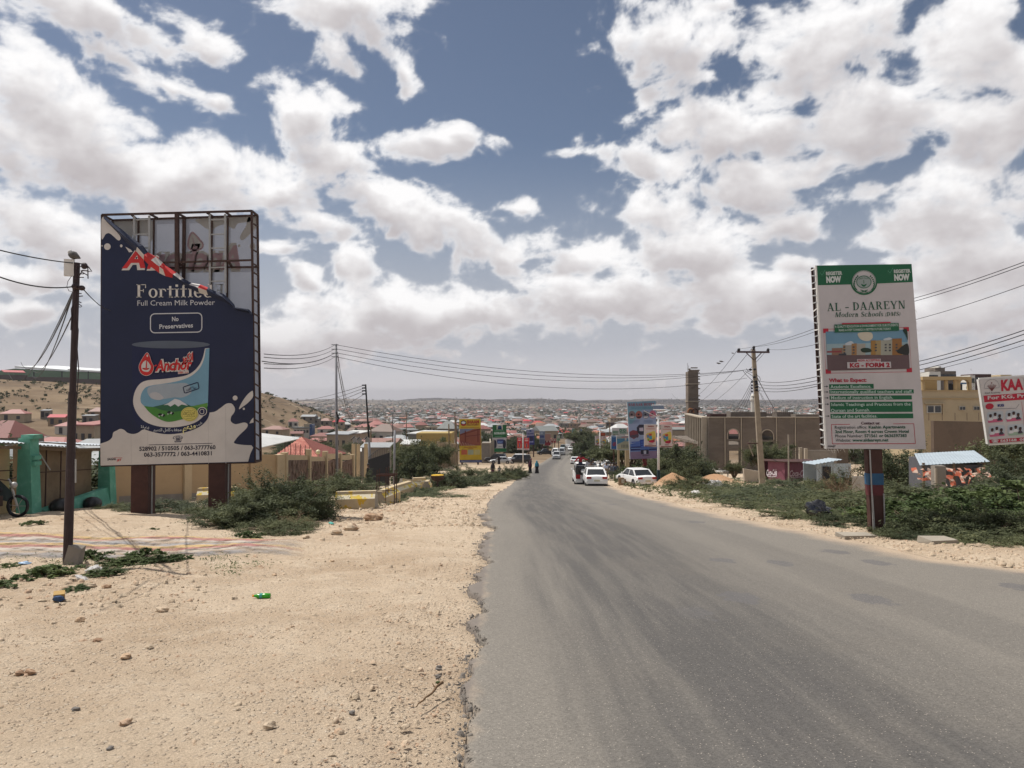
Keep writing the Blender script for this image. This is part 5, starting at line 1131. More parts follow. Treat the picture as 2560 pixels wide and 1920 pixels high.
# ---------------------------------------------------------------- vehicles
m_glass = mat("car_glass", (.018, .02, .023), .12, .0, 1, spec=.6); m_tyre = mat("tyre", (.018, .017, .016), .9, .1, 5); m_rim = mat("wheel_rim", (.34, .34, .35), .35, .05, 5, metal=.6)
m_tail = mat("tail_light", (.30, .015, .018), .25, 0, 1); m_head = mat("head_light", (.62, .62, .60), .15, 0, 1); m_plate = mat("number_plate", (.50, .47, .35), .6, 0, 1)
SP = {'sedan': dict(L=4.5, W=1.74, H=1.42, belt=.90, cb=(-1.70, 1.05), cr=(-.98, .30), nose=.70, tail=.98),
  'suv': dict(L=4.7, W=1.84, H=1.85, belt=1.12, cb=(-2.2, 1.0), cr=(-1.95, .42), nose=.98, tail=1.1),
  'van': dict(L=4.9, W=1.78, H=2.02, belt=1.10, cb=(-2.38, 2.15), cr=(-2.3, 1.35), nose=1.05, tail=1.1),
  'pickup': dict(L=4.9, W=1.78, H=1.78, belt=1.08, cb=(-.4, 1.35), cr=(-.25, .75), nose=.98, tail=1.0)}
def car(kind, paint, label, loc, rz, cat="car", group=None, name="car"):
 s = SP[kind]; t = local(thing(name, label, cat, loc, rz, group)); L, W, H_, b = s['L'] / 2, s['W'] / 2, s['H'], s['belt']
 mb = MB(); st = [(-L, .86, .36, s['tail'] * .74), (-L + .05, .95, .30, s['tail'] * .90), (-L + .35, 1, .26, s['tail']), (s['cb'][0] * .95, 1, .24, b + .03), (0, 1, .22, b), (s['cb'][1], 1, .24, b - .02), (L - .45, .98, .26, s['nose'] + .08), (L - .1, .93, .28, s['nose']), (L, .82, .36, s['nose'] * .8)]
 st.sort(key=lambda q: q[0]); vs = []; n = 11
 for y, w, z0, zt in st:
  w *= W; vs += [(-w * .9, y, z0), (-w, y, z0 + .16), (-w * 1.0, y, (z0 + zt) / 2 + .05), (-w * .96, y, zt - .06), (-w * .86, y, zt), (0, y, zt + .035), (w * .86, y, zt), (w * .96, y, zt - .06), (w, y, (z0 + zt) / 2 + .05), (w, y, z0 + .16), (w * .9, y, z0)]
 fs = [(i * n + k, (i + 1) * n + k, (i + 1) * n + (k + 1) % n, i * n + (k + 1) % n) for i in range(len(st) - 1) for k in range(n)] + [tuple(range(n)), tuple(reversed(range((len(st) - 1) * n, len(st) * n)))]
 mb.geo(vs, fs, paint); body = mb.build("body", t, smooth=False)
 c0, c1 = s['cb']; r0, r1 = s['cr']; wb, wr = W * .90, W * .74; zr = H_ - .05
 mb = MB(); bot = [(-wb, c0, b - .02), (wb, c0, b - .02), (wb, c1, b - .02), (-wb, c1, b - .02)]; top = [(-wr, r0, zr), (wr, r0, zr), (wr, r1, zr), (-wr, r1, zr)]
 mb.hexa(bot, top, m_glass); mb.build("windows", t)
 mb = Hx([(x * 1.02, y + (.05 if y > 0 else -.05), z - .01) for x, y, z in top], [(x * .9, y * .9, H_) for x, y, z in top], paint)
 rf = mb.build("roof", t)
 mb = MB()
 for i in range(4): mb.bar(Vector(bot[i]) * 1.0 + Vector((0, 0, -.02)), Vector(top[i]), .09, .09, paint)
 for sx in (-1, 1):
  for f in ((.5,) if kind != 'van' else (.3, .55, .8)): y = c0 + (c1 - c0) * f; yr = r0 + (r1 - r0) * f; mb.bar((sx * wb, y, b - .02), (sx * wr, yr, zr), .03, .08, paint)
 mb.build("pillar", t)
 if kind == 'pickup':
  mb = MB()
  for sx in (-1, 1): mb.box((sx * W * .93, -L / 2 - .25, b - .1), (.05, L - .35, .36), paint)
  mb.box((0, -L + .05, b - .1), (W * 1.8, .05, .36), paint); mb.build("tray_side", t)
 wy = L - .82
 for sx in (-1, 1):
  for y in (-wy, wy):
   r = .33 if kind != 'sedan' else .31; mb = Tb([(sx * (W - .22), y, r), (sx * (W - .01), y, r)], r, 16, m_tyre); w_ = mb.build("wheel", t)
   mb = Tb([(sx * (W - .05), y, r), (sx * (W + .006), y, r)], [r * .62, r * .55], 12, m_rim); mb.build("rim", w_)
   mb = Tb([(sx * (W - .12), y, r + .03), (sx * (W + .001), y, r + .03)], r * 1.17, 16, m_black); mb.build("wheel_arch", body)
  tz = s['tail'] - .17; mb = Bx((sx * W * .70, -L + .0, tz), (W * .42, .09, .16 if kind == 'sedan' else .34), m_tail); mb.build("taillight", t)
  mb = Bx((sx * W * .68, L - .03, s['nose'] - .13), (W * .36, .10, .15), m_head); mb.build("headlight", t)
  mb = Bl((sx * (W + .06), c1 - .35, b + .08), (.10, .06, .07), paint, 6, 4); mb.build("wing_mirror", t)
 for y, nm in ((-L - .03, "bumper"), (L + .02, "bumper")):
  mb = Bx((0, y, .47), (W * 1.86, .14, .22), paint); bp = mb.build(nm, t)
  mb = Bx((0, y * 1.035 if y > 0 else y - .075, .52 if y > 0 else .60), (.44, .02, .13), m_plate); mb.build("number_plate", bp)
  mb = Bx((0, y, .30), (W * 1.6, .1, .14), m_black); mb.build("lower_valance", bp)
 mb = Bx((0, L - .0, s['nose'] - .14), (W * .8, .05, .12), m_black); mb.build("grille", t)
 return t
def paint(n, c): return mat("paint_" + n, c, .28, .03, 1, spec=.55)
WHT, SIL, BLK, GRN, MRN = paint("white", (.70, .70, .69)), paint("silver", (.42, .43, .44)), paint("black", (.015, .015, .018)), paint("teal", (.05, .12, .12)), paint("maroon", (.12, .03, .03))
RY = lambda x, y: H(x, y) + .05
def at_px(px_, D): x = P(px_, 1100, D).x; return Vector((x, D, RY(x, D)))
def head(y): # road direction
 return math.atan2(-(xl(y + 6) - xl(y - 6)), 12.0)
car('sedan', WHT, "white saloon with red tail lights driving away just behind the loaded truck", at_px(1486.5, 59.5), R(-2))
car('sedan', WHT, "white saloon parked askew on the right verge beside the banner lamp post", Vector((*G(1590, 1213)[:2], G(1590, 1213).z)), R(14))
car('sedan', WHT, "white saloon driving away in the left lane ahead of the loaded truck", at_px(1437, 150), R(-5))
car('suv', SIL, "white and silver car coming uphill below the pair of minibuses", at_px(1391.5, 180), R(174))
car('sedan', WHT, "small white car coming uphill behind the two minibuses on the right side", at_px(1426, 255), R(176))
car('van', WHT, "white minibus coming uphill in the left lane, nearer the verge", at_px(1388.5, 205), R(172), "minibus", "minibuses coming uphill", "minibus")
car('van', SIL, "grey-fronted white minibus coming uphill beside the other minibus", at_px(1405, 212), R(173), "minibus", "minibuses coming uphill", "minibus")
car('van', MRN, "maroon and white minibus far down the road beside the roadside trees", at_px(1433, 290), R(174), "minibus", None, "minibus")
car('suv', GRN, "teal car far down the road just above the minibuses", at_px(1407, 262), R(172))
car('sedan', WHT, "tiny white car far down the road left of the maroon minibus", at_px(1419, 285), R(-6))
gs = lambda px_, D: Vector((P(px_, 1100, D).x, D, H(P(px_, 1100, D).x, D)))
car('sedan', SIL, "silver saloon parked broadside on the sand below the green billboard", gs(1252, 152), R(86), group="cars parked on the sand at left")
car('suv', BLK, "black four-wheel drive parked behind the silver saloon", gs(1240, 160), R(82), group="cars parked on the sand at left")
car('suv', WHT, "white estate car parked between the silver saloon and the banner pole", gs(1292, 158), R(80), group="cars parked on the sand at left")
car('suv', BLK, "black four-wheel drive parked beside the red banner pole", gs(1300, 152), R(84), group="cars parked on the sand at left")
car('sedan', WHT, "white saloon parked broadside under the roadside trees at right", gs(1520, 118), R(97))
car('sedan', WHT, "tiny white car parked behind the broadside white saloon at right", gs(1508, 135), R(60))
car('pickup', BLK, "black pickup parked side-on beyond the blue billboard at left", gs(1364, 215), R(100), "pickup", None, "pickup_truck")
# truck with men standing in the back
tk = at_px(1459, 64); tr = car('pickup', WHT, "old white pickup with men standing in its caged load bed, driving away", tk, R(-2), "pickup", None, "pickup_truck")
mb = MB(); z = 1.0
for sx in (-.82, .82): mb.box((sx, -1.35, 1.28), (.04, 2.1, .60), BLK)
mb.box((0, -2.42, 1.28), (1.66, .04, .62), BLK); mb.build("cage_panel", tr)
mb = MB()
for sx in (-.84, .84):
 for y in (-2.42, -1.4, -.4): mb.bar((sx, y, 1.0), (sx, y, 1.75), .04, .04, m_galv)
 mb.bar((sx, -2.42, 1.74), (sx, -.4, 1.74), .04, .04, m_galv)
mb.bar((-.84, -2.43, 1.74), (.84, -2.43, 1.74), .04, .04, m_galv); mb.build("cage_rail", tr)
mb = Tb([(-.2 + .30 * math.cos(a), -2.48, 1.30 + .30 * math.sin(a)) for a in np.linspace(0, 6.283, 17)], .07, 6, m_tyre, False); mb.ball((-.2, -2.48, 1.3), (.2, .03, .2), m_rim, 8, 5); mb.build("spare_wheel", tr)
mb = Bx((.25, -2.5, .78), (.9, .06, .24), mat("rust_orange", (.28, .12, .05))); mb.box((-.1, -2.47, .5), (1.3, .1, .25), WHT); mb.build("tailboard", tr)
# ---------------------------------------------------------------- people
m_skin = mat("dark_skin", (.085, .045, .028), .6, .05, 2)
def skinmesh(nm, parent, pts, edges, rad, m, root=0):
 me = bpy.data.meshes.new(nm); me.from_pydata(pts, edges, []); me.materials.append(m); o = bpy.data.objects.new(nm, me); COL.objects.link(o); o.parent = parent
 sk = o.modifiers.new("skin", 'SKIN'); sv_ = me.skin_vertices[0].data
 for i, r in enumerate(rad): sv_[i].radius = (r, r); sv_[i].use_root = (i == root)
 sk.use_smooth_shade = True; ss = o.modifiers.new("sub", 'SUBSURF'); ss.levels = ss.render_levels = 1
 return o
def person(label, loc, rz, shirt, legs, hair=None, h=1.72, robe=None, stride=.12, arm=(.0, .0), veil=None, sit=0.0, group=None):
 """faces local +y; arm = how far each hand is raised outwards"""
 t = local(thing("person", label, "person", loc, rz, group)); k = h / 1.72
 j = [(0, 0, .92), (0, .01, 1.15), (0, 0, 1.38), (0, .0, 1.50), (0, .02, 1.60), (0, .02, 1.70),
   (-.19, 0, 1.40), (-.25 - arm[0] * .2, .02, 1.12 + arm[0] * .12), (-.25 - arm[0] * .45, .10, .90 + arm[0] * .35), (-.26 - arm[0] * .5, .13, .80 + arm[0] * .40),
   (.19, 0, 1.40), (.25 + arm[1] * .2, .02, 1.12 + arm[1] * .12), (.25 + arm[1] * .45, .10, .90 + arm[1] * .35), (.26 + arm[1] * .5, .13, .80 + arm[1] * .40),
   (-.10, 0, .86), (-.10, stride * .6, .48), (-.10, stride, .08), (-.10, stride + .14, .03),
   (.10, 0, .86), (.10, -stride * .3, .48), (.10, -stride, .09), (.10, -stride + .14, .04)]
 j = [(x * k, y * k, z * k) for x, y, z in j]; E_ = [(0, 1), (1, 2), (2, 3), (3, 4), (4, 5), (2, 6), (6, 7), (7, 8), (8, 9), (2, 10), (10, 11), (11, 12), (12, 13), (0, 14), (14, 15), (15, 16), (16, 17), (0, 18), (18, 19), (19, 20), (20, 21)]
 rd = [.13, .125, .12, .055, .095, .085, .06, .045, .035, .04, .06, .045, .035, .04, .09, .062, .042, .035, .09, .062, .042, .035]
 skinmesh("body", t, j, E_, [r * k for r in rd], m_skin)
 if robe is None:
  ix = [1, 0, 14, 15, 16, 18, 19, 20]; mp = {a: i for i, a in enumerate(ix)}
  skinmesh("trousers", t, [j[a] for a in ix], [(mp[a], mp[b]) for a, b in ((0, 1), (0, 14), (14, 15), (15, 16), (0, 18), (18, 19), (19, 20))], [.135 * k, .15 * k] + [.115 * k, .085 * k, .07 * k] * 2, legs, 1)
  ix = [0, 1, 2, 6, 7, 8, 10, 11, 12]; mp = {a: i for i, a in enumerate(ix)}
  skinmesh("shirt", t, [j[a] for a in ix], [(mp[a], mp[b]) for a, b in ((0, 1), (1, 2), (2, 6), (6, 7), (7, 8), (2, 10), (10, 11), (11, 12))], [.15 * k, .145 * k, .145 * k, .085 * k, .065 * k, .05 * k, .085 * k, .065 * k, .05 * k], shirt)
  mb = Bl((0, -.005, 1.70 * k), (.10 * k, .11 * k, .08 * k), hair or m_black, 8, 6); mb.build("hair", t, smooth=True)
 else:
  mb = MB(); rings = [(.02, .30, .24), (.25, .26, .21), (.6, .22, .18), (.95, .21, .17), (1.2, .22, .16), (1.38, .23, .15), (1.46, .15, .12), (1.52, .10, .10)]; n = 12; vs = []
  for z_, rx, ry in rings: vs += [(rx * k * math.cos(6.283 * i / n) * (1 + .06 * math.sin(3 * i)), ry * k * math.sin(6.283 * i / n) + (.05 if z_ < .3 else 0), z_ * k) for i in range(n)]
  mb.geo(vs, [(r * n + i, r * n + (i + 1) % n, (r + 1) * n + (i + 1) % n, (r + 1) * n + i) for r in range(len(rings) - 1) for i in range(n)], robe); mb.build("robe", t, smooth=True)
  mb = MB(); rings = [(.98, .27, .21), (1.2, .27, .19), (1.40, .24, .16), (1.5, .13, .12), (1.58, .11, .12), (1.68, .105, .115), (1.75, .05, .06)]; vs = []
  for z_, rx, ry in rings: vs += [(rx * k * math.cos(6.283 * i / n), ry * k * math.sin(6.283 * i / n) - .015, z_ * k) for i in range(n)]
  mb.geo(vs, [(r * n + i, r * n + (i + 1) % n, (r + 1) * n + (i + 1) % n, (r + 1) * n + i) for r in range(len(rings) - 1) for i in range(n)] + [tuple(range((len(rings) - 1) * n, len(rings) * n))], veil or robe); mb.build("veil", t, smooth=True)
 return t
def cloth(n, c): return mat("cloth_" + n, c, .9, .12, 6)
cb, cn, cr_, cw, cg, cbr, cp = cloth("black", (.016, .014, .018)), cloth("navy", (.03, .035, .06)), cloth("red", (.30, .02, .03)), cloth("white", (.50, .50, .52)), cloth("grey", (.12, .13, .15)), cloth("brown", (.10, .06, .045)), cloth("plum", (.055, .02, .035))
person("woman in a maroon veil walking on the left road edge", gs(1325, 99), R(8), None, None, robe=cb, veil=cp, h=1.66)
person("woman in a black robe with a turquoise shawl walking beside her companion", gs(1342, 98.5), R(-6), None, None, robe=cb, veil=cloth("turquoise", (.03, .16, .22)), h=1.70)
w1 = G(1232, 1192); person("veiled woman in dark clothes walking on the sand left of the verge bushes", w1, R(20), None, None, robe=cp, veil=cb, h=1.7)
person("child walking close beside the veiled woman on the sand", w1 + Vector((.75, .2, 0)), R(10), cg, cn, h=1.25)
tb = tk + Vector((0, 0, .62))
person("man in a red shirt standing arms spread in the pickup's load bed", tb + Vector((-.42, -1.6, .35)), R(0), cr_, cn, arm=(.5, .9), h=1.7, stride=0)
person("man in a white shirt standing in the right of the load bed", tb + Vector((.30, -1.5, -.05)), R(20), cw, cn, arm=(.2, .2), stride=0)
person("man in a grey shirt leaning on the right rail of the load bed", tb + Vector((.62, -1.75, -.12)), R(-20), cg, cg, arm=(.6, .1), stride=0)
person("man in a brown shirt standing at the back of the load bed against the cage", tb + Vector((.42, -2.2, -.25)), R(10), cbr, cn, stride=0)
pc_ = [(1516, 83, 175, cloth("pale_blue", (.36, .42, .55)), cloth("khaki", (.18, .14, .10)), "man in a pale blue shirt walking up the right verge towards the road"),
  (1527, 79, 170, cn, cn, "man in dark clothes walking leftmost of the trio on the right verge"),
  (1533, 77, 185, cg, cg, "man in grey clothes walking in the middle of the trio on the right verge"), (1540, 76, 180, cloth("slate", (.06, .075, .11)), cbr, "man in a slate shirt walking rightmost of the trio on the right verge")]
for px_, D, a, s_, l_, lab in pc_: person(lab, gs(px_, D), R(a), s_, l_, stride=.16)
person("man in black standing beside the black gate", gs(921, 56), R(90), cb, cb)
person("person in dark clothes standing before the parked silver saloon", gs(1247.5, 149), R(180), None, None, robe=cb)
# ---------------------------------------------------------------- other billboards and banner poles
def board(name, label, D, px4, posts, faces, th=.25, gap=.012, cat="billboard", nrm=(0, -1, 0), post_m=None):
 """px4 = corner spots TL TR BR BL on a plane at distance D; faces(Z, mb) draws"""
 cx = sum(p[0] for p in px4) / 4; t = thing(name, label, cat, gs(cx, D + .2)); Z = Sheet(P(cx, 1100, D), nrm, (0, 0, 1), gap)
 mb = MB(); f = [Z.at(*p) for p in px4]; nb = -Z.n * th; mb.hexa([f[3], f[2], f[2] + nb, f[3] + nb], [f[0], f[1], f[1] + nb, f[0] + nb], mat("board_white", (.5, .48, .48), .7)); pn = mb.build("panel", t)
 mb = MB(); faces(Z, mb); mb.build("print", pn)
 for px_, w_, y0 in posts:
  a = P(px_, y0, D + th / 2); g0 = H(a.x, D); mb = Bx((a.x, D + th + w_ / 2, (a.z + g0) / 2 - .2), (w_, w_, a.z - g0 + .5), post_m or m_rust2); mb.build("post", t)
 return t
def quad(x0, y0, x1, y1): return [(x0, y0), (x1, y0), (x1, y1), (x0, y1)]
z7 = lambda x, y: (1100 + x * .18083, 950 + y * .18083); z8 = lambda x, y: (1380 + x * .18083, 1000 + y * .18083)
def q7(pts): return [z7(*p) for p in pts]
def q8(pts): return [z8(*p) for p in pts]
def shaam(Z, mb):
 Y_ = ink(186, 160, 50); Z.poly(mb, q7([(265, 540), (562, 535), (577, 1105), (270, 1108)]), Y_, 1); Z.poly(mb, q7([(272, 1105), (577, 1102), (578, 1140), (274, 1142)]), ink(52, 64, 118), 1)
 Z.poly(mb, q7([(270, 675), (560, 670), (566, 905), (272, 910)]), ink(130, 74, 58), 2); Z.poly(mb, q7([(270, 675), (480, 672), (275, 750)]), ink(110, 116, 140), 3); Z.poly(mb, q7([(272, 830), (520, 905), (272, 910)]), ink(120, 66, 60), 3)
 for k in range(6): Z.line(mb, z7(275 + k * 36, 850 + k * 9), z7(300 + k * 36, 910), 1.2, ink(176, 146, 130), 4)
 for x in (350, 525): Z.line(mb, z7(x, 700 if x < 400 else 685), z7(x, 860), 2.4, ink(96, 40, 34), 4)
 Z.line(mb, z7(275, 760), z7(560, 676), 2.2, ink(96, 40, 34), 4); Z.line(mb, z7(360, 780), z7(560, 755), 1.6, ink(96, 40, 34), 4)
 Z.poly(mb, q7(ell(325, 597, 40)), ink(40, 36, 50), 2); Z.poly(mb, q7(ell(325, 610, 38, 24, 16, 0, 180)), ink(160, 40, 40), 3); Z.poly(mb, q7(ell(325, 590, 28, 18)), ink(206, 206, 206), 4)
 Z.text(mb, "SHAAM", *z7(370, 602), *z7(540, 598), 7.6, ink(150, 36, 34), 3, .05); Z.text(mb, "FACTORY", *z7(370, 632), *z7(540, 628), 3.8, ink(120, 46, 30), 3, .05)
 Z.line(mb, z7(290, 660), z7(545, 655), 1.2, ink(140, 90, 40), 3); Z.text(mb, "Canopy Metal House", *z7(330, 936), *z7(508, 933), 3, ink(140, 50, 34), 3, .03); Z.text(mb, "Industries", *z7(385, 955), *z7(455, 953), 2, ink(140, 50, 34), 3, .03)
 for x, c in ((295, (178, 96, 70)), (385, (150, 160, 140)), (475, (176, 168, 110))): Z.poly(mb, [z7(x, 965), z7(x + 80, 963), z7(x + 80, 1030), z7(x, 1034)], ink(*c), 3)
 Z.line(mb, z7(290, 1122), z7(560, 1120), 1.4, ink(150, 160, 190), 3)
board("billboard", "tall yellow billboard with a red-brown canopy picture above the left verge", 150, q7([(265, 540), (562, 535), (578, 1140), (274, 1143)]), ((1155, .35, 1150), (1195, .35, 1150)), shaam)
def noradin(Z, mb):
 Gn = ink(24, 92, 46); Z.poly(mb, q7([(726, 622), (918, 618), (920, 795), (728, 798)]), Gn, 1); Z.poly(mb, q7([(725, 945), (916, 942), (916, 992), (722, 996)]), ink(28, 104, 60), 1); Z.poly(mb, q7([(728, 798), (918, 800), (916, 945), (726, 945)]), ink(176, 172, 174), 1)
 Z.poly(mb, q7(quad(782, 620, 868, 687)), ink(176, 176, 160), 2); Z.poly(mb, q7(ell(826, 655, 26, 26)), ink(26, 70, 110), 3); Z.poly(mb, q7([(790, 684), (860, 684), (850, 664), (800, 664)]), ink(24, 54, 90), 3)
 Z.text(mb, "NORADIN", *z7(748, 752), *z7(902, 748), 5.4, ink(190, 206, 196), 2, .05); Z.line(mb, z7(755, 702), z7(880, 700), .9, ink(120, 170, 140), 2); Z.line(mb, z7(760, 780), z7(860, 778), .8, ink(120, 170, 140), 2)
 for x in (735, 865): Z.poly(mb, q7(spl([(x, 850), (x + 20, 825), (x + 45, 850), (x + 45, 920), (x + 25, 945), (x, 920)], 3)), ink(30, 34, 52), 2)
 Z.poly(mb, q7([(785, 830), (880, 826), (872, 885), (795, 885)]), ink(36, 52, 110), 3); Z.poly(mb, q7(quad(792, 882, 868, 940)), ink(186, 186, 190), 4); Z.line(mb, z7(790, 822), z7(878, 818), 1.4, ink(36, 52, 110), 3); Z.text(mb, "INSAF", *z7(800, 870), *z7(866, 868), 4, ink(120, 150, 200), 4, .04); Z.line(mb, z7(808, 918), z7(858, 918), 1, ink(80, 80, 90), 5)
board("billboard", "green billboard with a crest above a white panel of two black bottles", 175, q7([(726, 620), (918, 616), (916, 994), (722, 998)]), ((1238, .4, 1128), (1260, .4, 1128)), noradin)
def blueboard(Z, mb):
 Z.poly(mb, q7([(1195, 685), (1300, 683), (1306, 893), (1200, 897)]), ink(128, 128, 156), 1); Z.poly(mb, q7([(1198, 775), (1303, 770), (1306, 893), (1200, 897)]), ink(48, 54, 116), 2)
 Z.poly(mb, q7(ell(1250, 705, 16, 14)), ink(60, 84, 130), 2); Z.text(mb, "CALAAMO", *z7(1206, 752), *z7(1296, 748), 3.2, ink(50, 56, 110), 3, .05); Z.poly(mb, q7(spl([(1215, 800), (1250, 775), (1290, 800), (1280, 840), (1230, 840)], 3)), ink(34, 34, 70), 3); Z.text(mb, "PHONE", *z7(1215, 865), *z7(1290, 862), 3, ink(150, 150, 190), 3, .05)
board("billboard", "lilac and navy billboard just right of the red banner pole", 195, q7([(1195, 685), (1300, 683), (1306, 893), (1200, 897)]), ((1322, .3, 1111), (1334, .3, 1111)), blueboard)
def greyboard(Z, mb):
 Z.poly(mb, q7(quad(1375, 708, 1452, 885)), ink(112, 122, 136), 1); Z.poly(mb, q7(quad(1380, 765, 1440, 800)), ink(54, 62, 110), 2); Z.poly(mb, q7(ell(1405, 735, 18, 12)), ink(150, 160, 170), 2); Z.poly(mb, q7(quad(1378, 820, 1448, 880)), ink(80, 90, 112), 2)
board("billboard", "grey-blue billboard behind the lilac and navy one", 225, q7(quad(1375, 706, 1452, 887)), ((1356, .5, 1109),), greyboard)
def pinkboard(Z, mb):
 Z.poly(mb, q7(quad(1448, 745, 1530, 850)), ink(150, 112, 100), 1); Z.poly(mb, q7(quad(1448, 850, 1530, 905)), ink(128, 34, 44), 1)
 for k in range(4): Z.poly(mb, q7(ell(1460 + k * 19, 850, 8, 14, 8)), ink(170, 150, 140) if k % 2 else ink(80, 30, 40), 2)
board("billboard", "dusty pink and crimson billboard right of the grey-blue one", 235, q7(quad(1447, 743, 1531, 906)), ((1370, .4, 1113),), pinkboard)
for lab, a, c in (("small crimson board far down the left verge", (1535, 808, 1562, 865), (140, 30, 40)), ("small red board beside the small green sign far down the road", (1570, 812, 1600, 868), (160, 44, 50)), ("small white and green sign far down the left verge", (1618, 768, 1662, 838), (130, 160, 130))):
 board("sign", lab, 262, q7(quad(*a)), ((z7((a[0] + a[2]) / 2, 0)[0], .25, z7(0, a[3])[1] - 1),), lambda Z, mb: (Z.poly(mb, q7(quad(*a)), ink(*c), 1), Z.poly(mb, q7(quad(a[0] + 6, a[1] + 8, a[2] - 6, (a[1] + a[3]) / 2)), ink(190, 180, 170), 2), Z.line(mb, z7(a[0] + 6, a[3] - 14), z7(a[2] - 6, a[3] - 14), 1, ink(60, 60, 60), 2)), cat="sign")
board("sign", "plain blue road sign high over the far end of the road", 330, q7(quad(1924, 680, 1972, 732)), ((1451, .3, 1081),), lambda Z, mb: (Z.poly(mb, q7(quad(1926, 682, 1970, 730)), ink(48, 84, 160), 1), Z.line(mb, z7(1934, 706), z7(1962, 706), 1, ink(150, 170, 200), 2)), cat="sign")
board("sign", "faded teal sign left of the plain blue one far down the road", 335, q7(quad(1822, 670, 1868, 742)), ((1433, .3, 1083),), lambda Z, mb: Z.poly(mb, q7(quad(1824, 672, 1866, 740)), ink(84, 124, 122), 1), cat="sign")
m_wp = mat("white_pole", (.62, .60, .58), .5, .08, 2); m_solar = mat("solar_cell", (.03, .04, .06), .25, .1, 3)
def lamp(label, px_, D, ytop, arm, bans, draw, dark=True, solar=(20, 6, 0)):
 x = P(px_, 1100, D).x; g0 = Vector((x, D, H(x, D))); tp = P(px_, ytop, D); s = D / F
 t = thing("street_lamp", label, "street lamp", g0); mb = Tb([g0 - Vector((0, 0, .3)), tp], [.11, .07], 8, m_wp); mb.build("pole", t, smooth=True)
 if dark: mb = Tb([g0, g0 + Vector((0, 0, 1.25))], .135, 8, mat("dark_teal_paint", (.02, .04, .05))); mb.box(g0, (.9, .7, .14), m_conc); mb.build("base", t)
 mb = Br(tp + Vector((0, 0, -.1)), tp + Vector((arm[0] * s, 0, arm[1] * s)), .07, .05, m_wp); mb.build("lamp_arm", t)
 mb = MB(); c = tp + Vector((solar[2] * s, 0, solar[3] * s if len(solar) > 3 else .4)); mb.box(c, (solar[0] * s, .7, .05), m_solar, rx=.5); mb.build("solar_panel", t)
 mb = MB()
 for dz in (-.36, .36): mb.box(c + Vector((0, dz * math.cos(.5), dz * math.sin(.5))), (solar[0] * s + .06, .05, .07), m_wp, rx=.5)
 mb.build("panel_frame", t)
 for b in bans:
  Z = Sheet((0, D - .1, 0), (0, -1, 0), (0, 0, 1), .01); mb = MB(); f = [Z.at(*p) for p in b]; mb.hexa([f[3], f[2], f[2] + Vector((0, .08, 0)), f[3] + Vector((0, .08, 0))], [f[0], f[1], f[1] + Vector((0, .08, 0)), f[0] + Vector((0, .08, 0))], mat("board_white", (.5, .48, .48))); p = mb.build("banner", t)
  mb = MB(); draw(Z, mb, b); mb.build("banner_print", p); mb = MB(); xm = (b[0][0] + b[1][0]) / 2
  for y in (b[0][1] + 1, b[3][1] - 1): mb.bar(P(px_, y, D - .03), P(xm, y, D - .03), .03, .03, m_wp)
  mb.build("bracket", t)
def redban(Z, mb, b):
 x0, y0, x1, y1 = b[0][0], b[0][1], b[2][0], b[2][1]; w_, h_ = x1 - x0, y1 - y0; Z.poly(mb, quad(x0 + .3, y0 + .3, x1 - .3, y1 - h_ * .13), ink(176, 34, 48), 1); Z.text(mb, "IFKA", x0 + w_ * .25, y0 + h_ * .12, x1 - w_ * .25, y0 + h_ * .12, 2, ink(210, 170, 170), 2, .05); Z.text(mb, "FIRST", x0 + w_ * .18, y0 + h_ * .27, x1 - w_ * .18, y0 + h_ * .27, 2.6, ink(210, 190, 190), 2, .05)
 Z.poly(mb, spl([(x0 + w_ * .2, y0 + h_ * .7), (x0 + w_ * .45, y0 + h_ * .38), (x0 + w_ * .75, y0 + h_ * .6), (x0 + w_ * .6, y0 + h_ * .84)], 3), ink(196, 96, 50), 2); Z.poly(mb, quad(x0 + w_ * .4, y0 + h_ * .45, x0 + w_ * .6, y0 + h_ * .78), ink(90, 70, 110), 3); Z.line(mb, (x0 + 2, y1 - 1.8), (x1 - 2, y1 - 1.8), 1.2, ink(160, 60, 60), 2)
lamp("white solar street lamp with two small red banners above the verge bushes", 1307.5, 140, 1077, (-10, 2), [quad(1292.8, 1093.5, 1305.2, 1124.5), quad(1309.8, 1094.5, 1323.2, 1125.5)], redban, dark=False, solar=(13, 5, 2, 4))
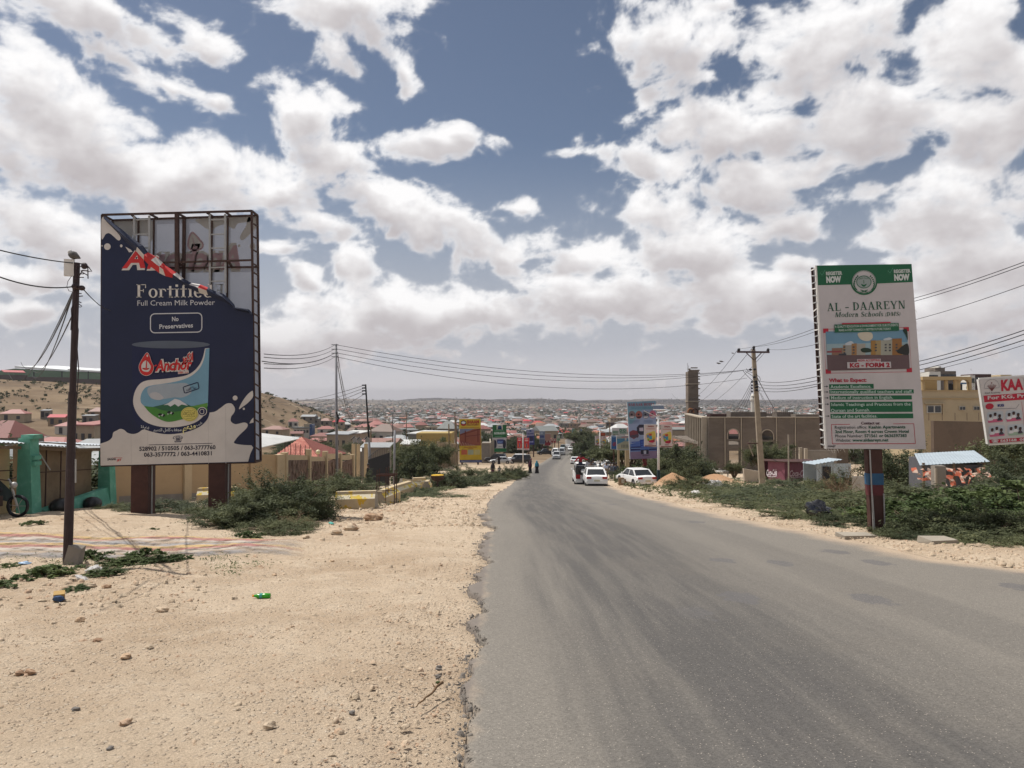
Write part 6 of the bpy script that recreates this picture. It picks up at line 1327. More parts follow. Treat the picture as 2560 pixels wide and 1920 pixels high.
def toys(Z, mb, b, wd="ZAIQOL"):
 x0, y0, x1, y1 = b[0][0], b[0][1], b[2][0], b[2][1]; w_, h_ = x1 - x0, y1 - y0; q = lambda u, v: (x0 + w_ * u, y0 + h_ * v)
 Z.poly(mb, [q(.02, .01), q(.98, .01), q(.98, .93), q(.02, .93)], ink(190, 176, 172), 1); Z.poly(mb, [q(.02, .93), q(.98, .93), q(.98, .975), q(.02, .975)], ink(124, 84, 76), 2)
 Z.text(mb, wd, *q(.27, .115), *q(.80, .115), h_ * .055, ink(130, 44, 40), 3, .05); Z.line(mb, q(.15, .2), q(.88, .2), h_ * .022, ink(170, 90, 80), 3)
 Z.poly(mb, [q(*p) for p in spl([(.15, .45), (.45, .36), (.85, .3), (.92, .6), (.7, .75), (.3, .72)], 3)], ink(190, 170, 84), 2)
 for pts, c in (([(.28, .62), (.4, .72), (.85, .66), (.86, .76), (.7, .82), (.4, .8)], (156, 34, 60)), ([(.38, .52), (.62, .5), (.64, .66), (.42, .66)], (60, 130, 150)), ([(.18, .5), (.34, .44), (.4, .58), (.26, .62)], (90, 110, 150)), ([(.36, .42), (.62, .4), (.6, .5), (.4, .5)], (170, 60, 50)), ([(.24, .66), (.4, .62), (.44, .72), (.28, .74)], (130, 160, 60)), ([(.7, .6), (.86, .56), (.84, .72), (.72, .72)], (180, 150, 60))): Z.poly(mb, [q(*p) for p in pts], ink(*c), 4)
 Z.line(mb, q(.33, .875), q(.68, .875), h_ * .025, ink(90, 60, 60), 3)
L8 = lambda *p: [z8(*a) for a in p]
lamp("white solar street lamp with a dark base and two cream banners of coloured toys", 1646, 58.5, 1041, (-36, 14), [L8((1275, 337), (1442, 337), (1444, 648), (1275, 641)), L8((1505, 340), (1662, 345), (1664, 660), (1505, 655))], toys, solar=(28, 5, 0, 22))
lamp("white solar street lamp with two small pale banners before the white and blue boards", 1500, 108, 1070, (-4, 1), [L8((595, 495), (655, 497), (657, 633), (595, 630)), L8((683, 500), (750, 502), (752, 638), (683, 635))], lambda Z, mb, b: toys(Z, mb, b, "ZAIQ"), solar=(13, 4, 2, 4))
def baraar(Z, mb):
 T = ink(104, 136, 156); q = lambda *p: [z8(*a) for a in p]; Z.up = (-.05, -1)
 Z.poly(mb, q((1037, 28), (1434, 12), (1452, 805), (1080, 818)), ink(134, 146, 174), 1); Z.poly(mb, q((1037, 28), (1434, 12), (1438, 130), (1044, 140)), T, 2); Z.poly(mb, q((1044, 140), (1250, 135), (1100, 330), (1052, 330)), ink(110, 150, 166), 2)
 Z.poly(mb, q((1080, 720), (1450, 700), (1452, 805), (1084, 817)), ink(126, 106, 132), 3); Z.text(mb, "BARAAR HOTEL", *z8(1058, 84), *z8(1420, 78), 6.6, ink(150, 30, 48), 4, font='serif')
 Z.text(mb, "Always with Open Hearts", *z8(1092, 120), *z8(1400, 116), 3.6, ink(60, 120, 140), 4, 0, .3)
 for x, y, c in ((1105, 205, (110, 96, 100)), (1200, 205, (140, 84, 78)), (1295, 205, (92, 96, 110)), (1390, 200, (168, 96, 116))): Z.poly(mb, q(*ell(x, y, 47, 55, 16)), ink(*c), 4); Z.poly(mb, q((x - 36, y + 25), (x + 34, y + 20), (x + 20, y + 45), (x - 20, y + 46)), ink(176, 170, 176) if x != 1200 else ink(60, 40, 50), 5); Z.poly(mb, q(*ell(x - 5, y - 5, 16, 14, 8)), ink(40, 40, 50), 5)
 for y in (285, 300, 318): Z.line(mb, z8(1075, y), z8(1210, y - 2), .9, ink(90, 110, 140), 4); Z.line(mb, z8(1265, y), z8(1390, y - 2), .9, ink(90, 110, 140), 4)
 Z.poly(mb, q((1170, 380), (1205, 340), (1270, 340), (1275, 480), (1215, 482), (1175, 440)), ink(44, 44, 60), 4); Z.poly(mb, q((1205, 385), (1260, 380), (1262, 430), (1208, 430)), ink(170, 160, 176), 5); Z.poly(mb, q((1070, 440), (1120, 415), (1185, 430), (1200, 500), (1130, 540), (1075, 510)), ink(110, 56, 66), 4); Z.poly(mb, q((1075, 490), (1195, 470), (1190, 520), (1090, 520)), ink(70, 60, 74), 5)
 Z.poly(mb, q((1085, 610), (1210, 575), (1205, 560), (1270, 540), (1450, 560), (1452, 700), (1085, 710)), ink(84, 110, 168), 3)
 for k in range(4): Z.poly(mb, q((1098, 578 + k * 28), (1210, 570 + k * 28), (1210, 584 + k * 28), (1098, 592 + k * 28)), ink(60, 84, 150), 4)
 Z.poly(mb, q((1215, 548), (1335, 542), (1340, 680), (1222, 684)), ink(42, 62, 132), 4)
 for k in range(3): Z.poly(mb, q((1230, 575 + k * 30), (1325, 570 + k * 30), (1325, 582 + k * 30), (1230, 588 + k * 30)), ink(70, 100, 170), 5)
 Z.poly(mb, q((1085, 650), (1220, 640), (1220, 690), (1090, 700)), ink(36, 44, 90), 5); Z.poly(mb, q((1340, 645), (1450, 640), (1450, 690), (1342, 694)), ink(36, 44, 90), 5); Z.line(mb, z8(1090, 668), z8(1450, 660), 1.4, ink(120, 150, 200), 6)
 Z.poly(mb, q((1225, 690), (1335, 685), (1335, 745), (1228, 748)), ink(40, 38, 56), 5); Z.poly(mb, q((1265, 700), (1300, 698), (1300, 745), (1268, 746)), ink(170, 170, 186), 6); Z.text(mb, "Barwaaqo", *z8(1250, 775), *z8(1350, 768), 4, ink(40, 46, 40), 5, 0, .4)
board("billboard", "tall lilac and blue hotel billboard on one red post behind the parked white saloon", 66, L8((1037, 28), (1434, 12), (1452, 805), (1080, 818)), (), baraar, .2)
a, b = P(1611, 1145, 66.3), P(1618, 1200, 66.3); b.z = H(b.x, 66) - .3
mb = Br(a, b, .36, .36, mat("red_post", (.16, .018, .022), .6, .15, 3)); o = [q for q in bpy.data.objects if q.get("label", "").startswith("tall lilac")][0]; mb.build("post", o)
def multi(Z, mb):
 Z.poly(mb, q8([(893, 500), (1060, 492), (1062, 690), (900, 688)]), ink(128, 136, 140), 1); Z.poly(mb, q8([(900, 620), (1000, 570), (1062, 575), (1062, 680), (904, 680)]), ink(136, 136, 118), 2); Z.poly(mb, q8([(896, 535), (1060, 530), (1060, 570), (1000, 568), (900, 612)]), ink(60, 108, 136), 2)
 for k in range(5): Z.poly(mb, q8(quad(960 + k * 20, 615, 970 + k * 20, 660)), ink(80, 84, 80), 3)
 Z.line(mb, z8(960, 515), z8(1050, 510), 1.6, ink(150, 70, 70), 3); Z.poly(mb, q8(quad(1005, 520, 1030, 560)), ink(150, 150, 150), 3)
board("billboard", "wide pale board with a picture of a cream block behind the hotel billboard", 92, q8([(890, 496), (1062, 490), (1064, 694), (900, 692)]), ((z8(922, 0)[0], .25, 1125), (z8(1045, 0)[0], .5, 1125)), multi, post_m=mat("tan_post", (.3, .24, .15)))
def blueb(Z, mb): Z.poly(mb, q8([(820, 490), (890, 492), (893, 680), (817, 678)]), ink(40, 80, 128), 1); Z.poly(mb, q8(spl([(835, 610), (860, 580), (885, 590), (878, 630), (850, 640)], 3)), ink(110, 56, 84), 2); Z.text(mb, "TELESOM", *z8(830, 512), *z8(882, 512), 2, ink(150, 180, 200), 2, .05)
board("billboard", "narrow blue board left of the wide pale board", 95, q8([(818, 488), (892, 490), (895, 684), (815, 682)]), ((1535, .15, 1122),), blueb)
def greenw(Z, mb):
 Z.poly(mb, q8(quad(832, 425, 920, 480)), ink(130, 142, 134), 1); Z.poly(mb, q8(quad(930, 395, 1035, 470)), ink(140, 148, 142), 1)
 for x in (948, 1000): Z.poly(mb, q8(ell(x, 420, 17, 20, 12)), ink(36, 100, 74), 2); Z.poly(mb, q8(ell(x, 420, 8, 9, 10)), ink(160, 170, 165), 3)
 Z.line(mb, z8(845, 445), z8(905, 443), 1.6, ink(60, 110, 90), 2); Z.line(mb, z8(940, 455), z8(1025, 452), 1.6, ink(60, 110, 90), 2)
board("billboard", "pale grey-green board with two round emblems above the wide pale board", 110, q8(quad(830, 385, 1040, 480)), ((1537, .2, 1085), (1562, .2, 1085)), greenw)
board("billboard", "small brown and red board behind the pair of small pale banners", 125, q8(quad(665, 448, 740, 520)), ((1507, .2, 1093),), lambda Z, mb: (Z.poly(mb, q8(quad(667, 450, 738, 518)), ink(110, 60, 40), 1), Z.line(mb, z8(675, 470), z8(730, 470), 3, ink(150, 60, 40), 2)))
# ---------------------------------------------------------------- unfinished building
m_raw = mat("raw_render", (.165, .137, .113), .92, .16, .35, .15, 12, col2=(.125, .103, .085), thr=(.45, .6), stretch=(1, 1, 2.5))
m_raw2 = mat("pale_fin_render", (.36, .31, .245), .9, .14, 1.0)
def mosque():
 D = 95.0; X = lambda px_: P(px_, 1100, D).x; zt = P(1771, 1044, D).z; zb = P(1771, 1192, D).z; x0 = X(1771)
 t = thing("building", "grey unfinished building with arched window openings and pale concrete fins on its side", "building", (x0 + 8, D, zb)); th = .35
 cols = [1771, 1811, 1821, 1846, 1858, 1898, 1904, 1932, 1945, 1990, 2075]
 def wallseg(xa, xb, za, zb_, nm="wall", m=m_raw, y=D): mb = Bx(((xa + xb) / 2, y + th / 2, (za + zb_) / 2), (xb - xa, th, zb_ - za), m); return mb.build(nm, t)
 zf = lambda py_: P(1800, py_, D).z
 wallseg(X(1771), X(1818), zb - 1, zt); wallseg(X(1848), X(1902), zb - 1, zt - .02); wallseg(X(1934), X(2075), zb - 1, zt)
 def archbay(a, b, y_arch, y_sill, y2a, y2b, lower):
  xa, xb = X(a), X(b); za = zf(y_arch); xm, r = (xa + xb) / 2, (xb - xa) / 2; mb = MB(); n = 10; c = []
  for i in range(n + 1): th_ = math.pi * i / n; c.append((xm - r * math.cos(th_) * 1.0, za - r * 1.25 + r * 1.25 * math.sin(th_) ** .8))
  for i in range(n):
   (ax, az_), (bx, bz_) = c[i], c[i + 1]; mb.hexa([(ax, D, az_), (bx, D, bz_), (bx, D + th, bz_), (ax, D + th, az_)], [(ax, D, zt), (bx, D, zt), (bx, D + th, zt), (ax, D + th, zt)], m_raw)
  mb.build("arch_wall", t); mb = MB()
  pr = [Vector((x, D - .05, z)) for x, z in c]
  for i in range(n): mb.bar(pr[i], pr[i + 1], .10, .12, m_raw2)
  mb.bar((xa + .02, D - .05, zf(y_sill)), pr[0], .10, .1, m_raw2); mb.bar((xb - .02, D - .05, zf(y_sill)), pr[-1], .10, .1, m_raw2); mb.build("arch_trim", t)
  wallseg(xa, xb, zf(y2a), zf(y_sill), "sill"); wallseg(xa, xb, zf(lower), zf(y2b), "sill")
  mb = Bx((xm, D + .25, zf(y2a) + .05), (xb - xa, .1, .12), m_raw); mb.build("lintel", t)
 archbay(1818, 1848, 1072, 1098, 1103, 1114, 1127); archbay(1902, 1934, 1074, 1100, 1105, 1113, 1198)
 for i, px_ in enumerate((1812, 1853, 1941, 1988)):
  for dx, w_, m, d in ((0, .30, m_raw2, .12), (.32, .3, m_raw, .06)):
   mb = Bx((X(px_) + dx, D - d / 2, (zt + zb) / 2 - .3), (w_ if m is m_raw else .12, d, zt - zb + .6), m); mb.build("pier", t)
 mb = Bx(((X(1771) + X(2075)) / 2, D + .1, zt + .04), (X(2075) - X(1771), .5, .1), m_raw2); mb.build("parapet_cap", t)
 mb = Bx(((X(1771) + X(1818)) / 2, D - .1, zb + .3), (X(1818) - X(1771) + .2, .3, .9), m_raw); mb.build("base_course", t)
 # dark storeys inside: floor slab and back wall with one opening
 for (xa, xb, ya, yb, z0_, z1_) in ((X(1774), X(2075), D + .4, D + 24, zf(1118), zf(1112)), (P(1776, 1, D + 24).x, P(1816, 1, D + 24).x, D + 24, D + 24.3, zb - 3, zt), (P(1851, 1, D + 24).x, P(2110, 1, D + 24).x, D + 24, D + 24.3, zb - 3, zt), (X(1856), X(2074), D + .4, D + 23.9, zt - .55, zt - .3)):
  mb = Bx(((xa + xb) / 2, (ya + yb) / 2, (z0_ + z1_) / 2), (xb - xa, yb - ya, z1_ - z0_), m_raw); mb.build("inner_slab" if yb - ya > 1 else "rear_wall", t)
 # side wall with fins, going back
 a, b = Vector((x0 - .01, D + .37, 0)), Vector((P(1722, 1100, 121).x, 121, 0)); zb2 = P(1722, 1150, 121).z; mb = Hx([(a.x, a.y, zb - 1), (a.x + .35, a.y, zb - 1), (b.x + .35, b.y, zb2 - 1), (b.x, b.y, zb2 - 1)], [(a.x, a.y, zt), (a.x + .35, a.y, zt), (b.x + .35, b.y, zt), (b.x, b.y, zt)], mat("painted_dark_openings", (.07, .058, .048))); mb.build("side_wall", t)  # solid wall; the dark of tall openings between fins is in its colour
 mb = Hx([(a.x - .15, a.y, zb - .5), (a.x, a.y, zb - .5), (b.x, b.y, zb2 - .5), (b.x - .2, b.y, zb2 - .5)], [(a.x - .15, a.y, zb + .5), (a.x, a.y, zb + .5), (b.x, b.y, zb2 + 1.6), (b.x - .2, b.y, zb2 + 1.6)], m_raw2); mb.build("side_plinth", t)
 for k in range(11):
  p = a.lerp(b, k / 10.6); z0_ = zb + (zb2 - zb) * k / 10.6 + .6; mb = Bx((p.x - .35, p.y + .1, (z0_ + zt) / 2), (.75, .16, zt - z0_), m_raw2); mb.build("fin", t)
 mb = Hx([(a.x - .75, a.y, zt - .1), (a.x + .1, a.y, zt - .1), (b.x + .1, b.y, zt - .1), (b.x - .75, b.y, zt - .1)], [(a.x - .75, a.y, zt + .06), (a.x + .1, a.y, zt + .06), (b.x + .1, b.y, zt + .06), (b.x - .75, b.y, zt + .06)], m_raw2); mb.build("side_cap", t)
 # low drum and parapets on the roof
 for (pa, pb, y1, dd, m) in ((1827, 1917, 1030, 9, m_raw), (1943, 1984, 1030, 8, m_raw), (1990, 2075, 1036, 6, m_raw), (1776, 1827, 1035, 14, m_rust2)):
  s_ = (D + dd) / D; xa, xb = P(pa, 1100, D + dd).x, P(pb, 1100, D + dd).x; z1 = P(pa, y1, D + dd).z; mb = Bx(((xa + xb) / 2, D + dd + 1, (zt + z1) / 2 - .3), (xb - xa, 2, z1 - zt + .6), m); mb.build("roof_block", t)
 mb = MB()
 for k in range(16): x = P(1905 + k * 5.4, 1100, D + 8).x; z = P(1900, 1030, D + 8).z; mb.bar((x, D + 8, z - .3), (x, D + 8, z + .35 + .15 * (k % 3)), .03, .03, m_rust)
 o = mb.build("reinforcement_bar", t); o["kind"] = "stuff"
 for k, (xx_, m) in enumerate(((1727, mat("rust_orange", (.28, .12, .05))), (1737, m_rust2))):
  c = P(xx_, 1032, 122); mb = Tb([c + Vector((.5 * math.cos(u), 0, .7 * math.sin(u))) for u in np.linspace(0, 3.14, 8)], .12, 5, m); mb.build("formwork_arch", t)
 # tower
 D2 = 124; xa, xb = P(1718, 1100, D2).x, P(1744.5, 1100, D2).x; z1 = P(1730, 921, D2).z; z0_ = H(xa, D2) - .5
 t2 = thing("tower", "tall square unfinished brick minaret beside the grey building", "tower", ((xa + xb) / 2, D2, z0_)); mb = MB(); w_ = xb - xa
 mb.hexa([(xa, D2 - w_ / 2, z0_), (xb, D2 - w_ / 2, z0_), (xb, D2 + w_ / 2, z0_), (xa, D2 + w_ / 2, z0_)], [(xa, D2 - w_ / 2, z1 - .6), (xb - .1, D2 - w_ / 2, z1 - .6), (xb - .1, D2 + w_ / 2, z1 - .6), (xa, D2 + w_ / 2, z1 - .6)], m_raw); mb.build("shaft", t2)
 for y in (960, 1003): z = P(1730, y, D2).z; mb = Bx(((xa + xb) / 2, D2, z), (w_ + .25, w_ + .25, .12), m_raw2); mb.build("ledge", t2)
 r_ = random.Random(4)
 bm_ = MB(); bm_.box((0, 0, 0), (.38, .2, .19), m_raw, jit=.01); src = bm_.build("brick", t2); src.data.transform(Matrix.Translation(t2.location))
 src.location = Vector((xa + .3, D2 - w_ / 2, z1 - .5)) - Vector(t2.location)
 for r__ in range(4):
  for k in range(5 - (r__ > 1)):
   if r_.random() < .2 * r__: continue
   c = src.copy(); COL.objects.link(c); c.location = Vector((xa + .2 + k * .36 + .1 * (r__ % 2), D2 - w_ / 2 + .05, z1 - .55 + r__ * .2)) - Vector(t2.location)
 for k in range(60):
  c = src.copy(); COL.objects.link(c); z = r_.uniform(P(1730, 1030, D2).z, z1 - .7); c.scale = (1, .5, 1); c.location = Vector((xa + .25 + r_.randint(0, 4) * .38, D2 - w_ / 2 - .02, z - z % .2)) - Vector(t2.location)
 mb = Br((xa + .1, D2, z1 - .6), (xa + .1, D2, z1 + .9), .04, .04, m_rust); mb.bar((xa + .3, D2, z1 - .6), (xa + .3, D2, z1 + .5), .04, .04, m_rust); mb.build("reinforcement_bar", t2)
mosque()
def white_minaret():
 D = 240; t = thing("minaret", "slim white minaret far behind the unfinished building", "minaret", gs(1882, D)); c = P(1882, 1028, D); m = mat("lime_white", (.62, .60, .54), .85)
 s = D / F; mb = MB(); x, z0 = c.x, c.z
 rings = [(c.z - 8, 5), (P(1882, 1002, D).z, 5), (P(1882, 1001, D).z, 6.6), (P(1882, 997, D).z, 6.6), (P(1882, 996.5, D).z, 4.6), (P(1882, 990, D).z, 4.6), (P(1882, 989.5, D).z, 5), (P(1882, 986, D).z, 2.4), (P(1882, 984, D).z, .3)]
 for (za, ra), (zb, rb) in zip(rings, rings[1:]): mb.tube([(x, D, za), (x, D, zb)], [ra * s, rb * s], 10, m, False)
 mb.build("shaft", t); mb = Bx((x + 1 * s, D - 4.4 * s, P(1882, 993, D).z), (2.2 * s, .5, 4 * s), m_black); mb.build("opening", t)
white_minaret()
def scaffold(mb):
 D = 100
 for x in (1689, 1708): mb.bar(P(x, 1103, D), P(x, 1176, D), .07, .07, m_galv); mb.bar(P(x + 3, 1103, D + 1.5), P(x + 3, 1176, D + 1.5), .07, .07, m_galv)
 for y in (1110, 1124, 1135, 1146, 1152): mb.bar(P(1689, y, D), P(1708, y, D), .06, .06, m_galv)
 mb.bar(P(1689, 1105, D), P(1719, 1105, D), .1, .1, m_galv); mb.bar(P(1690, 1150, D), P(1719, 1142, D), .3, .08, m_beige2); mb.bar(P(1690, 1148, D), P(1716, 1145, D), .1, .1, m_galv)
loose("scaffold", "metal scaffold tower with a plank beside the minaret's foot", "scaffold", scaffold, gs(1698, 100))
# kiosks, shacks, walls on the right
m_mar = mat("maroon_sheet", (.105, .035, .050), .7, .2, 1.0, .0); m_pinkm = mat("sunlit_maroon", (.23, .085, .115), .7, .15, 1.0)  # second maroon is a lighter copy: sunlight on the left side put into colour
z9 = lambda x, y: (1660 + x * .2411, 880 + y * .2411)
def kiosk():
 D = 72; t = thing("kiosk", "maroon metal kiosk painted with large white drink lettering on two sides", "kiosk", gs(1970, D)); c0, c1, c2 = z9(1050, 1165), z9(1213, 1145), z9(1580, 1150)
 zt0, zt1 = P(*c0, D).z, P(*c1, D).z; xs = [P(c0[0], 1, D + 1.4).x, P(c1[0], 1, D).x, P(c2[0], 1, D).x]; zb = H(xs[1], D) - .2
 A, B, C_ = Vector((xs[0], D + 1.6, 0)), Vector((xs[1], D, 0)), Vector((xs[2], D, 0)); E_ = Vector((xs[2], D + 3, 0)); F4 = Vector((xs[0], D + 3, 0))
 zt = P(*c1, D).z
 for p, q, m, nm in ((A, B, m_pinkm, "side_wall"), (B, C_, m_mar, "front_wall"), (C_, E_, m_mar, "side_wall"), (E_, F4, m_mar, "rear_wall")):
  mb = MB(); n = 10; d = (q - p); nn = Vector((-d.y, d.x, 0)).normalized() * .02
  for i in range(n):
   a, b = p + d * i / n, p + d * (i + 1) / n; mm = (a + b) / 2; mb.poly([(a.x, a.y, zb), (mm.x + nn.x, mm.y + nn.y, zb), (mm.x + nn.x, mm.y + nn.y, zt), (a.x, a.y, zt)], m); mb.poly([(mm.x + nn.x, mm.y + nn.y, zb), (b.x, b.y, zb), (b.x, b.y, zt), (mm.x + nn.x, mm.y + nn.y, zt)], m)
  mb.build(nm, t)
 mb = Hx([(A.x - .3, A.y - .2, zt), (B.x, B.y - .25, zt), (C_.x + .1, C_.y - .25, zt), (E_.x + .1, E_.y, zt), (F4.x - .3, F4.y, zt)], [(A.x - .3, A.y - .2, zt + .06), (B.x, B.y - .25, zt + .1), (C_.x + .1, C_.y - .25, zt + .05), (E_.x + .1, E_.y, zt + .1), (F4.x - .3, F4.y, zt + .1)], m_rust2); mb.build("roof", t)
 for (Z, x0, x1, y, cap, c) in ((Sheet(B, (0, -1, 0), (1660, 880, .2411), .03), 1300, 1495, 1290, 62, ink(150, 132, 138)), (Sheet(B, (-(B - A).y * -1, -(B - A).x, 0), (1660, 880, .2411), .03), 1065, 1172, 1280, 60, ink(226, 216, 220))):  # lettering on the sunlit side is drawn brighter to match
  mb = MB(); Z.n = Z.n if Z.n.y < 0 else -Z.n; vs, fs, W_, C__ = sans("Coca-Cola", .02, .35)
  Z.text(mb, "Coca-Cola", x0, y, x1, y - 4, cap, c, 1, .03, .35); pts = spl([(x0 + 10, y + 6), (x0 + 60, y + 14), (x0 + 110, y + 4), (x1 - 20, y + 12)], 4, False)
  for p, q in zip(pts, pts[1:]): Z.line(mb, p, q, 7, c, 2)
  mb.build("lettering", t)
kiosk()
def blueshack():
 D = 66; t = thing("shack", "pale blue-grey corrugated metal shack right of the maroon kiosk", "shack", gs(2055, D)); g = mat("pale_blue_sheet", (.36, .42, .46), .5, .15, 1, metal=.2)
 a, b, c = P(*z9(1582, 1160), D), P(*z9(1640, 1160), D - 1), P(*z9(1742, 1100), D + 1); zb = H(a.x, D) - .2
 mb = MB(); corr_sheet(mb, (a.x, D, zb), (c.x - a.x + 1.5, .5, 0), (0, 0, a.z - zb), 22, .03, g); mb.build("front_wall", t)
 mb = MB(); corr_sheet(mb, (a.x - .3, D - .4, a.z), (c.x - a.x + .9, .3, .42), (0, 3, -.1), 16, .03, g); mb.build("roof_sheet", t)
 mb = Bx((a.x + .9, D - .06, zb + .95), (.7, .06, 1.5), m_black); mb.build("doorway", t)
 mb = Bx(((a.x + c.x) / 2 + .5, D + 3, (a.z + zb) / 2), (c.x - a.x + 1, .1, a.z - zb), g); mb.build("rear_wall", t)
blueshack()
def blockwall(nm, lab, pts, h, m, th=.25, D=None, posts=()):
 t = thing(nm, lab, "wall", (*pts[0], H(*pts[0])))
 for p, q in zip(pts, pts[1:]): mb = MB(); wall_run(mb, (*p, 0), (*q, 0), h, h, th, m, n=2); mb.build("wall_panel", t)
 for x, y, hh in posts: mb = Bx((x, y, H(x, y) + hh / 2), (.32, .32, hh), m_raw2); mb.build("post", t)
 return t
P2 = lambda px_, D: (P(px_, 1, D).x, D)
blockwall("yard_wall", "grey block wall with concrete posts between the unfinished building and kiosks", [P2(2006, 84), P2(2080, 84)], 3.1, m_block, posts=((*P2(1992, 84), 3.4), (*P2(2005, 83.5), 3.3)))
blockwall("low_wall", "small low block wall on rubble just left of the school billboard's post", [P2(2123, 33), P2(2168, 32.2)], .95, m_block)
blockwall("boundary_wall", "broad dark brown wall below the yellow villa", [P2(2318, 88), P2(2480, 92), P2(2700, 99)], 6.6, mat("dark_brown_wall", (.125, .092, .068), .9, .12, .3, col2=(.10, .075, .056)), .4, posts=())
for px_, h, lab in ((1932, 3.4, "thin pole standing in front of the maroon kiosk"),): c = gs(px_ + 39, 68); loose("post", lab, "pole", lambda mb: mb.tube([c - Vector((0, 0, .2)), c + Vector((0, 0, 4.4))], .07, 6, m_conc), c)
for px_, pt, D, lab in ((2345, 1170, 30, "broken concrete pillar at the left of the orange tarpaulin"), (2452, 1178, 31, "broken concrete pillar at the right of the orange tarpaulin")):
 c = gs(px_, D); zt = P(px_, pt, D).z; loose("pillar", lab, "pillar", lambda mb: (mb.box((c.x, c.y, (c.z + zt) / 2), (.42, .3, zt - c.z + .2), m_block, jit=.02), mb.box((c.x - .19, c.y - .16, (c.z + zt) / 2), (.08, .06, zt - c.z), m_raw2)), c)
def tarpshack():
 D = 31; t = thing("shack", "zinc-roofed shack hung with torn orange tarpaulin among the right bushes", "shack", gs(2400, D)); zr = P(2400, 1134, D + 3).z
 ys = (D, D + 5); mb = MB(); a, b = P(2300, 1163, D), P(2476, 1154, D); corr_sheet(mb, (a.x, D, a.z), (b.x - a.x, 0, b.z - a.z), (2.7, 5.4, .10), 40, .007, MATS["pale_blue_sheet"]); mb.build("roof_sheet", t)
 mb = MB(); g0 = H(a.x, D); mb.box(((a.x + b.x) / 2 + 1.1, D + 2.5, (g0 + b.z) / 2 - .1), (1.0, 4.5, b.z - g0 - .1), mat("grey_sheet", (.10, .10, .11))); mb.build("wall_sheet", t)
 for x in (a.x + .2, (a.x + b.x) / 2, b.x - .2): mb = Br((x, D + .1, H(x, D) - .1), (x, D + .1, b.z - .06), .08, .08, m_bark); mb.build("post", t)
 m = mat("orange_tarp", (.42, .10, .05), .7, .25, 3, col2=(.45, .33, .26), thr=(.48, .56)); r_ = random.Random(5); mb = MB(); nx, ny = 26, 6; vs = []
 for j in range(ny):
  for i in range(nx): f = i / (nx - 1); x = a.x - .5 + f * (b.x - a.x + .1); vs.append((x + r_.uniform(-.05, .05), D - .25 - j * .10 + r_.uniform(-.07, .07), a.z - .12 - j * .105 * (1.3 if 6 < i < 18 else .8) + r_.uniform(-.05, .05) + .05 * f))
 mb.geo(vs, [(j * nx + i, j * nx + i + 1, (j + 1) * nx + i + 1, (j + 1) * nx + i) for j in range(ny - 1) for i in range(nx - 1) if r_.random() > .34], m); mb.build("tarpaulin", t)
tarpshack()
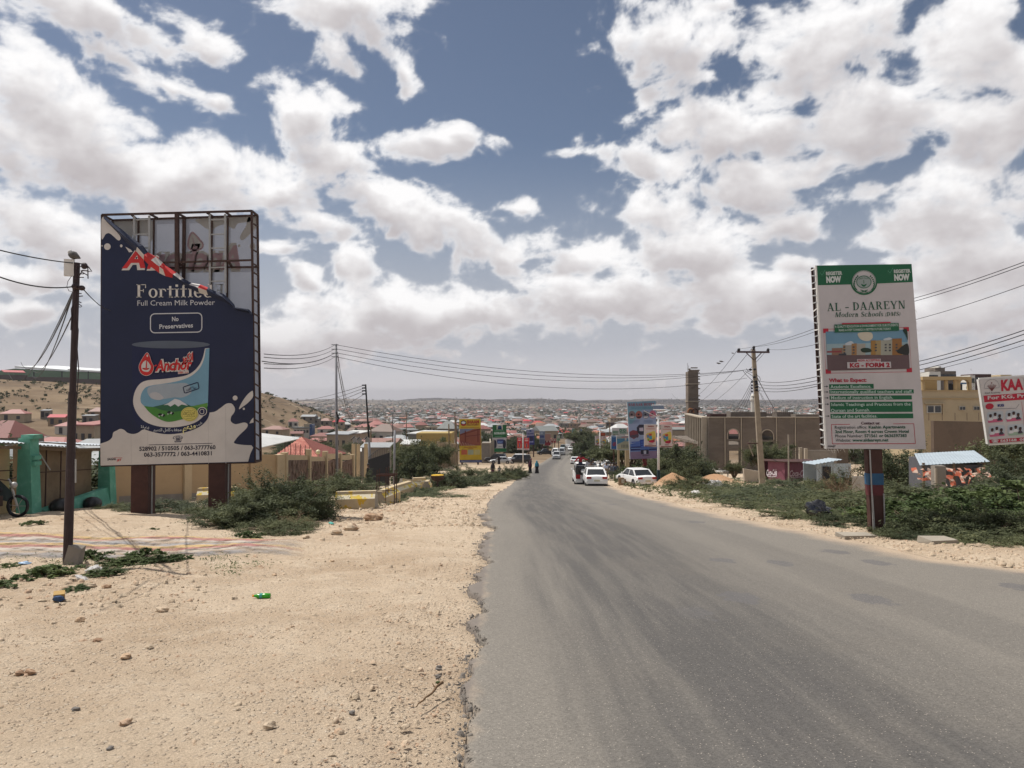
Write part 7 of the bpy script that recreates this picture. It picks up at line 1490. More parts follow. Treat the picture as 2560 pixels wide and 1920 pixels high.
def villa():
 D = 105; t = thing("house", "yellow villa with an arched roof terrace above the dark brown wall", "house", gs(2400, D)); z0 = (2280, 880); k = 280 / 1659
 Q = lambda x, y, d=0: P(z0[0] + x * k, z0[1] + y * k, D + d); my = mat("yellow_render", (.40, .295, .155), .85, .08, .5); myl = mat("cream_render", (.42, .34, .22), .85, .08, .6)
 a, b = Q(60, 565), Q(1500, 565); zb = H(a.x, D) - 1
 mb = Bx(((a.x + b.x) / 2, D + 5, (a.z + zb) / 2), (b.x - a.x, 10, a.z - zb), myl); wl = mb.build("wall", t)
 mb = MB(); z = Q(60, 690).z; mb.box(((a.x + b.x) / 2, D - .06, z), (b.x - a.x + .1, .14, .16), my); mb.box(((a.x + b.x) / 2, D - .04, a.z - .05), (b.x - a.x + .2, .3, .12), my); mb.build("string_course", t)
 for (x0, y0, x1, y1, n) in ((215, 790, 425, 905, 2), (695, 805, 780, 862, 2), (905, 805, 990, 862, 2)):
  p, q = Q(x0, y1), Q(x1, y0); mb = Bx(((p.x + q.x) / 2, D - .08, (p.z + q.z) / 2), (q.x - p.x, .2, q.z - p.z), mat("white_frame", (.5, .48, .42))); wd = mb.build("window", t)
  w_ = (q.x - p.x) / n
  for i in range(n): mb = Bx((p.x + w_ * (i + .5), D - .20, (p.z + q.z) / 2), (w_ * .78, .05, (q.z - p.z) * .80), m_glass); mb.build("pane", wd)
  if x0 < 300: mb = Bx(((p.x + q.x) / 2, D - .2, q.z + .22), (q.x - p.x + .6, .5, .14), myl); mb.box((q.x + .3, D - .1, (p.z + q.z) / 2), (.25, .3, q.z - p.z + .4), myl); mb.build("hood", wd)
 # terrace: back wall, columns, roof band with arch
 p, q = Q(130, 365), Q(885, 565); ztop = p.z; zf = q.z
 mb = Bx(((p.x + q.x) / 2 - .6, D + 4, (ztop + zf) / 2), (q.x - p.x - 1.2 - 3, .3, ztop - zf), my); mb.build("terrace_wall", t)
 mb = MB(); z1 = Q(130, 415).z; mb.box(((p.x + Q(700, 0).x) / 2, D + 1, (ztop + z1) / 2), (Q(700, 0).x - p.x, 3, ztop - z1), my); mb.build("terrace_beam", t)
 for x in (168, 510, 645): c = Q(x, 500); mb = Tb([(c.x, D + .1, zf), (c.x, D + .1, ztop - .3)], .26, 10, my); mb.build("column", t)
 x0, x1 = Q(718, 0).x, Q(848, 0).x; xm, r = (x0 + x1) / 2, (x1 - x0) / 2; ztA = Q(780, 410).z
 for xa, xb in ((Q(670, 0).x, x0), (x1, Q(885, 0).x)): mb = Bx(((xa + xb) / 2, D + .4, (zf + ztop) / 2), (xb - xa, .6, ztop - zf), my); mb.build("terrace_pier", t)
 mb = MB(); n = 10
 for i in range(n):
  f = lambda i: (xm - r * math.cos(math.pi * i / n), ztA - r * .8 + r * .8 * math.sin(math.pi * i / n)); (ax, az_), (bx, bz_) = f(i), f(i + 1); mb.hexa([(ax, D + .1, az_), (bx, D + .1, bz_), (bx, D + .7, bz_), (ax, D + .7, az_)], [(ax, D + .1, ztop), (bx, D + .1, ztop), (bx, D + .7, ztop), (ax, D + .7, ztop)], my)
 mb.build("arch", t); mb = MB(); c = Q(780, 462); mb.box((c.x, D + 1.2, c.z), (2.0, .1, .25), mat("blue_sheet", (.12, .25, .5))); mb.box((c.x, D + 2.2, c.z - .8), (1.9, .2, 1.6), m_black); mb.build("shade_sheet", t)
 for x in (250, 448, 638, 815, 990): c = Q(x, 990, -13); mb = Br(c - Vector((0, 0, .2)), c + Vector((0, 0, .75)), .04, .04, m_rust); mb.build("spike", t)
 # sunlit edge of the brown wall
villa()
def farblocks():
 k = 280 / 1659; Q = lambda x, y, D: P(2280 + x * k, 880 + y * k, D)
 for lab, D, parts_ in (("white and grey three-storey block rising behind the yellow villa", 190, ((275, 290, 440, 420, "lime_white"), (440, 280, 690, 420, "raw_render"), (400, 228, 545, 282, "raw_render"), (470, 205, 510, 230, "lime_white"))),
       ("long dark-fronted building beyond the academy billboard", 210, ((880, 345, 950, 420, "lime_white"), (945, 325, 1210, 420, "brown_steel"))), ("low cream row of houses along the right skyline", 230, ((1210, 362, 1700, 420, "cream_render"), (1350, 335, 1510, 365, "cream_render")))):
  t = thing("building", lab, "building", (Q(parts_[0][0], 0, D).x, D, H(Q(parts_[0][0], 0, D).x, D)))
  for i, (x0, y0, x1, y1, m) in enumerate(parts_):
   a, b = Q(x0, y1, D), Q(x1, y0, D); zl = (H(a.x, D) - 1) if y1 == 420 else a.z; mb = Bx(((a.x + b.x) / 2, D + 4 + i * .1, (zl + b.z) / 2), (b.x - a.x, 7 - i, b.z - zl), MATS[m]); w_ = mb.build("wall", t)
   for j in range(int((x1 - x0) / 60)):
    if y1 != 420: break
    mb = MB(); x = a.x + (j + .5) * 60 * k * D / F; mb.box((x, D + .48 + i * .4, b.z - 1.5), (1.2, .12, 1.3), m_glass); mb.build("window", w_)
farblocks()
# warehouses on the left hill
def warehouses():
 k = 320 / 2212; Q = lambda x, y, D: P(x * k, 900 + y * k, D); mg = mat("green_cladding", (.13, .20, .135), .6, .15, .12, stretch=(1, 1, 4)); mw = mat("white_roofing", (.72, .74, .74), .5, .05, 1); mdk = mat("dark_yard_wall", (.095, .078, .075), .9, .1, .3)
 for lab, pts, D in (("long green warehouse with a white roof on top of the left hill", ((0, 175), (265, 145), (1080, 205)), 385), ("second green warehouse right of the long one on the left hill", ((1075, 225), (1180, 195), (1760, 222)), 395)):
  t = thing("warehouse", lab, "warehouse", (Q(pts[0][0], 0, D).x, D, H(Q(pts[0][0], 0, D).x, D))); A, B, C_ = (Q(*p, D) for p in pts); A0 = Vector(A); off = Vector((0, 35, 0))
  if pts[0][0] == 0: A = Q(-420, 240, D)
  zb = min(H(A.x, D), H(C_.x, D)) - 3; mb = Hx([(A.x, D, zb), (B.x, D, zb), (B.x, D + 35, zb), (A.x, D + 35, zb)], [A, B, B + off, A + off], mg); mb.hexa([(B.x, D, zb), (C_.x, D + 25, zb), (C_.x, D + 40, zb), (B.x, D + 38, zb)], [B, C_ + Vector((0, 25, 0)), C_ + Vector((0, 40, 0)), B + off], mg); mb.build("wall", t)
  u = Vector((0, -.5, .35)); mb = Hx([B + u, C_ + u + Vector((0, 25, -.1)), C_ + Vector((0, 40, 0)), B + off], [B + u + Vector((0, 0, .9)), C_ + u + Vector((0, 25, .8)), C_ + Vector((0, 40, 3)), B + off + Vector((0, 0, 3))], mw); mb.build("roof", t)
  for x in (580, 1065) if D == 385 else (1520,): p = Q(x, 230, D - .6); mb = Bx((p.x, D - .3, p.z - 2), (.35, .4, 6), m_black); mb.build("downpipe", t)
 t = thing("yard_wall", "dark wall with a pink lean-to roof in front of the green warehouses", "wall", (Q(200, 300, 380).x, 378, H(Q(200, 300, 380).x, 378)))
 for x0, x1, y0 in ((-300, 450, 250), (440, 1200, 290), (1200, 1760, 325)): a, b = Q(x0, y0, 376), Q(x1, y0 + 10, 376); zb = min(H(a.x, 376), H(b.x, 376)) - 1.5; mb = Hx([(a.x, 376, zb), (b.x, 376, zb), (b.x, 377, zb), (a.x, 377, zb)], [(a.x, 376, a.z), (b.x, 376, b.z), (b.x, 377, b.z), (a.x, 377, a.z)], mdk); mb.build("wall_panel", t)
 a, b, c, d = Q(70, 215, 375), Q(440, 225, 375), Q(400, 192, 378), Q(20, 180, 378); mb = Hx([a, b, c, d], [p + Vector((0, 0, .3)) for p in (a, b, c, d)], mat("pink_roof", (.42, .15, .15))); mb.build("lean_to_roof", t)
warehouses()
# ---------------------------------------------------------------- the town in the valley
RC = {'pink': (.36, .155, .135), 'dusty': (.30, .17, .14), 'brick': (.22, .085, .07), 'red': (.46, .045, .055), 'zinc': (.33, .345, .35), 'white': (.58, .58, .56), 'rust': (.17, .115, .09), 'grey': (.20, .21, .20), 'orange': (.34, .13, .07)}
RM = {k: mat("roof_" + k, tuple(v * .86 for v in c), .6, .14, .35, col2=tuple(x * .72 for x in c), thr=(.5, .66)) for k, c in RC.items()}
WM = [mat("house_wall_%s" % n, c, .9, .12, .4) for n, c in (("cream", (.33, .265, .185)), ("white", (.46, .43, .38)), ("grey", (.19, .17, .145)), ("tan", (.24, .175, .115)))]
m_win = mat("dark_window", (.03, .03, .035), .3)
def house_geo(kind, roof, wall, nwin=0):
 """unit house: footprint 1 x 1, wall height 1 (roof on top in the same units)"""
 w_, r_ = MB(), MB(); w_.box((0, 0, .3), (1, 1, 1.4), wall); e = .55; c = [(-e, -e, 1), (e, -e, 1), (e, e, 1), (-e, e, 1)]
 if kind == 'hip':
  a, b = (-.18, 0, 1.55), (.18, 0, 1.55); r_.geo(c + [a, b], [(0, 1, 5, 4), (1, 2, 5), (2, 3, 4, 5), (3, 0, 4), (3, 2, 1, 0)], roof)
 elif kind == 'gable':
  a, b = (-e, 0, 1.38), (e, 0, 1.38); r_.geo(c + [a, b], [(0, 1, 5, 4), (1, 2, 5), (2, 3, 4, 5), (3, 0, 4), (3, 2, 1, 0)], roof)
 elif kind == 'shed': r_.hexa([(x, y, 1 + (.12 if y > 0 else 0)) for x, y, z in c], [(x, y, 1.05 + (.12 if y > 0 else 0)) for x, y, z in c], roof)
 else:
  r_.box((0, 0, 1.03), (1.04, 1.04, .1), wall); r_.box((-.2, .1, 1.15), (.3, .3, .25), roof)
 return w_, r_
def build_house(label, roofk, kind, wi, loc, dims, rz=0.0, windows=True, group=None, storeys=1):
 t = local(thing("house", label, "house", loc, rz, group)); w_, r_ = house_geo(kind, RM[roofk], WM[wi])
 for mb, nm in ((w_, "wall"), (r_, "roof")):
  mb.v = [(x * dims[0], y * dims[1], z * dims[2] if z <= 1 or nm == "wall" else dims[2] + (z - 1) * max(2.6, dims[0] * .26)) for x, y, z in mb.v]; o = mb.build(nm, t)
  if nm == "wall" and windows:
   n = max(2, int(dims[0] / 3.2))
   for s in range(storeys):
    for i in range(n):
     mb2 = MB(); mb2.box(((i + .5) / n * dims[0] - dims[0] / 2, -dims[1] / 2 - .04, dims[2] * (s + .55) / storeys), (1.1, .12, 1.1 if (i or s) else 1.9), m_win); mb2.build("window", o)
 return t
HERO = [(684, 1092, 62, 'dusty', 'hip', 0, 1, "broad dusty pink hipped house just right of the milk powder billboard"), (731, 1070, 26, 'pink', 'hip', 1, 1, "cream house with a small pink roof above the broad dusty pink one"),
 (813, 1066, 28, 'dusty', 'hip', 2, 1, "mauve-roofed house left of the bright red roof behind the tall galvanised pole"), (844, 1068, 34, 'red', 'hip', 0, 1, "bright red roofed house just right of the tall galvanised pole"), (864, 1074, 24, 'white', 'hip', 2, 1, "house with a small white hipped roof right of the bright red one"),
 (893, 1062, 20, 'brick', 'gable', 3, 1, "small brown roofed house above the long pink hipped roofs"), (912, 1080, 58, 'pink', 'hip', 3, 1, "long pink hipped house beside the thin leaning dark pole"), (883, 1098, 48, 'red', 'gable', 3, 1, "low crimson roofed house left of the thin leaning dark pole"),
 (922, 1108, 46, 'dusty', 'hip', 3, 1, "dusty brown roofed house directly behind the thin leaning dark pole"), (806, 1108, 64, 'brick', 'hip', 0, 1, "wide brick-red roofed house behind the tiled house"), (812, 1088, 46, 'pink', 'hip', 1, 1, "pale pink roofed white house behind the tall galvanised pole"),
 (997, 1112, 30, 'red', 'hip', 3, 1, "bright red hipped roof among thin posts above the green tree"), (953, 1104, 26, 'pink', 'gable', 3, 1, "small pink gabled house left of the bright red hipped roof above the tree"), (740, 1102, 32, 'brick', 'gable', 3, 1, "dark brick roofed house left of the white building with blue glass"),
 (771, 1056, 38, 'zinc', 'gable', 2, 1, "long grey metal roofed shed below the foot of the bare hill"), (784, 1062, 30, 'grey', 'gable', 2, 1, "darker grey-green shed just below the long grey metal roofed one"), (1092, 1094, 62, 'grey', 'flat', 0, 2, "long low grey-beige block left of the yellow canopy billboard"),
 (1085, 1084, 40, 'zinc', 'flat', 2, 2, "grey concrete block standing behind the long low grey-beige one"), (1544, 1072, 44, 'orange', 'flat', 0, 3, "ochre three-storey house with an orange-brown lower floor left of the hotel billboard"), (1436, 1076, 32, 'grey', 'flat', 3, 2, "ochre two-storey house with a dark window band above the roadside trees"),
 (1408, 1076, 26, 'grey', 'flat', 2, 2, "grey two-storey house left of the ochre one above the roadside trees"), (1500, 1078, 28, 'white', 'flat', 1, 2, "white flat-roofed house below the ochre three-storey one"), (1525, 1092, 22, 'grey', 'flat', 2, 3, "plain grey tall block right of the small white lamp banners"),
 (1374, 1084, 36, 'brick', 'hip', 3, 1, "dark red roofed house at the left verge far down the road"), (1345, 1062, 30, 'red', 'hip', 0, 1, "large faded red roofed house above the far boards at left"), (1330, 1075, 26, 'dusty', 'hip', 0, 1, "dusty pink house just above the lilac and navy billboard"),
 (28, 1056, 62, 'pink', 'hip', 0, 1, "pink hipped house at the left edge under the bare hill"), (140, 1066, 44, 'red', 'gable', 3, 1, "crimson gabled roof left of the nearest dark pole"), (170, 1090, 74, 'pink', 'hip', 1, 1, "pale pink hipped house directly behind the nearest dark pole"), (242, 1050, 46, 'dusty', 'hip', 3, 1, "dusty roofed house at the left edge of the milk powder billboard"),
 (228, 1102, 30, 'grey', 'flat', 0, 1, "small cream house with a lattice opening right of the pale pink one"), (1280, 1088, 34, 'white', 'gable', 3, 1, "house with a pale ridged roof behind the green billboard"), (1660, 1074, 30, 'white', 'gable', 1, 1, "white shed right of the hotel billboard"), (112, 1048, 24, 'zinc', 'shed', 2, 1, "low blue-grey shed at the foot of the bare left hill"), (220, 1062, 34, 'zinc', 'shed', 2, 1, "low zinc shed right of the crimson gabled roof")]
placed = []
for (px_, by, wpx, rk, kd, wi, st, lab) in HERO:
 g0 = G(px_, by); D = g0.y; w_ = wpx * D / F * .92; placed.append((g0.x, D, w_ * .8)); build_house(lab, rk, kd, wi, (g0.x, D + w_ * .3, g0.z), (w_, w_ * .6, (3.0 if st == 1 else 3.1 * st) * min(1.3, max(1, w_ / 14))), random.uniform(-.25, .25), True, None, st)
# special buildings nearer by
def special():
 g0 = G(761, 1093); D = g0.y; s = D / F; t = local(thing("building", "white two-storey building with a blue glass stair tower in the left valley", "building", g0)); mb = Bx((-4 * s, 0, 7 * s), (40 * s, 26 * s, 30 * s), WM[1]); w_ = mb.build("wall", t)
 mb = Bx((20 * s, -2 * s, 15 * s), (7 * s, 24 * s, 36 * s), mat("blue_glass", (.03, .08, .19), .15, .1, 2)); mb.build("stair_tower", t); mb = Bx((-4 * s, 0, 24 * s), (46 * s, 30 * s, 3 * s), RM['grey']); mb.build("roof", t); mb = Bx((8 * s, 3 * s, 29 * s), (17 * s, 14 * s, 9 * s), WM[0]); mb.build("roof_house", t)
 for i in range(5): mb = Bx(((-19 + i * 7.5) * s, -13.2 * s, 15 * s), (5.4 * s, .6 * s, 7 * s), m_win); mb.build("window", w_)
 D = 92; a, b = P(652, 1107, D), P(735, 1100, D + 14); t = thing("shed", "long white metal roof with an ochre end wall beside the milk powder billboard", "shed", gs(690, D)); mb = Hx([(a.x - 9, D, a.z + .6), (b.x - 3, D - 2, a.z - 1.4), (b.x, D + 18, b.z), (a.x - 9, D + 14, a.z + 1.0)], [(a.x - 9, D, a.z + .7), (b.x - 3, D - 2, a.z - 1.3), (b.x, D + 18, b.z + .1), (a.x - 9, D + 14, a.z + 1.1)], RM['white']); mb.build("roof", t)
 zb = H(a.x, D) - 1; mb = Hx([(a.x - 9, D + .6, zb), (b.x - 5.6, D + .4, zb), (b.x - 5.6, D + 2, zb), (a.x - 9, D + 2, zb)], [(a.x - 9, D + .6, a.z + .5), (b.x - 5.6, D + .4, a.z - 1.0), (b.x - 5.6, D + 2, a.z - 1.0), (a.x - 9, D + 2, a.z + .5)], mat("ochre_wall", (.30, .20, .07), .9, .15, .5)); mb.build("end_wall", t)
 D = 82
 for x0, x1, y0, y1, rk, lab in ((898, 974, 1112, 1120, 'zinc', "long low zinc roof behind the tops of the gateposts"), (893, 930, 1121, 1130, 'white', "short white roof just behind the gateposts"), (1000, 1045, 1104, 1112, 'white', "white flat roof above the green tree by the gate")):
  a, b = P(x0, y0, D), P(x1, y1, D); zz = (a.z + b.z) / 2; t = thing("shed", lab, "shed", (a.x, D, H(a.x, D))); mb = Hx([(a.x, D, b.z), (b.x, D, b.z), (b.x, D + 3, a.z), (a.x, D + 3, a.z)], [(a.x, D, b.z + .08), (b.x, D, b.z + .08), (b.x, D + 3, a.z + .1), (a.x, D + 3, a.z + .1)], RM[rk]); mb.build("roof", t)
  mb = MB(); zb = H(a.x, D) - .6; mb.box(((a.x + b.x) / 2, D + 1.5, (zb + b.z) / 2), (b.x - a.x - .5, 2.6, b.z - zb), WM[2]); mb.build("wall", t); D += 5
 # yellow building with pilasters
 D = 118; a, b = P(1092, 1108, D), P(1140, 1113, D + 18); t = thing("building", "ochre walled building with a row of pilasters before the yellow canopy billboard", "building", (a.x, D, H(a.x, D))); my = mat("ochre_render", (.34, .25, .10), .9, .1, .5); zb = H(a.x, D) - 1.5
 mb = Hx([(a.x - 6, D, zb), (a.x, D, zb), (b.x, D + 18, zb - 1.5), (b.x - 10, D + 18, zb - 1.5)], [(a.x - 6, D, a.z), (a.x, D, a.z), (b.x, D + 18, b.z), (b.x - 10, D + 18, b.z)], my); mb.build("wall", t)
 for k in range(8): p = Vector((a.x, D, 0)).lerp(Vector((b.x, D + 18, 0)), k / 7); mb = MB(); zt = a.z + (b.z - a.z) * k / 7; mb.box((p.x + .2, p.y, (zb + zt) / 2 + .1), (.45, .4, zt - zb + .3), WM[0]); mb.build("pilaster", t)
 mb = MB(); q = P(1128, 1083, D + 20); q0 = P(1041, 1092, D + 20); mb.box(((q.x + q0.x) / 2, D + 24, (q.z + zb) / 2), (q.x - q0.x, 8, q.z - zb), my); mb.build("rear_block", t)
 D = 163; a, b = P(1204, 1108, D), P(1223, 1098, D + 8); t = thing("building", "grey block building with a bare concrete frame between the yellow and green billboards", "building", (a.x, D, H(a.x, D))); zb = H(a.x, D) - 1; mb = Bx((a.x + .9, D + 3, (zb + a.z) / 2), (1.8, 6, a.z - zb), m_block); mb.build("wall", t)
 for k in range(6): mb = Br((a.x + 1.9 + k * .12, D + k * 1.4, zb), (a.x + 1.9 + k * .12, D + k * 1.4, a.z + k * .12), .22, .22, m_raw2); mb.build("column", t)
 mb = Br((a.x + 1.9, D, a.z), (b.x + .2, D + 8, b.z), .25, .25, m_raw2); mb.bar((a.x, D - .1, a.z), (a.x + 1.9, D, a.z), .2, .2, m_raw2); mb.bar((a.x + 1.9, D, (a.z + zb) / 2 + 1), (b.x + .2, D + 8, (b.z + zb) / 2 + 1.2), .2, .2, m_raw2); mb.build("beam", t)
 for px_, y0, D, lab in ((972, 1040, 520, "slim pale minaret in the left valley"), (1058, 1052, 560, "second slim pale minaret nearer the grey blocks"), (1448, 1032, 700, "thin white minaret far beyond the roadside trees")):
  c = gs(px_, D); zt = P(px_, y0, D).z; t = thing("minaret", lab, "minaret", c); mb = Tb([c - Vector((0, 0, 1)), (c.x, D, zt - 5), (c.x, D, zt - 4.9), (c.x, D, zt - 4), (c.x, D, zt - 3.9), (c.x, D, zt - 1.8), (c.x, D, zt)], [1.1, 1.0, 1.7, 1.7, .9, .9, .05], 8, WM[1]); mb.build("shaft", t)
 for px_, y0, D, lab in ((982, 1035, 210, "left post of the pair carrying a crossbar above the green tree"), (1016, 1030, 215, "right post of the pair carrying a crossbar above the green tree"), (1139, 1030, 170, "dark leaning pole just left of the yellow canopy billboard"), (1124, 1060, 128, "thin pole before the ochre pilastered wall"), (1142, 1048, 120, "pale leaning pole beside the yellow canopy billboard"), (1526, 1055, 150, "pole with forked top behind the small lamp banners"), (929, 1070, 125, "thin rod standing among roofs right of the leaning dark pole")):
  c = gs(px_, D); tp = P(px_ - (2 if D < 200 else 0), y0, D); t = thing("utility_pole", lab, "pole", c); mb = Tb([c - Vector((0, 0, .5)), tp], [.16, .10], 6, m_bark if px_ != 982 else m_black); mb.build("shaft", t)
  if px_ == 982: mb = Br(P(982, 1046, D), P(1016, 1047, D), .2, .2, m_black); mb.build("crossbar", t)
  if px_ == 1526: mb = Br(P(1517, 1058, D), P(1536, 1058, D), .15, .15, m_rust); mb.build("crossbar", t)
special()
# the rest of the town, scattered: near ones as things, far ones as one mass
LMK = [(90, "the motorcycle"), (170, "the nearest dark pole"), (260, "the teal pillars"), (650, "the milk powder billboard"), (760, "the tiled house"), (860, "the tall galvanised pole"), (930, "the gateposts"), (1010, "the green tree by the gate"), (1090, "the barrier row"), (1150, "the ochre pilastered wall"), (1210, "the yellow billboard"), (1270, "the green billboard"), (1325, "the red lamp banners"), (1380, "the grey-blue board"), (1440, "the minibuses"), (1505, "the roadside tree clump"), (1560, "the wide pale board"), (1620, "the hotel billboard"), (1700, "the toy banners"), (1760, "the unfinished minaret"), (1900, "the crossarm pole"), (2060, "the unfinished building"), (2320, "the school billboard"), (2460, "the yellow villa"), (9999, "the academy billboard")]
_n = {}
def landmark(px_): return next(b for a, b in LMK if px_ < a)
def nth(px_, k="t"):
 q = (k, landmark(px_)); _n[q] = i = _n.get(q, 0) + 1
 return {1: "first", 2: "second", 3: "third"}.get(i, "%dth" % i if i % 10 not in (1, 2, 3) or i in (11, 12, 13) else "%d%s" % (i, {1: "st", 2: "nd", 3: "rd"}[i % 10]))
def scatter_town():
 r = np.random.default_rng(77); n = 26000; D = np.exp(r.uniform(np.log(95), np.log(5000), n)) ; D = np.where(D > 900, 900 + (D - 900) * 1.0, D); x = D * r.uniform(-.80, .82, n); rx = np.interp(D, lef_y, lef_x) * .5 + np.interp(D, rig_y, rig_x) * .5; rx = np.where(D > 640, 55 + (D - 640) * .01, rx)
 px_ = 1280 + F * x / D; ok = np.ones(n, bool)
 ok &= np.abs(x - rx) > np.where(D < 640, 13, 9)
 hillz = Hn(x, D) - zroad(D); ok &= ~((hillz > 2.5) & (D < 640) & (x < 0)); ok &= ~((D < 330) & (x > -16) & (x < 30)); ok &= ~((D < 135) & (x > 0)); ok &= ~((D < 265) & (px_ > 640) & (px_ < 1250)); ok &= ~((D < 420) & (px_ > 400) & (px_ < 640))
 ok &= ~((D < 260) & (px_ > 1690) & (px_ < 2460)); ok &= ~((D < 200) & (x > 0) & (px_ < 1700)); ok &= ~((D < 125) & (x < 0) & (px_ > 600))
 dens_ = fbm(x / 260, D / 420, 4, seed=141); ok &= r.random(n) < np.clip(.72 + dens_ * 1.1, .08, 1) * np.where(D > 2600, np.clip(.62 - (D - 2600) / 2600, .12, 1), 1) * np.where(D < 640, .85, 1)
 x, D = x[ok], D[ok]; n = len(x); w_ = r.uniform(7, 14, n) * np.where(D > 1500, .95, 1.0); dep = w_ * r.uniform(.6, 1.1, n); h = r.choice([2.8, 3.2, 3.6, 6.2, 7], n, p=[.4, .27, .2, .1, .03]); rz = r.uniform(-.6, .6, n)
 # grid hash against overlaps among the near ones
 near = np.argsort(D); occ = [(a, b, c) for a, b, c in placed]; keep = np.ones(n, bool); cells = {}
 for a, b, c in occ: cells.setdefault((int(a // 16), int(b // 16)), []).append((a, b, c))
 for i in near:
  if D[i] > 1300: break
  k = (int(x[i] // 16), int(D[i] // 16)); bad = False
  for dx in (-1, 0, 1):
   for dy in (-1, 0, 1):
    for (a, b, c) in cells.get((k[0] + dx, k[1] + dy), ()):
     if math.hypot(a - x[i], b - D[i]) < (c + w_[i]) * .62: bad = True
  if bad: keep[i] = False
  else: cells.setdefault(k, []).append((x[i], D[i], w_[i]))
 x, D, w_, dep, h, rz = (a[keep] for a in (x, D, w_, dep, h, rz)); n = len(x); z = Hn(x, D)
 ks = ['zinc', 'white', 'rust', 'pink', 'dusty', 'grey', 'red', 'brick', 'orange']; p_near = np.array([.20, .09, .16, .17, .13, .13, .03, .06, .03]); p_far = np.array([.19, .08, .22, .05, .10, .25, .01, .06, .04]); u = r.random(n)
 rk = np.where(D < 900, np.searchsorted(np.cumsum(p_near / p_near.sum()), u), np.searchsorted(np.cumsum(p_far / p_far.sum()), u)); rk = np.clip(rk, 0, 8); wi = r.choice(4, n, p=[.27, .2, .3, .23]); kd = r.choice(3, n, p=[.42, .28, .30]); kd = np.where(rk >= 7, np.minimum(kd, 1), kd)
 order = np.argsort(D); size = (w_ / D)[order]; first = order[:262]; protos = {}
 knm = ['hip', 'gable', 'shed']; words = {'zinc': "dull metal", 'white': "white", 'rust': "rusty brown", 'pink': "pink", 'dusty': "dusty pink", 'grey': "grey", 'red': "bright red", 'brick': "brick red", 'orange': "orange-brown"}; kw = ["hipped", "ridged", "flat sloping"]; ww = ["cream", "white", "grey", "tan"]
 for i in first:
  key = (ks[rk[i]], knm[kd[i]], int(wi[i])); pxi = 1280 + F * x[i] / D[i]; lab = f"{ww[wi[i]]} house, {words[ks[rk[i]]]} {kw[kd[i]].replace('flat sloping', 'flat')} roof, {nth(pxi, 'h')} in line beyond {landmark(pxi)}"; grp = "small houses of the valley town"
  if key not in protos:
   t = local(thing("house", lab, "house", (0, 0, 0), 0, grp)); a, b = house_geo(key[1], RM[key[0]], WM[key[2]]); wl = a.build("wall", t); b.build("roof", t)
   for q in (-.3, .02, .32): mb = Bx((q, -.505, .55), (.13, .02, .3), m_win); mb.build("window", wl)
   protos[key] = t; t2 = t
  else: t2 = copy_thing(protos[key], (0, 0, 0), 0, None, lab, None, grp)
  t2.location = (x[i], D[i], z[i] - .3); t2.rotation_euler = (0, 0, rz[i]); t2.scale = (w_[i], dep[i], h[i])
 rest = order[262:]; wallmats = WM; mlist = [RM[k] for k in ks] + WM
 def mass(idx, nm, lab):
  V, Fq, MI = [], [], []; b = 0; X, Y, Z, W_, Dp, Hh, Rz = x[idx], D[idx], z[idx], w_[idx], dep[idx], h[idx], rz[idx]; m_ = len(idx); ca, sa = np.cos(Rz), np.sin(Rz)
  loc = np.array([(-.5, -.5, -.4), (.5, -.5, -.4), (.5, .5, -.4), (-.5, .5, -.4), (-.5, -.5, 1), (.5, -.5, 1), (.5, .5, 1), (-.5, .5, 1), (-.56, -.56, 1), (.56, -.56, 1), (.56, .56, 1), (-.56, .56, 1), (-.2, 0, 1.5), (.2, 0, 1.5)])
  P_ = np.repeat(loc[None], m_, 0); hipm = (kd[idx] == 0)[:, None]; P_[:, 12:, 0] = np.where(hipm, P_[:, 12:, 0], P_[:, 12:, 0] * 2.8); shed = (kd[idx] == 2)[:, None]; P_[:, 12:, 2] = np.where(shed, 1.08, P_[:, 12:, 2])
  lx, ly = P_[..., 0] * W_[:, None], P_[..., 1] * Dp[:, None]; lz = np.where(P_[..., 2] > 1, Hh[:, None] + (P_[..., 2] - 1) * 4.2, P_[..., 2] * Hh[:, None])
  co = np.stack([lx * ca[:, None] - ly * sa[:, None] + X[:, None], lx * sa[:, None] + ly * ca[:, None] + Y[:, None], lz + Z[:, None]], -1).reshape(-1, 3)
  f = np.array([(0, 1, 5, 4), (1, 2, 6, 5), (3, 0, 4, 7), (8, 9, 13, 12), (10, 11, 12, 13), (9, 10, 13, 13), (11, 8, 12, 12)]); f[5] = (9, 10, 13, 9); f[6] = (11, 8, 12, 11)
  q4 = (f[None, :5] + (np.arange(m_) * 14)[:, None, None]).reshape(-1, 4); t3 = (np.array([(9, 10, 13), (11, 8, 12)])[None] + (np.arange(m_) * 14)[:, None, None]).reshape(-1, 3)
  me = bpy.data.meshes.new(nm); me.vertices.add(len(co)); me.vertices.foreach_set("co", co.ravel().astype(np.float32)); lp = np.concatenate([q4.ravel(), t3.ravel()]); me.loops.add(len(lp)); me.loops.foreach_set("vertex_index", lp.astype(np.int32))
  me.polygons.add(len(q4) + len(t3)); me.polygons.foreach_set("loop_start", np.concatenate([np.arange(len(q4)) * 4, len(q4) * 4 + np.arange(len(t3)) * 3]).astype(np.int32)); me.update(calc_edges=True)
  for mm in mlist: me.materials.append(mm)
  mi = np.concatenate([np.stack([9 + wi[idx]] * 3 + [rk[idx]] * 2, 1).ravel(), np.repeat(rk[idx], 2)]); me.polygons.foreach_set("material_index", mi.astype(np.int32)); o = bpy.data.objects.new(nm, me); COL.objects.link(o); tag(o, lab, "town", None, "stuff")
 mass(rest, "distant_houses", "dense mass of small far houses covering the valley and the facing slope")
 return
scatter_town()
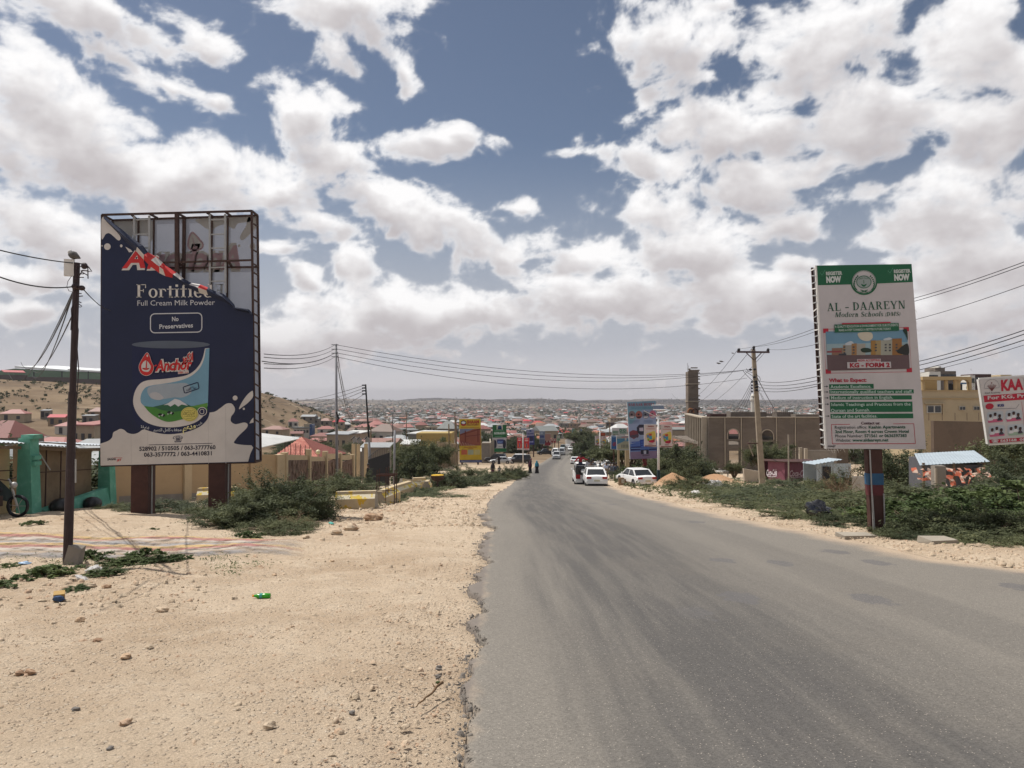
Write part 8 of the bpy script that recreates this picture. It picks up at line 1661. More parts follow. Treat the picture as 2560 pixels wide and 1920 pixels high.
def scatter_trees():
 """far trees: clumps of leaf-sized faces, nearer ones fuller"""
 r = np.random.default_rng(99); mg = [mat("far_foliage_%s" % s, c, .9, .25, .2, trans=.15) for s, c in (("dark", (.038, .05, .024)), ("olive", (.06, .07, .036)))]
 def blobs(nm, lab, x, D, rad, q, sz, kind="stuff", vz=.7):
  n = len(x); z = Hn(x, D); m_ = n * q; C = np.repeat(np.stack([x, D, z + rad * .75], -1), q, 0); Rr = np.repeat(rad, q)[:, None]; d = r.normal(0, 1, (m_, 3)); d /= np.linalg.norm(d, axis=1)[:, None]; d[:, 2] *= vz; rr = r.random((m_, 1)) ** .4; c = C + d * Rr * rr * (1 + .35 * r.normal(0, 1, (m_, 1)) * (rr > .7) * .5)
  s_ = (np.repeat(rad, q) * sz)[:, None] * r.uniform(.5, 1.3, (m_, 1)); u = r.normal(0, 1, (m_, 3)); u /= np.linalg.norm(u, axis=1)[:, None]; v = np.cross(u, r.normal(0, 1, (m_, 3))); v /= np.linalg.norm(v, axis=1)[:, None]
  co = np.stack([c - u * s_, c + v * s_ * .9, c + u * s_], 1).reshape(-1, 3); me = bpy.data.meshes.new(nm); fast_mesh(me, co, np.arange(m_ * 3).reshape(-1, 3)); me.materials.append(mg[0]); me.materials.append(mg[1]); me.polygons.foreach_set("material_index", np.repeat(r.integers(0, 2, n), q).astype(np.int32))
  o = bpy.data.objects.new(nm, me); COL.objects.link(o); tag(o, lab, "trees", None, kind)
 n = 17000; D = np.exp(r.uniform(np.log(330), np.log(5000), n)); x = D * r.uniform(-.8, .82, n); ok = (np.abs(x - np.where(D > 640, 55, np.interp(D, rig_y, rig_x))) > 14) & ~((Hn(x, D) - zroad(D) > 2.5) & (D < 640)); k = fbm(x / 200, D / 300, 4, seed=151) + .42 > r.random(n) * .7; ok &= k; x, D = x[ok], D[ok]
 blobs("distant_trees", "dark scattered trees between the far houses of the valley", x, D, r.uniform(1.8, 4.2, len(x)) * np.where(D > 1500, 1.5, 1), 20, .46)
 n = 2000; D = r.uniform(255, 560, n); x = -r.uniform(85, 330, n); ok = Hn(x, D) - zroad(D) > 2.0; x, D = x[ok], D[ok]; blobs("hill_scrub", "dark scrub bushes dotted over the bare left hill", x, D, r.uniform(.35, 1.2, len(x)), 20, .5, vz=.45)
scatter_trees()
# ---------------------------------------------------------------- bushes and trees
def leafmat(nm, a, b):
 m = mat(nm, a, .75, .22, 1.1, trans=.28, col2=b, thr=(.4, .62)); return m
LM = {'acacia': leafmat("acacia_leaves", (.078, .090, .042), (.125, .136, .064)), 'dark': leafmat("dark_leaves", (.052, .066, .033), (.085, .098, .048)), 'broad': leafmat("broad_leaves", (.065, .098, .034), (.105, .135, .05)), 'dry': leafmat("dry_twigs", (.16, .10, .055), (.22, .15, .085))}
m_twig = mat("twig", (.17, .125, .085), .95, .25, 6)
def crown_mesh(nm, seed, q, leaf, style, form, m, clumps=70, asp=.45):
 """unit crown: radius about 1, height about 1; leaves sit in sprays along the limbs"""
 r = np.random.default_rng(seed); cs = [];
 while len(cs) < clumps:
  p = r.uniform(-1, 1, 3); rr = math.hypot(p[0], p[1])
  if form == 'dome':
   if rr < 1 and p[2] > -.85 and p[2] < 1 - rr * rr * 1.1: cs.append((p[0], p[1], .42 + p[2] * .42))
  elif form == 'flat':
   if rr < 1 and p[2] > 0: cs.append((p[0], p[1], .62 + p[2] * .34 * (1 - rr * .6)))
  else:
   if rr < 1: cs.append((p[0], p[1], .10 + .34 * abs(p[2]) * (1 - rr * .5)))
 cs = np.array(cs); cs += r.normal(0, .05, cs.shape); out = r.random(clumps) < .16; cs[out] *= r.uniform(1.05, 1.28, (out.sum(), 1))
 n = clumps * q; C = np.repeat(cs, q, 0); ax = C * [1, 1, .35] + r.normal(0, .4, (clumps, 3)).repeat(q, 0); ax /= np.linalg.norm(ax, axis=1)[:, None] + 1e-6; t = r.normal(0, 1, (n, 1)); spread = .17 if style != 'broad' else .12
 P_ = C + ax * t * spread + r.normal(0, .055, (n, 3)) * [1, 1, .6]; P_[:, 2] = np.maximum(P_[:, 2], .01)
 nrm = r.normal(0, .55, (n, 3)) + [0, 0, 1.0]; nrm /= np.linalg.norm(nrm, axis=1)[:, None]; u = np.cross(nrm, r.normal(0, 1, (n, 3))); u /= np.linalg.norm(u, axis=1)[:, None]; v = np.cross(nrm, u); s = leaf * r.uniform(.6, 1.4, (n, 1))
 co = np.stack([P_ - u * s, P_ - v * s * asp, P_ + u * s, P_ + v * s * asp], 1).reshape(-1, 3); me = bpy.data.meshes.new(nm); fast_mesh(me, co, np.arange(n * 4).reshape(-1, 4)); me.materials.append(m)
 mb = MB()
 for k in range(0, clumps, 2 if clumps > 40 else 1):
  c = Vector(cs[k]); a = Vector((c.x * .08, c.y * .08, 0)); mid = a.lerp(c, .5) + Vector((r.normal(0, .05), r.normal(0, .05), .05 if form != 'flat' else .12)); mb.tube([a, mid, c], [.022 if form != 'flat' else .035, .012, .003], 4, m_twig, False)
 if form == 'flat': mb.tube([(0, 0, -.1), (.03, .02, .3), (-.02, 0, .55)], [.06, .045, .03], 6, m_bark)
 return me, mb
PRO = {}
def proto(key, *a):
 if key not in PRO:
  me, mb = crown_mesh("crown", *a); t = local(thing("bush", "x", "bush")); o = bpy.data.objects.new("foliage", me); COL.objects.link(o); o.parent = t; mb.build("stems", t); PRO[key] = [t, False]
 return PRO[key]
SPEC = {'thorn': (5, 250, .030, 'acacia', 'dome', 'acacia', 72, .34), 'thorn2': (6, 240, .032, 'acacia', 'dome', 'dark', 68, .34), 'low': (7, 260, .028, 'acacia', 'low', 'acacia', 70, .32), 'low2': (8, 240, .030, 'acacia', 'low', 'dark', 64, .34), 'leafy': (9, 190, .036, 'broad', 'dome', 'broad', 60, .75), 'tree': (10, 330, .030, 'acacia', 'flat', 'acacia', 90, .4), 'tree2': (12, 300, .032, 'acacia', 'dome', 'dark', 90, .45), 'weed': (13, 26, .11, 'broad', 'low', 'broad', 22, .62), 'dry': (14, 60, .05, 'dry', 'dome', 'dry', 40, .06)}
def plant(kind, label, loc, r_, h_, cat="bush", name="bush", rz=None, group=None):
 s = SPEC[kind]; p = proto(kind, *s[:5], LM[s[5]], *s[6:]); rz = random.uniform(0, 6.28) if rz is None else rz; rr = r_ if isinstance(r_, tuple) else (r_, r_)
 if not p[1]:
  t = p[0]; p[1] = True; t.name = name; tag(t, label, cat, group); t.location = loc; t.rotation_euler = (0, 0, rz); t.scale = (rr[0], rr[1], h_)
 else:
  t = copy_thing(p[0], loc, rz, (rr[0], rr[1], h_), label, cat, group); t.name = name
  if not group and "group" in t: del t["group"]
 if name == "tree":
  for c in t.children: c.name = "crown" if c.name.startswith("foliage") else "trunk"
 return t
def gpx(px_, D, dz=-.05): x = P(px_, 1100, D).x; return Vector((x, D, H(x, D) + dz))
BU = [('thorn', 640, 18.5, 1.35, .95, "large dark thorn bush right of the billboard's posts, its left half"), ('thorn2', 722, 18.9, 1.2, 1.15, "tallest part of the dark thorn thicket just before the tall galvanised pole"), ('thorn', 765, 19.6, .75, .8, "thorn bush spilling right towards the broadside yellow barrier"), ('thorn2', 600, 17.6, .95, .62, "leafier low thorn bush close to the billboard's right post"),
 ('dry', 742, 16.6, .60, .50, "dry brown twiggy bush at the front foot of the dark thorn thicket"), ('low', 690, 16.2, .9, .55, "low spreading green bush below the dark thorn thicket"), ('thorn', 700, 22.5, 1.5, 1.2, "thorn bush reaching up against the beige wall"), ('low2', 470, 22.5, 1.5, .6, "low green scrub between the billboard's two posts"), ('low', 400, 23.3, 1.0, .5, "low green scrub just right of the billboard's left post"), ('low', 300, 23.8, .7, .4, "low green scrub at the foot of the far teal pillar"),
 ('thorn', 850, 37, 2.0, 1.1, "thorn bush before the stone clad wall"), ('thorn2', 892, 42, 1.4, 1.15, "thorn bush hiding the foot of the gateposts"), ('low2', 990, 30, .6, .62, "small dark bush between barriers beside the rusty rack"), ('low2', 1035, 36, 1.1, .8, "dark bush growing between the middle barriers"), ('low', 1065, 33, 1.6, .35, "thin ground-hugging green patch before the barriers"), ('thorn2', 1120, 52, 1.6, 1.3, "dark bush behind the last of the barriers"), ('low2', 1150, 58, 2.0, 1.2, "low dark bushes beyond the barrier row"), ('low2', 1196, 66, 2.3, 1.5, "rounded bush left of the veiled woman"), ('thorn', 1180, 74, 3, 1.6, "dark bush beside the foot of the yellow canopy billboard"),
 ('thorn', 1258, 74, 1.4, 1.3, "left part of the big verge bush by the two walking women"), ('thorn2', 1280, 78, 1.4, 1.5, "right part of the big verge bush by the two walking women"), ('thorn', 1300, 84, 1.0, 1.5, "far part of the big verge bush below the red banners"), ('low2', 1241, 70, .8, .8, "low left tip of the verge bush near the veiled woman"),
 ('leafy', 2300, 17.6, (1.5, 1.1), .85, "bright leafy bush right of the school billboard's post"), ('leafy', 2400, 16.4, (1.4, 1.0), .85, "bright broad-leaved bush nearest the right road edge"), ('thorn', 2480, 15.2, (1.5, 1.0), .7, "green thorn bush at the right edge near the road"), ('leafy', 2540, 18.0, 1.6, 1.1, "leafy bush cut by the right edge of the view"), ('thorn2', 2330, 15.0, (1.0, .7), .55, "low dark bush at the road edge right of the billboard post"), ('low', 2430, 14.1, (1.3, .6), .42, "low fern-like patch at the right road edge"), ('low', 2250, 15.6, (.8, .6), .45, "low feathery patch touching the right of the billboard post"), ('low', 2540, 13.4, (1.0, .6), .45, "low feathery patch in the right corner by the road"), ('low2', 2300, 14.5, (.7, .5), .40, "dark tuft beside the concrete slab at the right verge"),
 ('thorn', 2240, 24, 2.2, .9, "wide thorn scrub behind the school billboard's post"), ('thorn2', 2330, 25, 2.2, .75, "dark scrub just left of the left broken pillar"), ('thorn', 2440, 23, 2.4, .6, "scrub below the orange tarpaulin"), ('thorn2', 2570, 26, 2.2, 1.3, "dark scrub below the academy billboard"), ('thorn2', 2250, 38, 2.2, 2.6, "tall dark scrub behind the billboard post against the brown wall"), ('thorn', 2290, 42, 2.0, 2.3, "tall scrub at the left end of the zinc shack"), ('thorn2', 2540, 42, 2.2, 2.4, "tall dark scrub right of the zinc shack"), ('tree', 2610, 48, 3.5, 3.8, "spreading acacia at the right edge behind the academy billboard"),
 ('low', 2080, 19.5, (1.7, 1.0), .5, "low green mat left of the billboard post beside the black sack"), ('low2', 2130, 18.0, (1.0, .7), .45, "dark mat directly left of the billboard post's foot"), ('low', 1980, 23.5, (2.0, 1.2), .45, "spreading green scrub at the road edge left of the black sack"), ('low2', 1890, 27.5, (2.4, 1.5), .5, "green scrub on the verge below the crossarm pole"), ('low', 1820, 32, (2.0, 1.5), .55, "green scrub just right of the white sacks"), ('low', 2050, 28, (2.6, 1.8), .65, "broad feathery scrub before the maroon kiosk"), ('low2', 1950, 34, (3.0, 2.0), .75, "broad dark scrub before the kiosk's left end"), ('low', 1870, 42, (2.6, 2.2), .6, "scrub around the foot of the crossarm pole"), ('thorn', 2105, 38, 1.6, 1.3, "thorn scrub hiding the lower part of the blue-grey shack"), ('thorn2', 2000, 46, 2.6, .7, "scrub at the front of the maroon kiosk"), ('dry', 2103, 31, 1.1, 2.0, "tangle of dead vines hanging beside the small low block wall"), ('low2', 2150, 27, 1.2, .4, "scrub at the foot of the small low block wall"),
 ('thorn', 1733, 46, 1.5, 1.1, "thorn bush growing on the orange earth before the unfinished building"), ('low2', 1700, 52, 1.4, .6, "low bush at the front of the orange earth heap"), ('tree2', 1690, 80, 3.4, 4.2, "bushy tree beside the scaffold"), ('thorn', 1660, 70, 2.6, 3.0, "green bush right of the hotel billboard's post"), ('thorn2', 1632, 64, 1.3, 1.8, "dark bush against the hotel billboard's red post"), ('leafy', 1596, 66, 1.8, 1.9, "broad-leaved bush behind the parked white saloon"), ('thorn2', 1562, 74, 1.8, 1.3, "bush behind the trio of walking men"), ('tree', 1565, 100, 4.5, 4.0, "flat-topped acacia over the broadside white saloon"), ('low2', 1512, 96, 1.5, 1.3, "small bush behind the man in pale blue"), ('tree', 1918, 78, 2.2, 3.6, "spreading acacia in front of the unfinished building's middle"), ('tree', 1834, 82, .9, 1.7, "thin acacia before the building's left arched bay"), ('thorn', 1955, 76, 1.7, 2.8, "green crown just above the maroon kiosk's left end"), ('tree2', 1720, 92, 3.0, 3.4, "dark tree at the foot of the minaret")]
for kd_, px_, D, r_, h_, lab in BU: plant(kd_, lab, gpx(px_, D), r_, h_, "tree" if kd_.startswith('tree') else "bush", "tree" if kd_.startswith('tree') else "bush")
TR = [('tree2', 1036, 66, 2.2, 3.3, "dense green tree behind the black gate"), ('tree', 1068, 70, 2.4, 3.7, "wide green tree right of the black gate"), ('tree2', 110, 30, 4.0, 3.4, "big dark tree behind the tan yard wall"), ('tree2', 20, 28, 3.6, 2.9, "dark tree at the left edge behind the yard wall"), ('tree2', 200, 36, 3.4, 2.6, "dark tree behind the yard wall beside the billboard"),
 ('tree2', 1466, 182, 3.8, 5.0, "large roadside tree left of the small lamp banners, nearest of the clump"), ('tree2', 1482, 200, 4.2, 6.4, "large roadside tree in the middle of the clump beyond the banners"), ('tree', 1452, 262, 5.5, 7, "flat-crowned roadside tree farthest in the clump"), ('tree2', 1500, 150, 2.6, 3.4, "lower roadside tree behind the small lamp banners"), ('tree2', 1290, 230, 4, 5, "dark tree behind the green billboard's right edge"), ('tree2', 1218, 235, 5, 6, "green tree between the yellow and green billboards"), ('tree2', 1340, 250, 4, 5, "dark tree behind the lilac and navy billboard"),
 ('tree2', 880, 92, 3, 3.2, "tree between the tiled house and the gateposts"), ('tree2', 960, 110, 3.5, 3.6, "tree behind the black gate's left gatepost"), ('tree', 1002, 120, 3.5, 4.5, "tree behind the green tree by the gate"), ('tree2', 2440, 119, 2.5, 12.5, "green tree rising beside the villa's terrace"), ('tree', 2570, 160, 7, 14, "dark tree on the skyline at the right edge")]
for kd_, px_, D, r_, h_, lab in TR: plant(kd_, lab, gpx(px_, D), r_, h_, "tree", "tree")
# trees dotted through the nearer valley
rr_ = random.Random(21); cnt = 0
while cnt < 105:
 D = rr_.uniform(120, 520); x = D * rr_.uniform(-.72, .6); px_ = 1280 + F * x / D
 if abs(x - float(np.interp(D, rig_y, rig_x))) < 22 or (H(x, D) - float(zroad(D)) > 2) or (1000 < px_ < 1260 and D < 250) or (D < 200 and 1260 < px_ < 2060): continue
 cnt += 1; s = rr_.uniform(2.2, 4.2); plant('tree2' if rr_.random() < .6 else 'tree', f"dark valley tree, {nth(px_)} of those beyond {landmark(px_)}", Vector((x, D, H(x, D))), s, s * rr_.uniform(.9, 1.3), "tree", "tree", group="trees among the valley houses")
# weeds on the near left verge
WD = [('weed', 140, 1436, .30, .22, "dark leafy weed clump just left of the nearest pole's foot"), ('weed', 100, 1448, .34, .26, "leafy weed clump lowest at the left, beside the stones"), ('weed', 232, 1398, .26, .24, "leafy weed just right of the nearest pole's foot"), ('leafy', 310, 1412, (.34, .2), .13, "patch of small weeds below the painted stripes"), ('weed', 358, 1394, .27, .24, "tall weed standing over the painted stripes"), ('leafy', 400, 1408, (.36, .2), .13, "wide weed patch at the right of the tall weed"), ('weed', 445, 1400, .2, .14, "last small weed at the right end of the weed strip"), ('leafy', 262, 1440, (.26, .18), .12, "weeds growing round the white rubbish"), ('weed', 20, 1418, .16, .1, "small weed at the left edge above the stones"), ('weed', 5, 1470, .2, .14, "small weed cut by the left edge"), ('weed', 75, 1312, .20, .16, "tiny weed on the bare soil before the teal pillar"), ('weed', 103, 1310, .14, .15, "tinier weed right beside the first on the bare soil"), ('weed', 380, 1328, .14, .12, "tiny weed above the painted stripes right of the billboard post"), ('weed', 625, 1345, .26, .22, "small dark weed at the left foot of the thicket"), ('leafy', 196, 1474, (.2, .14), .06, "sparse weeds among stones below the nearest pole")]
for kd_, px_, py_, r_, h_, lab in WD: plant(kd_, lab, G(px_, py_), r_, h_, "weed", "weed")
# ground cover over the right side
def cover(nm, lab, xs, ys, leaf, hgt, m, q=9, seed=3):
 r = np.random.default_rng(seed); n = len(xs) * q; X = np.repeat(xs, q) + r.normal(0, .12, n); Y = np.repeat(ys, q) + r.normal(0, .12, n); Z = Hn(X, Y) + r.random(n) ** 1.3 * hgt * (1 + fbm(X * .5, Y * .5, 3, seed=161)) + .02; c = np.stack([X, Y, Z], -1)
 nrm = r.normal(0, .5, (n, 3)) + [0, 0, 1]; u = np.cross(nrm, r.normal(0, 1, (n, 3))); u /= np.linalg.norm(u, axis=1)[:, None]; v = np.cross(nrm, u); v /= np.linalg.norm(v, axis=1)[:, None]; s = (leaf * r.uniform(.6, 1.4, n) * np.clip(Y / 18, 1, 3))[:, None]
 me = bpy.data.meshes.new(nm); fast_mesh(me, np.stack([c - u * s, c - v * s * .3, c + u * s, c + v * s * .3], 1).reshape(-1, 3 ), np.arange(n * 4).reshape(-1, 4)); me.materials.append(m); o = bpy.data.objects.new(nm, me); COL.objects.link(o); tag(o, lab, "plants", None, "stuff")
r = np.random.default_rng(44); n = 7000; Y = 13 + r.random(n) ** 1.3 * 62; X = xr(Y) + .9 + r.random(n) ** .9 * (4 + Y * .55); k = fbm(X * .35, Y * .35, 4, seed=171) > .0; cover("ground_cover", "low feathery green growth spreading over the right verge", X[k], Y[k], .045, .28, LM['acacia'], 10)
n = 1500; Y = 24 + r.random(n) * 32; X = xl(Y) - 3.3 - r.random(n) * 2.2; k = fbm(X * .5, Y * .3, 4, seed=173) > .05; cover("ground_cover", "sparse green growth between the gravel and the barriers", X[k], Y[k], .04, .16, LM['acacia'], 8, 5)
n = 420; Y = 10 + r.random(n) * 2.2; X = -8 + r.random(n) * 4.5; k = fbm(X * 1.2, Y * 1.2, 4, seed=175) > .08; cover("ground_cover", "thin green weeds creeping among stones by the nearest pole", X[k], Y[k], .022, .06, LM['broad'], 8, 7)
# ---------------------------------------------------------------- small things on the ground
def painted():
 m = bpy.data.materials.new("worn_stripe_paint"); m.use_nodes = True; t = m.node_tree; b = t.nodes['Principled BSDF']; b.inputs['Roughness'].default_value = .92
 s = nd(t, 'ShaderNodeAttribute', attribute_name="stripe").outputs['Fac']; p = nd(t, 'ShaderNodeNewGeometry').outputs['Position']; nz = lambda sc_, d=5.0: nd(t, 'ShaderNodeTexNoise', {'Vector': p, 'Scale': sc_, 'Detail': d, 'Roughness': .65}).outputs[0]
 v = mth(t, 'ADD', s, mth(t, 'MULTIPLY', mth(t, 'SUBTRACT', nz(1.6), .5), 1.1)); fr = mth(t, 'FRACT', mth(t, 'MULTIPLY', v, .25)); cr = t.nodes.new('ShaderNodeValToRGB'); cr.color_ramp.interpolation = 'B_SPLINE' if False else 'LINEAR'; t.links.new(fr, cr.inputs[0])
 cols = [(.0, (.36, .27, .19)), (.06, (.30, .27, .25)), (.22, (.23, .225, .23)), (.30, (.42, .34, .26)), (.36, (.46, .31, .12)), (.48, (.45, .32, .16)), (.55, (.33, .14, .12)), (.68, (.34, .16, .14)), (.76, (.42, .36, .31)), (.9, (.45, .40, .34)), (1.0, (.36, .27, .19))]
 e = cr.color_ramp.elements; e[0].position, e[0].color = cols[0][0], (*cols[0][1], 1); e[1].position, e[1].color = 1.0, (*cols[-1][1], 1)
 for q, c in cols[1:-1]: x = e.new(q); x.color = (*c, 1)
 w_ = nd(t, 'ShaderNodeAttribute', attribute_name="fade").outputs['Fac']; f = mth(t, 'MULTIPLY', w_, maprange(t, nz(3.2), .36, .60, .25, .95)); t.links.new(cr.outputs[0], b.inputs['Base Color']); tp = nd(t, 'ShaderNodeBsdfTransparent'); mx = nd(t, 'ShaderNodeMixShader', (f, tp.outputs[0], b.outputs[0])); t.links.new(mx.outputs[0], t.nodes['Material Output'].inputs[0])
 A, B_, C_, D_ = G(-40, 1330), G(790, 1352), G(790, 1388), G(-40, 1402); nx, ny = 120, 24; U, V = np.meshgrid(np.linspace(0, 1, nx), np.linspace(0, 1, ny)); X = (A.x * (1 - U) + B_.x * U) * (1 - V) + (D_.x * (1 - U) + C_.x * U) * V; Y = (A.y * (1 - U) + B_.y * U) * (1 - V) + (D_.y * (1 - U) + C_.y * U) * V
 bumps = fbm(X * .55, Y * .55, 4, seed=101) * .10 + fbm(X * 2.3, Y * 2.3, 4, .6, seed=103) * .03; Z = Hn(X, Y) + bumps + .035; e_ = np.minimum(np.minimum(U * 12, (1 - U) * 6), np.minimum(V, 1 - V) * 5); Z = Z - .06 * (1 - np.clip(e_ * 2, 0, 1))
 me = bpy.data.meshes.new("painted_strip"); i = np.arange(ny - 1)[:, None] * nx + np.arange(nx - 1)[None, :]; fast_mesh(me, np.stack([X, Y, Z], -1).reshape(-1, 3), np.stack([i, i + nx, i + nx + 1, i + 1], -1).reshape(-1, 4)); me.attributes.new("stripe", 'FLOAT', 'POINT').data.foreach_set("value", (V * 9 + .3).ravel().astype(np.float32)); me.attributes.new("fade", 'FLOAT', 'POINT').data.foreach_set("value", np.clip(np.minimum((1 - U) * 5, np.minimum(V, 1 - V) * 9), 0, 1).ravel().astype(np.float32))
 me.materials.append(m); me.shade_smooth(); o = bpy.data.objects.new("painted_strip", me); COL.objects.link(o); o["kind"] = "structure"
painted()
def zb_(x, y): return H(x, y) + float(fbm(np.array([x * .55]), np.array([y * .55]), 4, seed=101)[0]) * .10 + float(fbm(np.array([x * 2.3]), np.array([y * 2.3]), 4, .6, seed=103)[0]) * .03
rk_ = random.Random(3)
def rock(c, s, label, m=None, group=None, flat=.62):
 s *= .62 if s < .13 else .85
 bm = MB(); bm.ball((0, 0, 0), 1, m or m_stone, 9, 7); vs = []; ph = [rk_.uniform(0, 6) for _ in range(6)]
 for v in bm.v:
  d = Vector(v).normalized(); k = 1 + .22 * math.sin(3 * d.x + ph[0]) * math.cos(2.6 * d.y + ph[1]) + .16 * math.sin(5 * d.z + 4 * d.x + ph[2]) + rk_.uniform(-.09, .09); vs.append((d.x * k * s * rk_.uniform(.96, 1.04) * 1.15, d.y * k * s * .9, d.z * k * s * flat))
 bm.v = vs; o = bm.build("rock"); o.location = (c[0], c[1], zb_(c[0], c[1]) + s * flat * .55); o.rotation_euler = (0, 0, rk_.uniform(0, 6)); tag(o, label, "rock", group); return o
m_boul = mat("brown_boulder", (.30, .19, .12), .95, .3, 3, .5, 20, col2=(.45, .33, .22)); m_grey = mat("grey_pebble", (.16, .145, .13), .9, .2, 6)
RK = [(935, 1302, .24, "large brown boulder on the gravel below the broadside barrier", m_boul), (877, 1328, .20, "pale boulder left of the large brown one", None), (840, 1336, .15, "pale stone between the thicket and the pale boulder", None), (765, 1345, .12, "pale stone at the thicket's right foot", None), (546, 1308, .20, "pinkish boulder before the billboard's right post", None), (405, 1530, .09, "stone lying alone left of the green bottle, lower of two", None), (200, 1553, .075, "brown stone on the sand at left below the nearest pole", m_boul), (75, 1681, .06, "pair-leading dark stone near the left edge", m_boul), (48, 1684, .045, "small dark stone left of its larger neighbour", m_boul),
 (225, 1471, .10, "rounded stone below the weeds near the nearest pole", None), (266, 1473, .075, "brown stone right of the rounded one below the weeds", m_boul), (672, 1820, .065, "pale angular stone alone at the lower middle of the sand", None), (1098, 1673, .05, "grey-brown pebble nearest the road edge", m_grey), (1122, 1683, .035, "small pale pebble beside the grey-brown one", None), (1095, 1696, .035, "flat grey pebble below the grey-brown one", m_grey), (686, 1441, .05, "dark small stone right of the green bottle", m_boul), (830, 1407, .06, "dark stone on the gravel above the green bottle", m_boul), (374, 1622, .05, "stone on the sand left of centre", None), (315, 1642, .06, "brown stone left of the one near centre", m_boul), (313, 1808, .05, "pale wedge stone at the lower left", None), (880, 1783, .03, "small dark stone at the lower middle right", m_grey), (245, 1615, .05, "brown stone pair at the left of the sand", m_boul), (275, 1862, .03, "small dark stone at the bottom left", m_grey), (340, 1484, .03, "small stone near the rubbish box", None), (190, 1760, .04, "dark stone low on the left sand", m_grey)]
for px_, py_, s, lab, m in RK: rock(G(px_, py_), s, lab, m)
n = 260; xs, ys = [], []
for _ in range(n):
 g0 = G(rk_.uniform(-30, 520), rk_.uniform(1408, 1520)); xs.append(g0.x); ys.append(g0.y)
o = stones("rubble", np.array(xs), np.array(ys), .025 + rng.pareto(2.6, n) * .022, m_stone, 17, .6, .1); tag(o, "broken limestone heaped about the foot of the nearest pole", "rubble")
n = 240; xs, ys = [], []
for _ in range(n):
 g0 = G(rk_.uniform(860, 1110), rk_.uniform(1246, 1282)); xs.append(g0.x); ys.append(g0.y)
o = stones("rubble", np.array(xs), np.array(ys), .05 + rng.pareto(3, n) * .04, m_stone, 18, .6, .1); tag(o, "pale rubble strewn at the foot of the barriers", "rubble")
def bottle():
 c = G(655, 1494); x, y = c.x, c.y; z = zb_(x, y) + .035; t = thing("bottle", "crushed green plastic bottle lying on the sand", "bottle", (x, y, z - .035)); m = mat("green_plastic", (.06, .42, .03), .2, .05, 8, trans=.35, spec=.6)
 mb = Tb([(x + .12, y, z), (x + .115, y, z), (x + .04, y, z + .004), (x - .02, y, z - .004), (x - .06, y, z), (x - .10, y, z), (x - .115, y, z)], [.025, .038, .036, .032, .034, .016, .014], 10, m); mb.build("body", t, smooth=True)
 mb = Tb([(x - .115, y, z), (x - .135, y, z)], .017, 8, mat("orange_cap", (.7, .28, .03))); mb.build("cap", t); mb = Tb([(x + .01, y, z), (x - .03, y, z)], .0385, 10, mat("label_teal", (.05, .28, .22)), False); mb.build("label_band", t); t.scale = (.8, .8, .8)
bottle()
def stick(mb):
 a, b = G(1040, 1778), G(1106, 1728); a.z = zb_(a.x, a.y) + .015; b.z = zb_(b.x, b.y) + .03; n = 9; mb.tube([a.lerp(b, i / n) + Vector((rk_.uniform(-.006, .006), 0, rk_.uniform(0, .012))) for i in range(n + 1)], [.004 + .006 * i / n for i in range(n + 1)], 6, mat("dead_wood", (.14, .085, .045), .95, .3, 30)); p = a.lerp(b, .75); mb.tube([p, p + Vector((-.03, .02, .03))], [.006, .002], 5, MATS["dead_wood"]); mb.ball(b - Vector((.03, 0, -.005)), (.018, .012, .01), LM['broad'])
loose("stick", "thin dead branch lying near the road edge", "stick", stick, G(1073, 1752))
def crumple(nm, lab, cat, px_, py_, s, m, flat=.5, D=None, n=(10, 7)):
 c = G(px_, py_) if D is None else gpx(px_, D, 0); bm = MB(); bm.ball((0, 0, 0), 1, m, *n); bm.v = [tuple(Vector(v) * rk_.uniform(.7, 1.15) * s) for v in bm.v]; bm.v = [(x * 1.25, y, z * flat) for x, y, z in bm.v]; o = bm.build(nm, smooth=nm == 'rubbish_bag'); o.location = (c.x, c.y, zb_(c.x, c.y) + s * flat * .75); o.rotation_euler = (rk_.uniform(-.4, .4), rk_.uniform(-.4, .4), rk_.uniform(0, 6)); return tag(o, lab, cat)
wp = mat("white_plastic_film", (.62, .60, .58), .4, .1, 5, trans=.3); bk = mat("glossy_black_film", (.010, .010, .013), .12, .1, 4, spec=.7)
crumple("rubbish_bag", "shiny black rubbish bag on the right verge left of the billboard post", "bag", 2045, 1300, .27, bk, 1.0, None, (16, 11)); crumple("sack", "white sack on the right verge, right of the pair", "sack", 1788, 1226, .42, wp, .9); crumple("sack", "white sack on the right verge, left of the pair", "sack", 1768, 1224, .34, wp, .7); crumple("sack", "small white sack lowest beside the road at right", "sack", 1738, 1242, .26, wp, .6)
crumple("plastic_scrap", "white plastic scrap among the weeds near the nearest pole", "litter", 232, 1432, .11, wp, .5); crumple("plastic_scrap", "second white plastic scrap lower among the weeds", "litter", 205, 1452, .08, wp, .3); crumple("plastic_scrap", "pale blue plastic scrap above the lowest weed clump", "litter", 62, 1414, .07, mat("blue_film", (.25, .36, .5), .4), .4); crumple("plastic_scrap", "pale green plastic scrap at the right of the billboard post's foot", "litter", 2250, 1338, .10, mat("mint_film", (.30, .42, .36), .4), .4); crumple("plastic_scrap", "scrap of teal plastic between thicket and boulders", "litter", 828, 1310, .07, mat("teal_film", (.1, .4, .35), .4), .5)
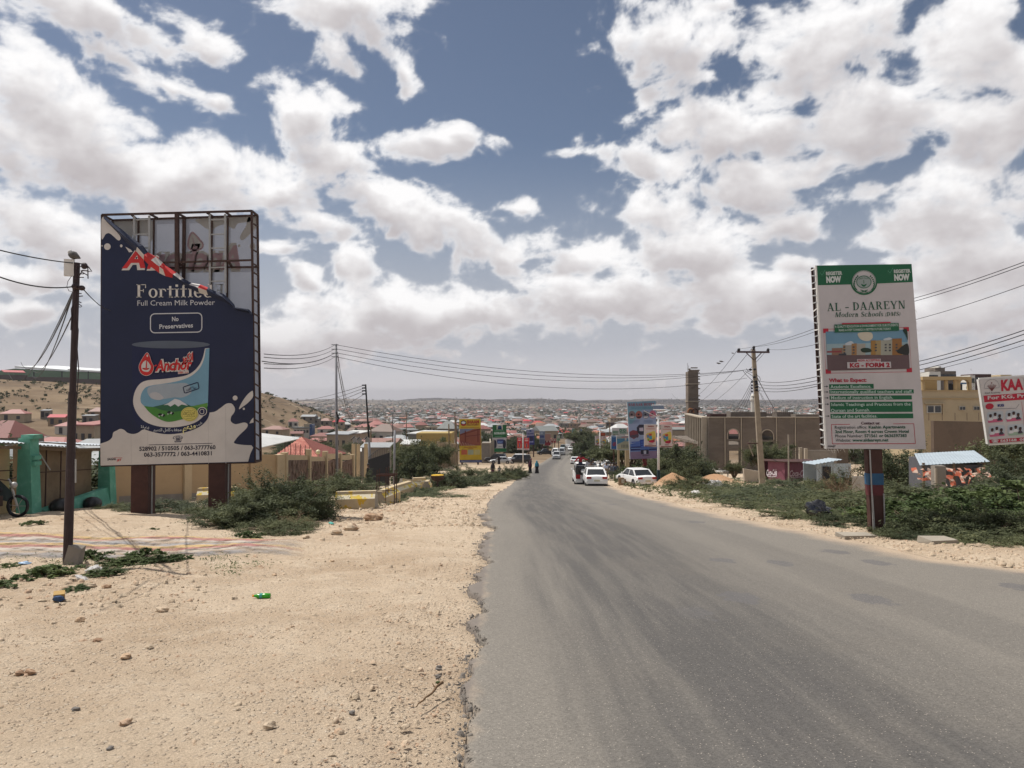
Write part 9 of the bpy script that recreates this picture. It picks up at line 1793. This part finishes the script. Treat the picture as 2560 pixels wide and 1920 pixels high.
def boxlit():
 c = G(148, 1498); t = thing("carton", "small yellow carton with a blue cloth beside it on the stones", "carton", c); z = zb_(c.x, c.y); mb = Bx((c.x, c.y, z + .05), (.11, .08, .09), mat("yellow_card", (.42, .27, .10), .85), rz=.5, rx=.35); mb.build("box", t); mb = Bl((c.x + .03, c.y - .07, z + .04), (.06, .045, .035), mat("blue_cloth", (.04, .07, .14), .9), 7, 5); mb.v = [tuple(Vector(v) + Vector((rk_.uniform(-.02, .02), rk_.uniform(-.02, .02), 0))) for v in mb.v]; mb.build("cloth", t)
boxlit()
for px_, py_, d, lab in ((2345, 1362, (.55, .35, .10), "pale concrete slab lying at the right verge before the leafy bushes"), (2140, 1342, (.7, .3, .06), "flat broken slab just left of the billboard post's foot")):
 c = G(px_, py_); loose("slab", lab, "slab", lambda mb: mb.box((c.x, c.y, zb_(c.x, c.y) + d[2] * .5), d, m_conc, rz=.2, rx=.05, jit=.02), c)
def carton2(mb):
 c = gpx(1553, 60.5, 0); mb.box((c.x, c.y, c.z + .3), (.42, .4, .62), mat("brown_card", (.22, .15, .09), .9, .3, 4)); mb.box((c.x + .42, c.y + .1, c.z + .26), (.34, .4, .5), MATS["brown_card"]); mb.box((c.x + .1, c.y - .22, c.z + .35), (.25, .03, .3), mat("white_label", (.4, .38, .33)))
loose("crate", "brown cardboard crates stacked behind the parked white saloon on the verge", "crate", carton2, gpx(1553, 60.5, 0))
def goat(label, loc, rz, m):
 t = local(thing("goat", label, "goat", loc, rz)); pts = [(0, -.38, .62), (0, -.1, .64), (0, .2, .64), (0, .36, .72), (0, .50, .92), (0, .62, .94), (0, .74, .88)]; e = [(i, i + 1) for i in range(6)]; rad = [.13, .17, .16, .11, .07, .075, .04]
 for sx in (-.1, .1):
  for y, a in ((-.34, 0), (.26, 2)): k = len(pts); kn = -.06 if y < 0 else .02; pts += [(sx, y, .48), (sx, y + kn, .26), (sx, y, .03)]; e += [(a, k), (k, k + 1), (k + 1, k + 2)]; rad += [.075, .035, .03]
 k = len(pts); pts += [(0, -.46, .68), (0, -.52, .74)]; e += [(0, k), (k, k + 1)]; rad += [.03, .015]; skinmesh("body", t, pts, e, rad, m, 1)
 for sx in (-1, 1): mb = Tb([(sx * .05, .60, .98), (sx * .14, .57, .96)], [.03, .01], 5, m); mb.build("ear", t); mb = Tb([(sx * .03, .58, 1.0), (sx * .04, .50, 1.10)], [.018, .006], 5, m_bark); mb.build("horn", t)
goat("white goat standing before the unfinished building's base", gpx(1797, 84, 0), R(70), mat("goat_white", (.55, .53, .49), .9)); goat("grey goat standing right of the white goat at the building's base", gpx(1811, 85, 0), R(95), mat("goat_grey", (.22, .21, .20), .9))
for px_, D, lab in ((1800, 66, "broken white slab of render leaning right of the orange earth"),): c = gpx(1862, 66, 0); loose("slab", lab, "slab", lambda mb: mb.hexa([(c.x, c.y, c.z - .2), (c.x + 1.8, c.y + .4, c.z - .2), (c.x + 1.8, c.y + .8, c.z - .2), (c.x, c.y + .4, c.z - .2)], [(c.x - .1, c.y, c.z + 1.3), (c.x + 1.6, c.y + .4, c.z + 1.0), (c.x + 1.6, c.y + .8, c.z + 1.0), (c.x - .1, c.y + .4, c.z + 1.3)], m_raw2), c)
# ---------------------------------------------------------------- air
mb = Bx((150, 4350, 10), (16000, 9300, 170)); hz = mb.build("haze"); hz["kind"] = "stuff"; hz.location = (0, 0, 0)
m = bpy.data.materials.new("haze"); m.use_nodes = True; t = m.node_tree; t.nodes.clear(); pv = nd(t, 'ShaderNodeVolumePrincipled', {'Color': (.80, .80, .86, 1), 'Density': 0.00010, 'Anisotropy': .2}); ou = t.nodes.new('ShaderNodeOutputMaterial'); t.links.new(pv.outputs[0], ou.inputs['Volume']); hz.data.materials.append(m)
for o in LOCAL: del o["_local"]
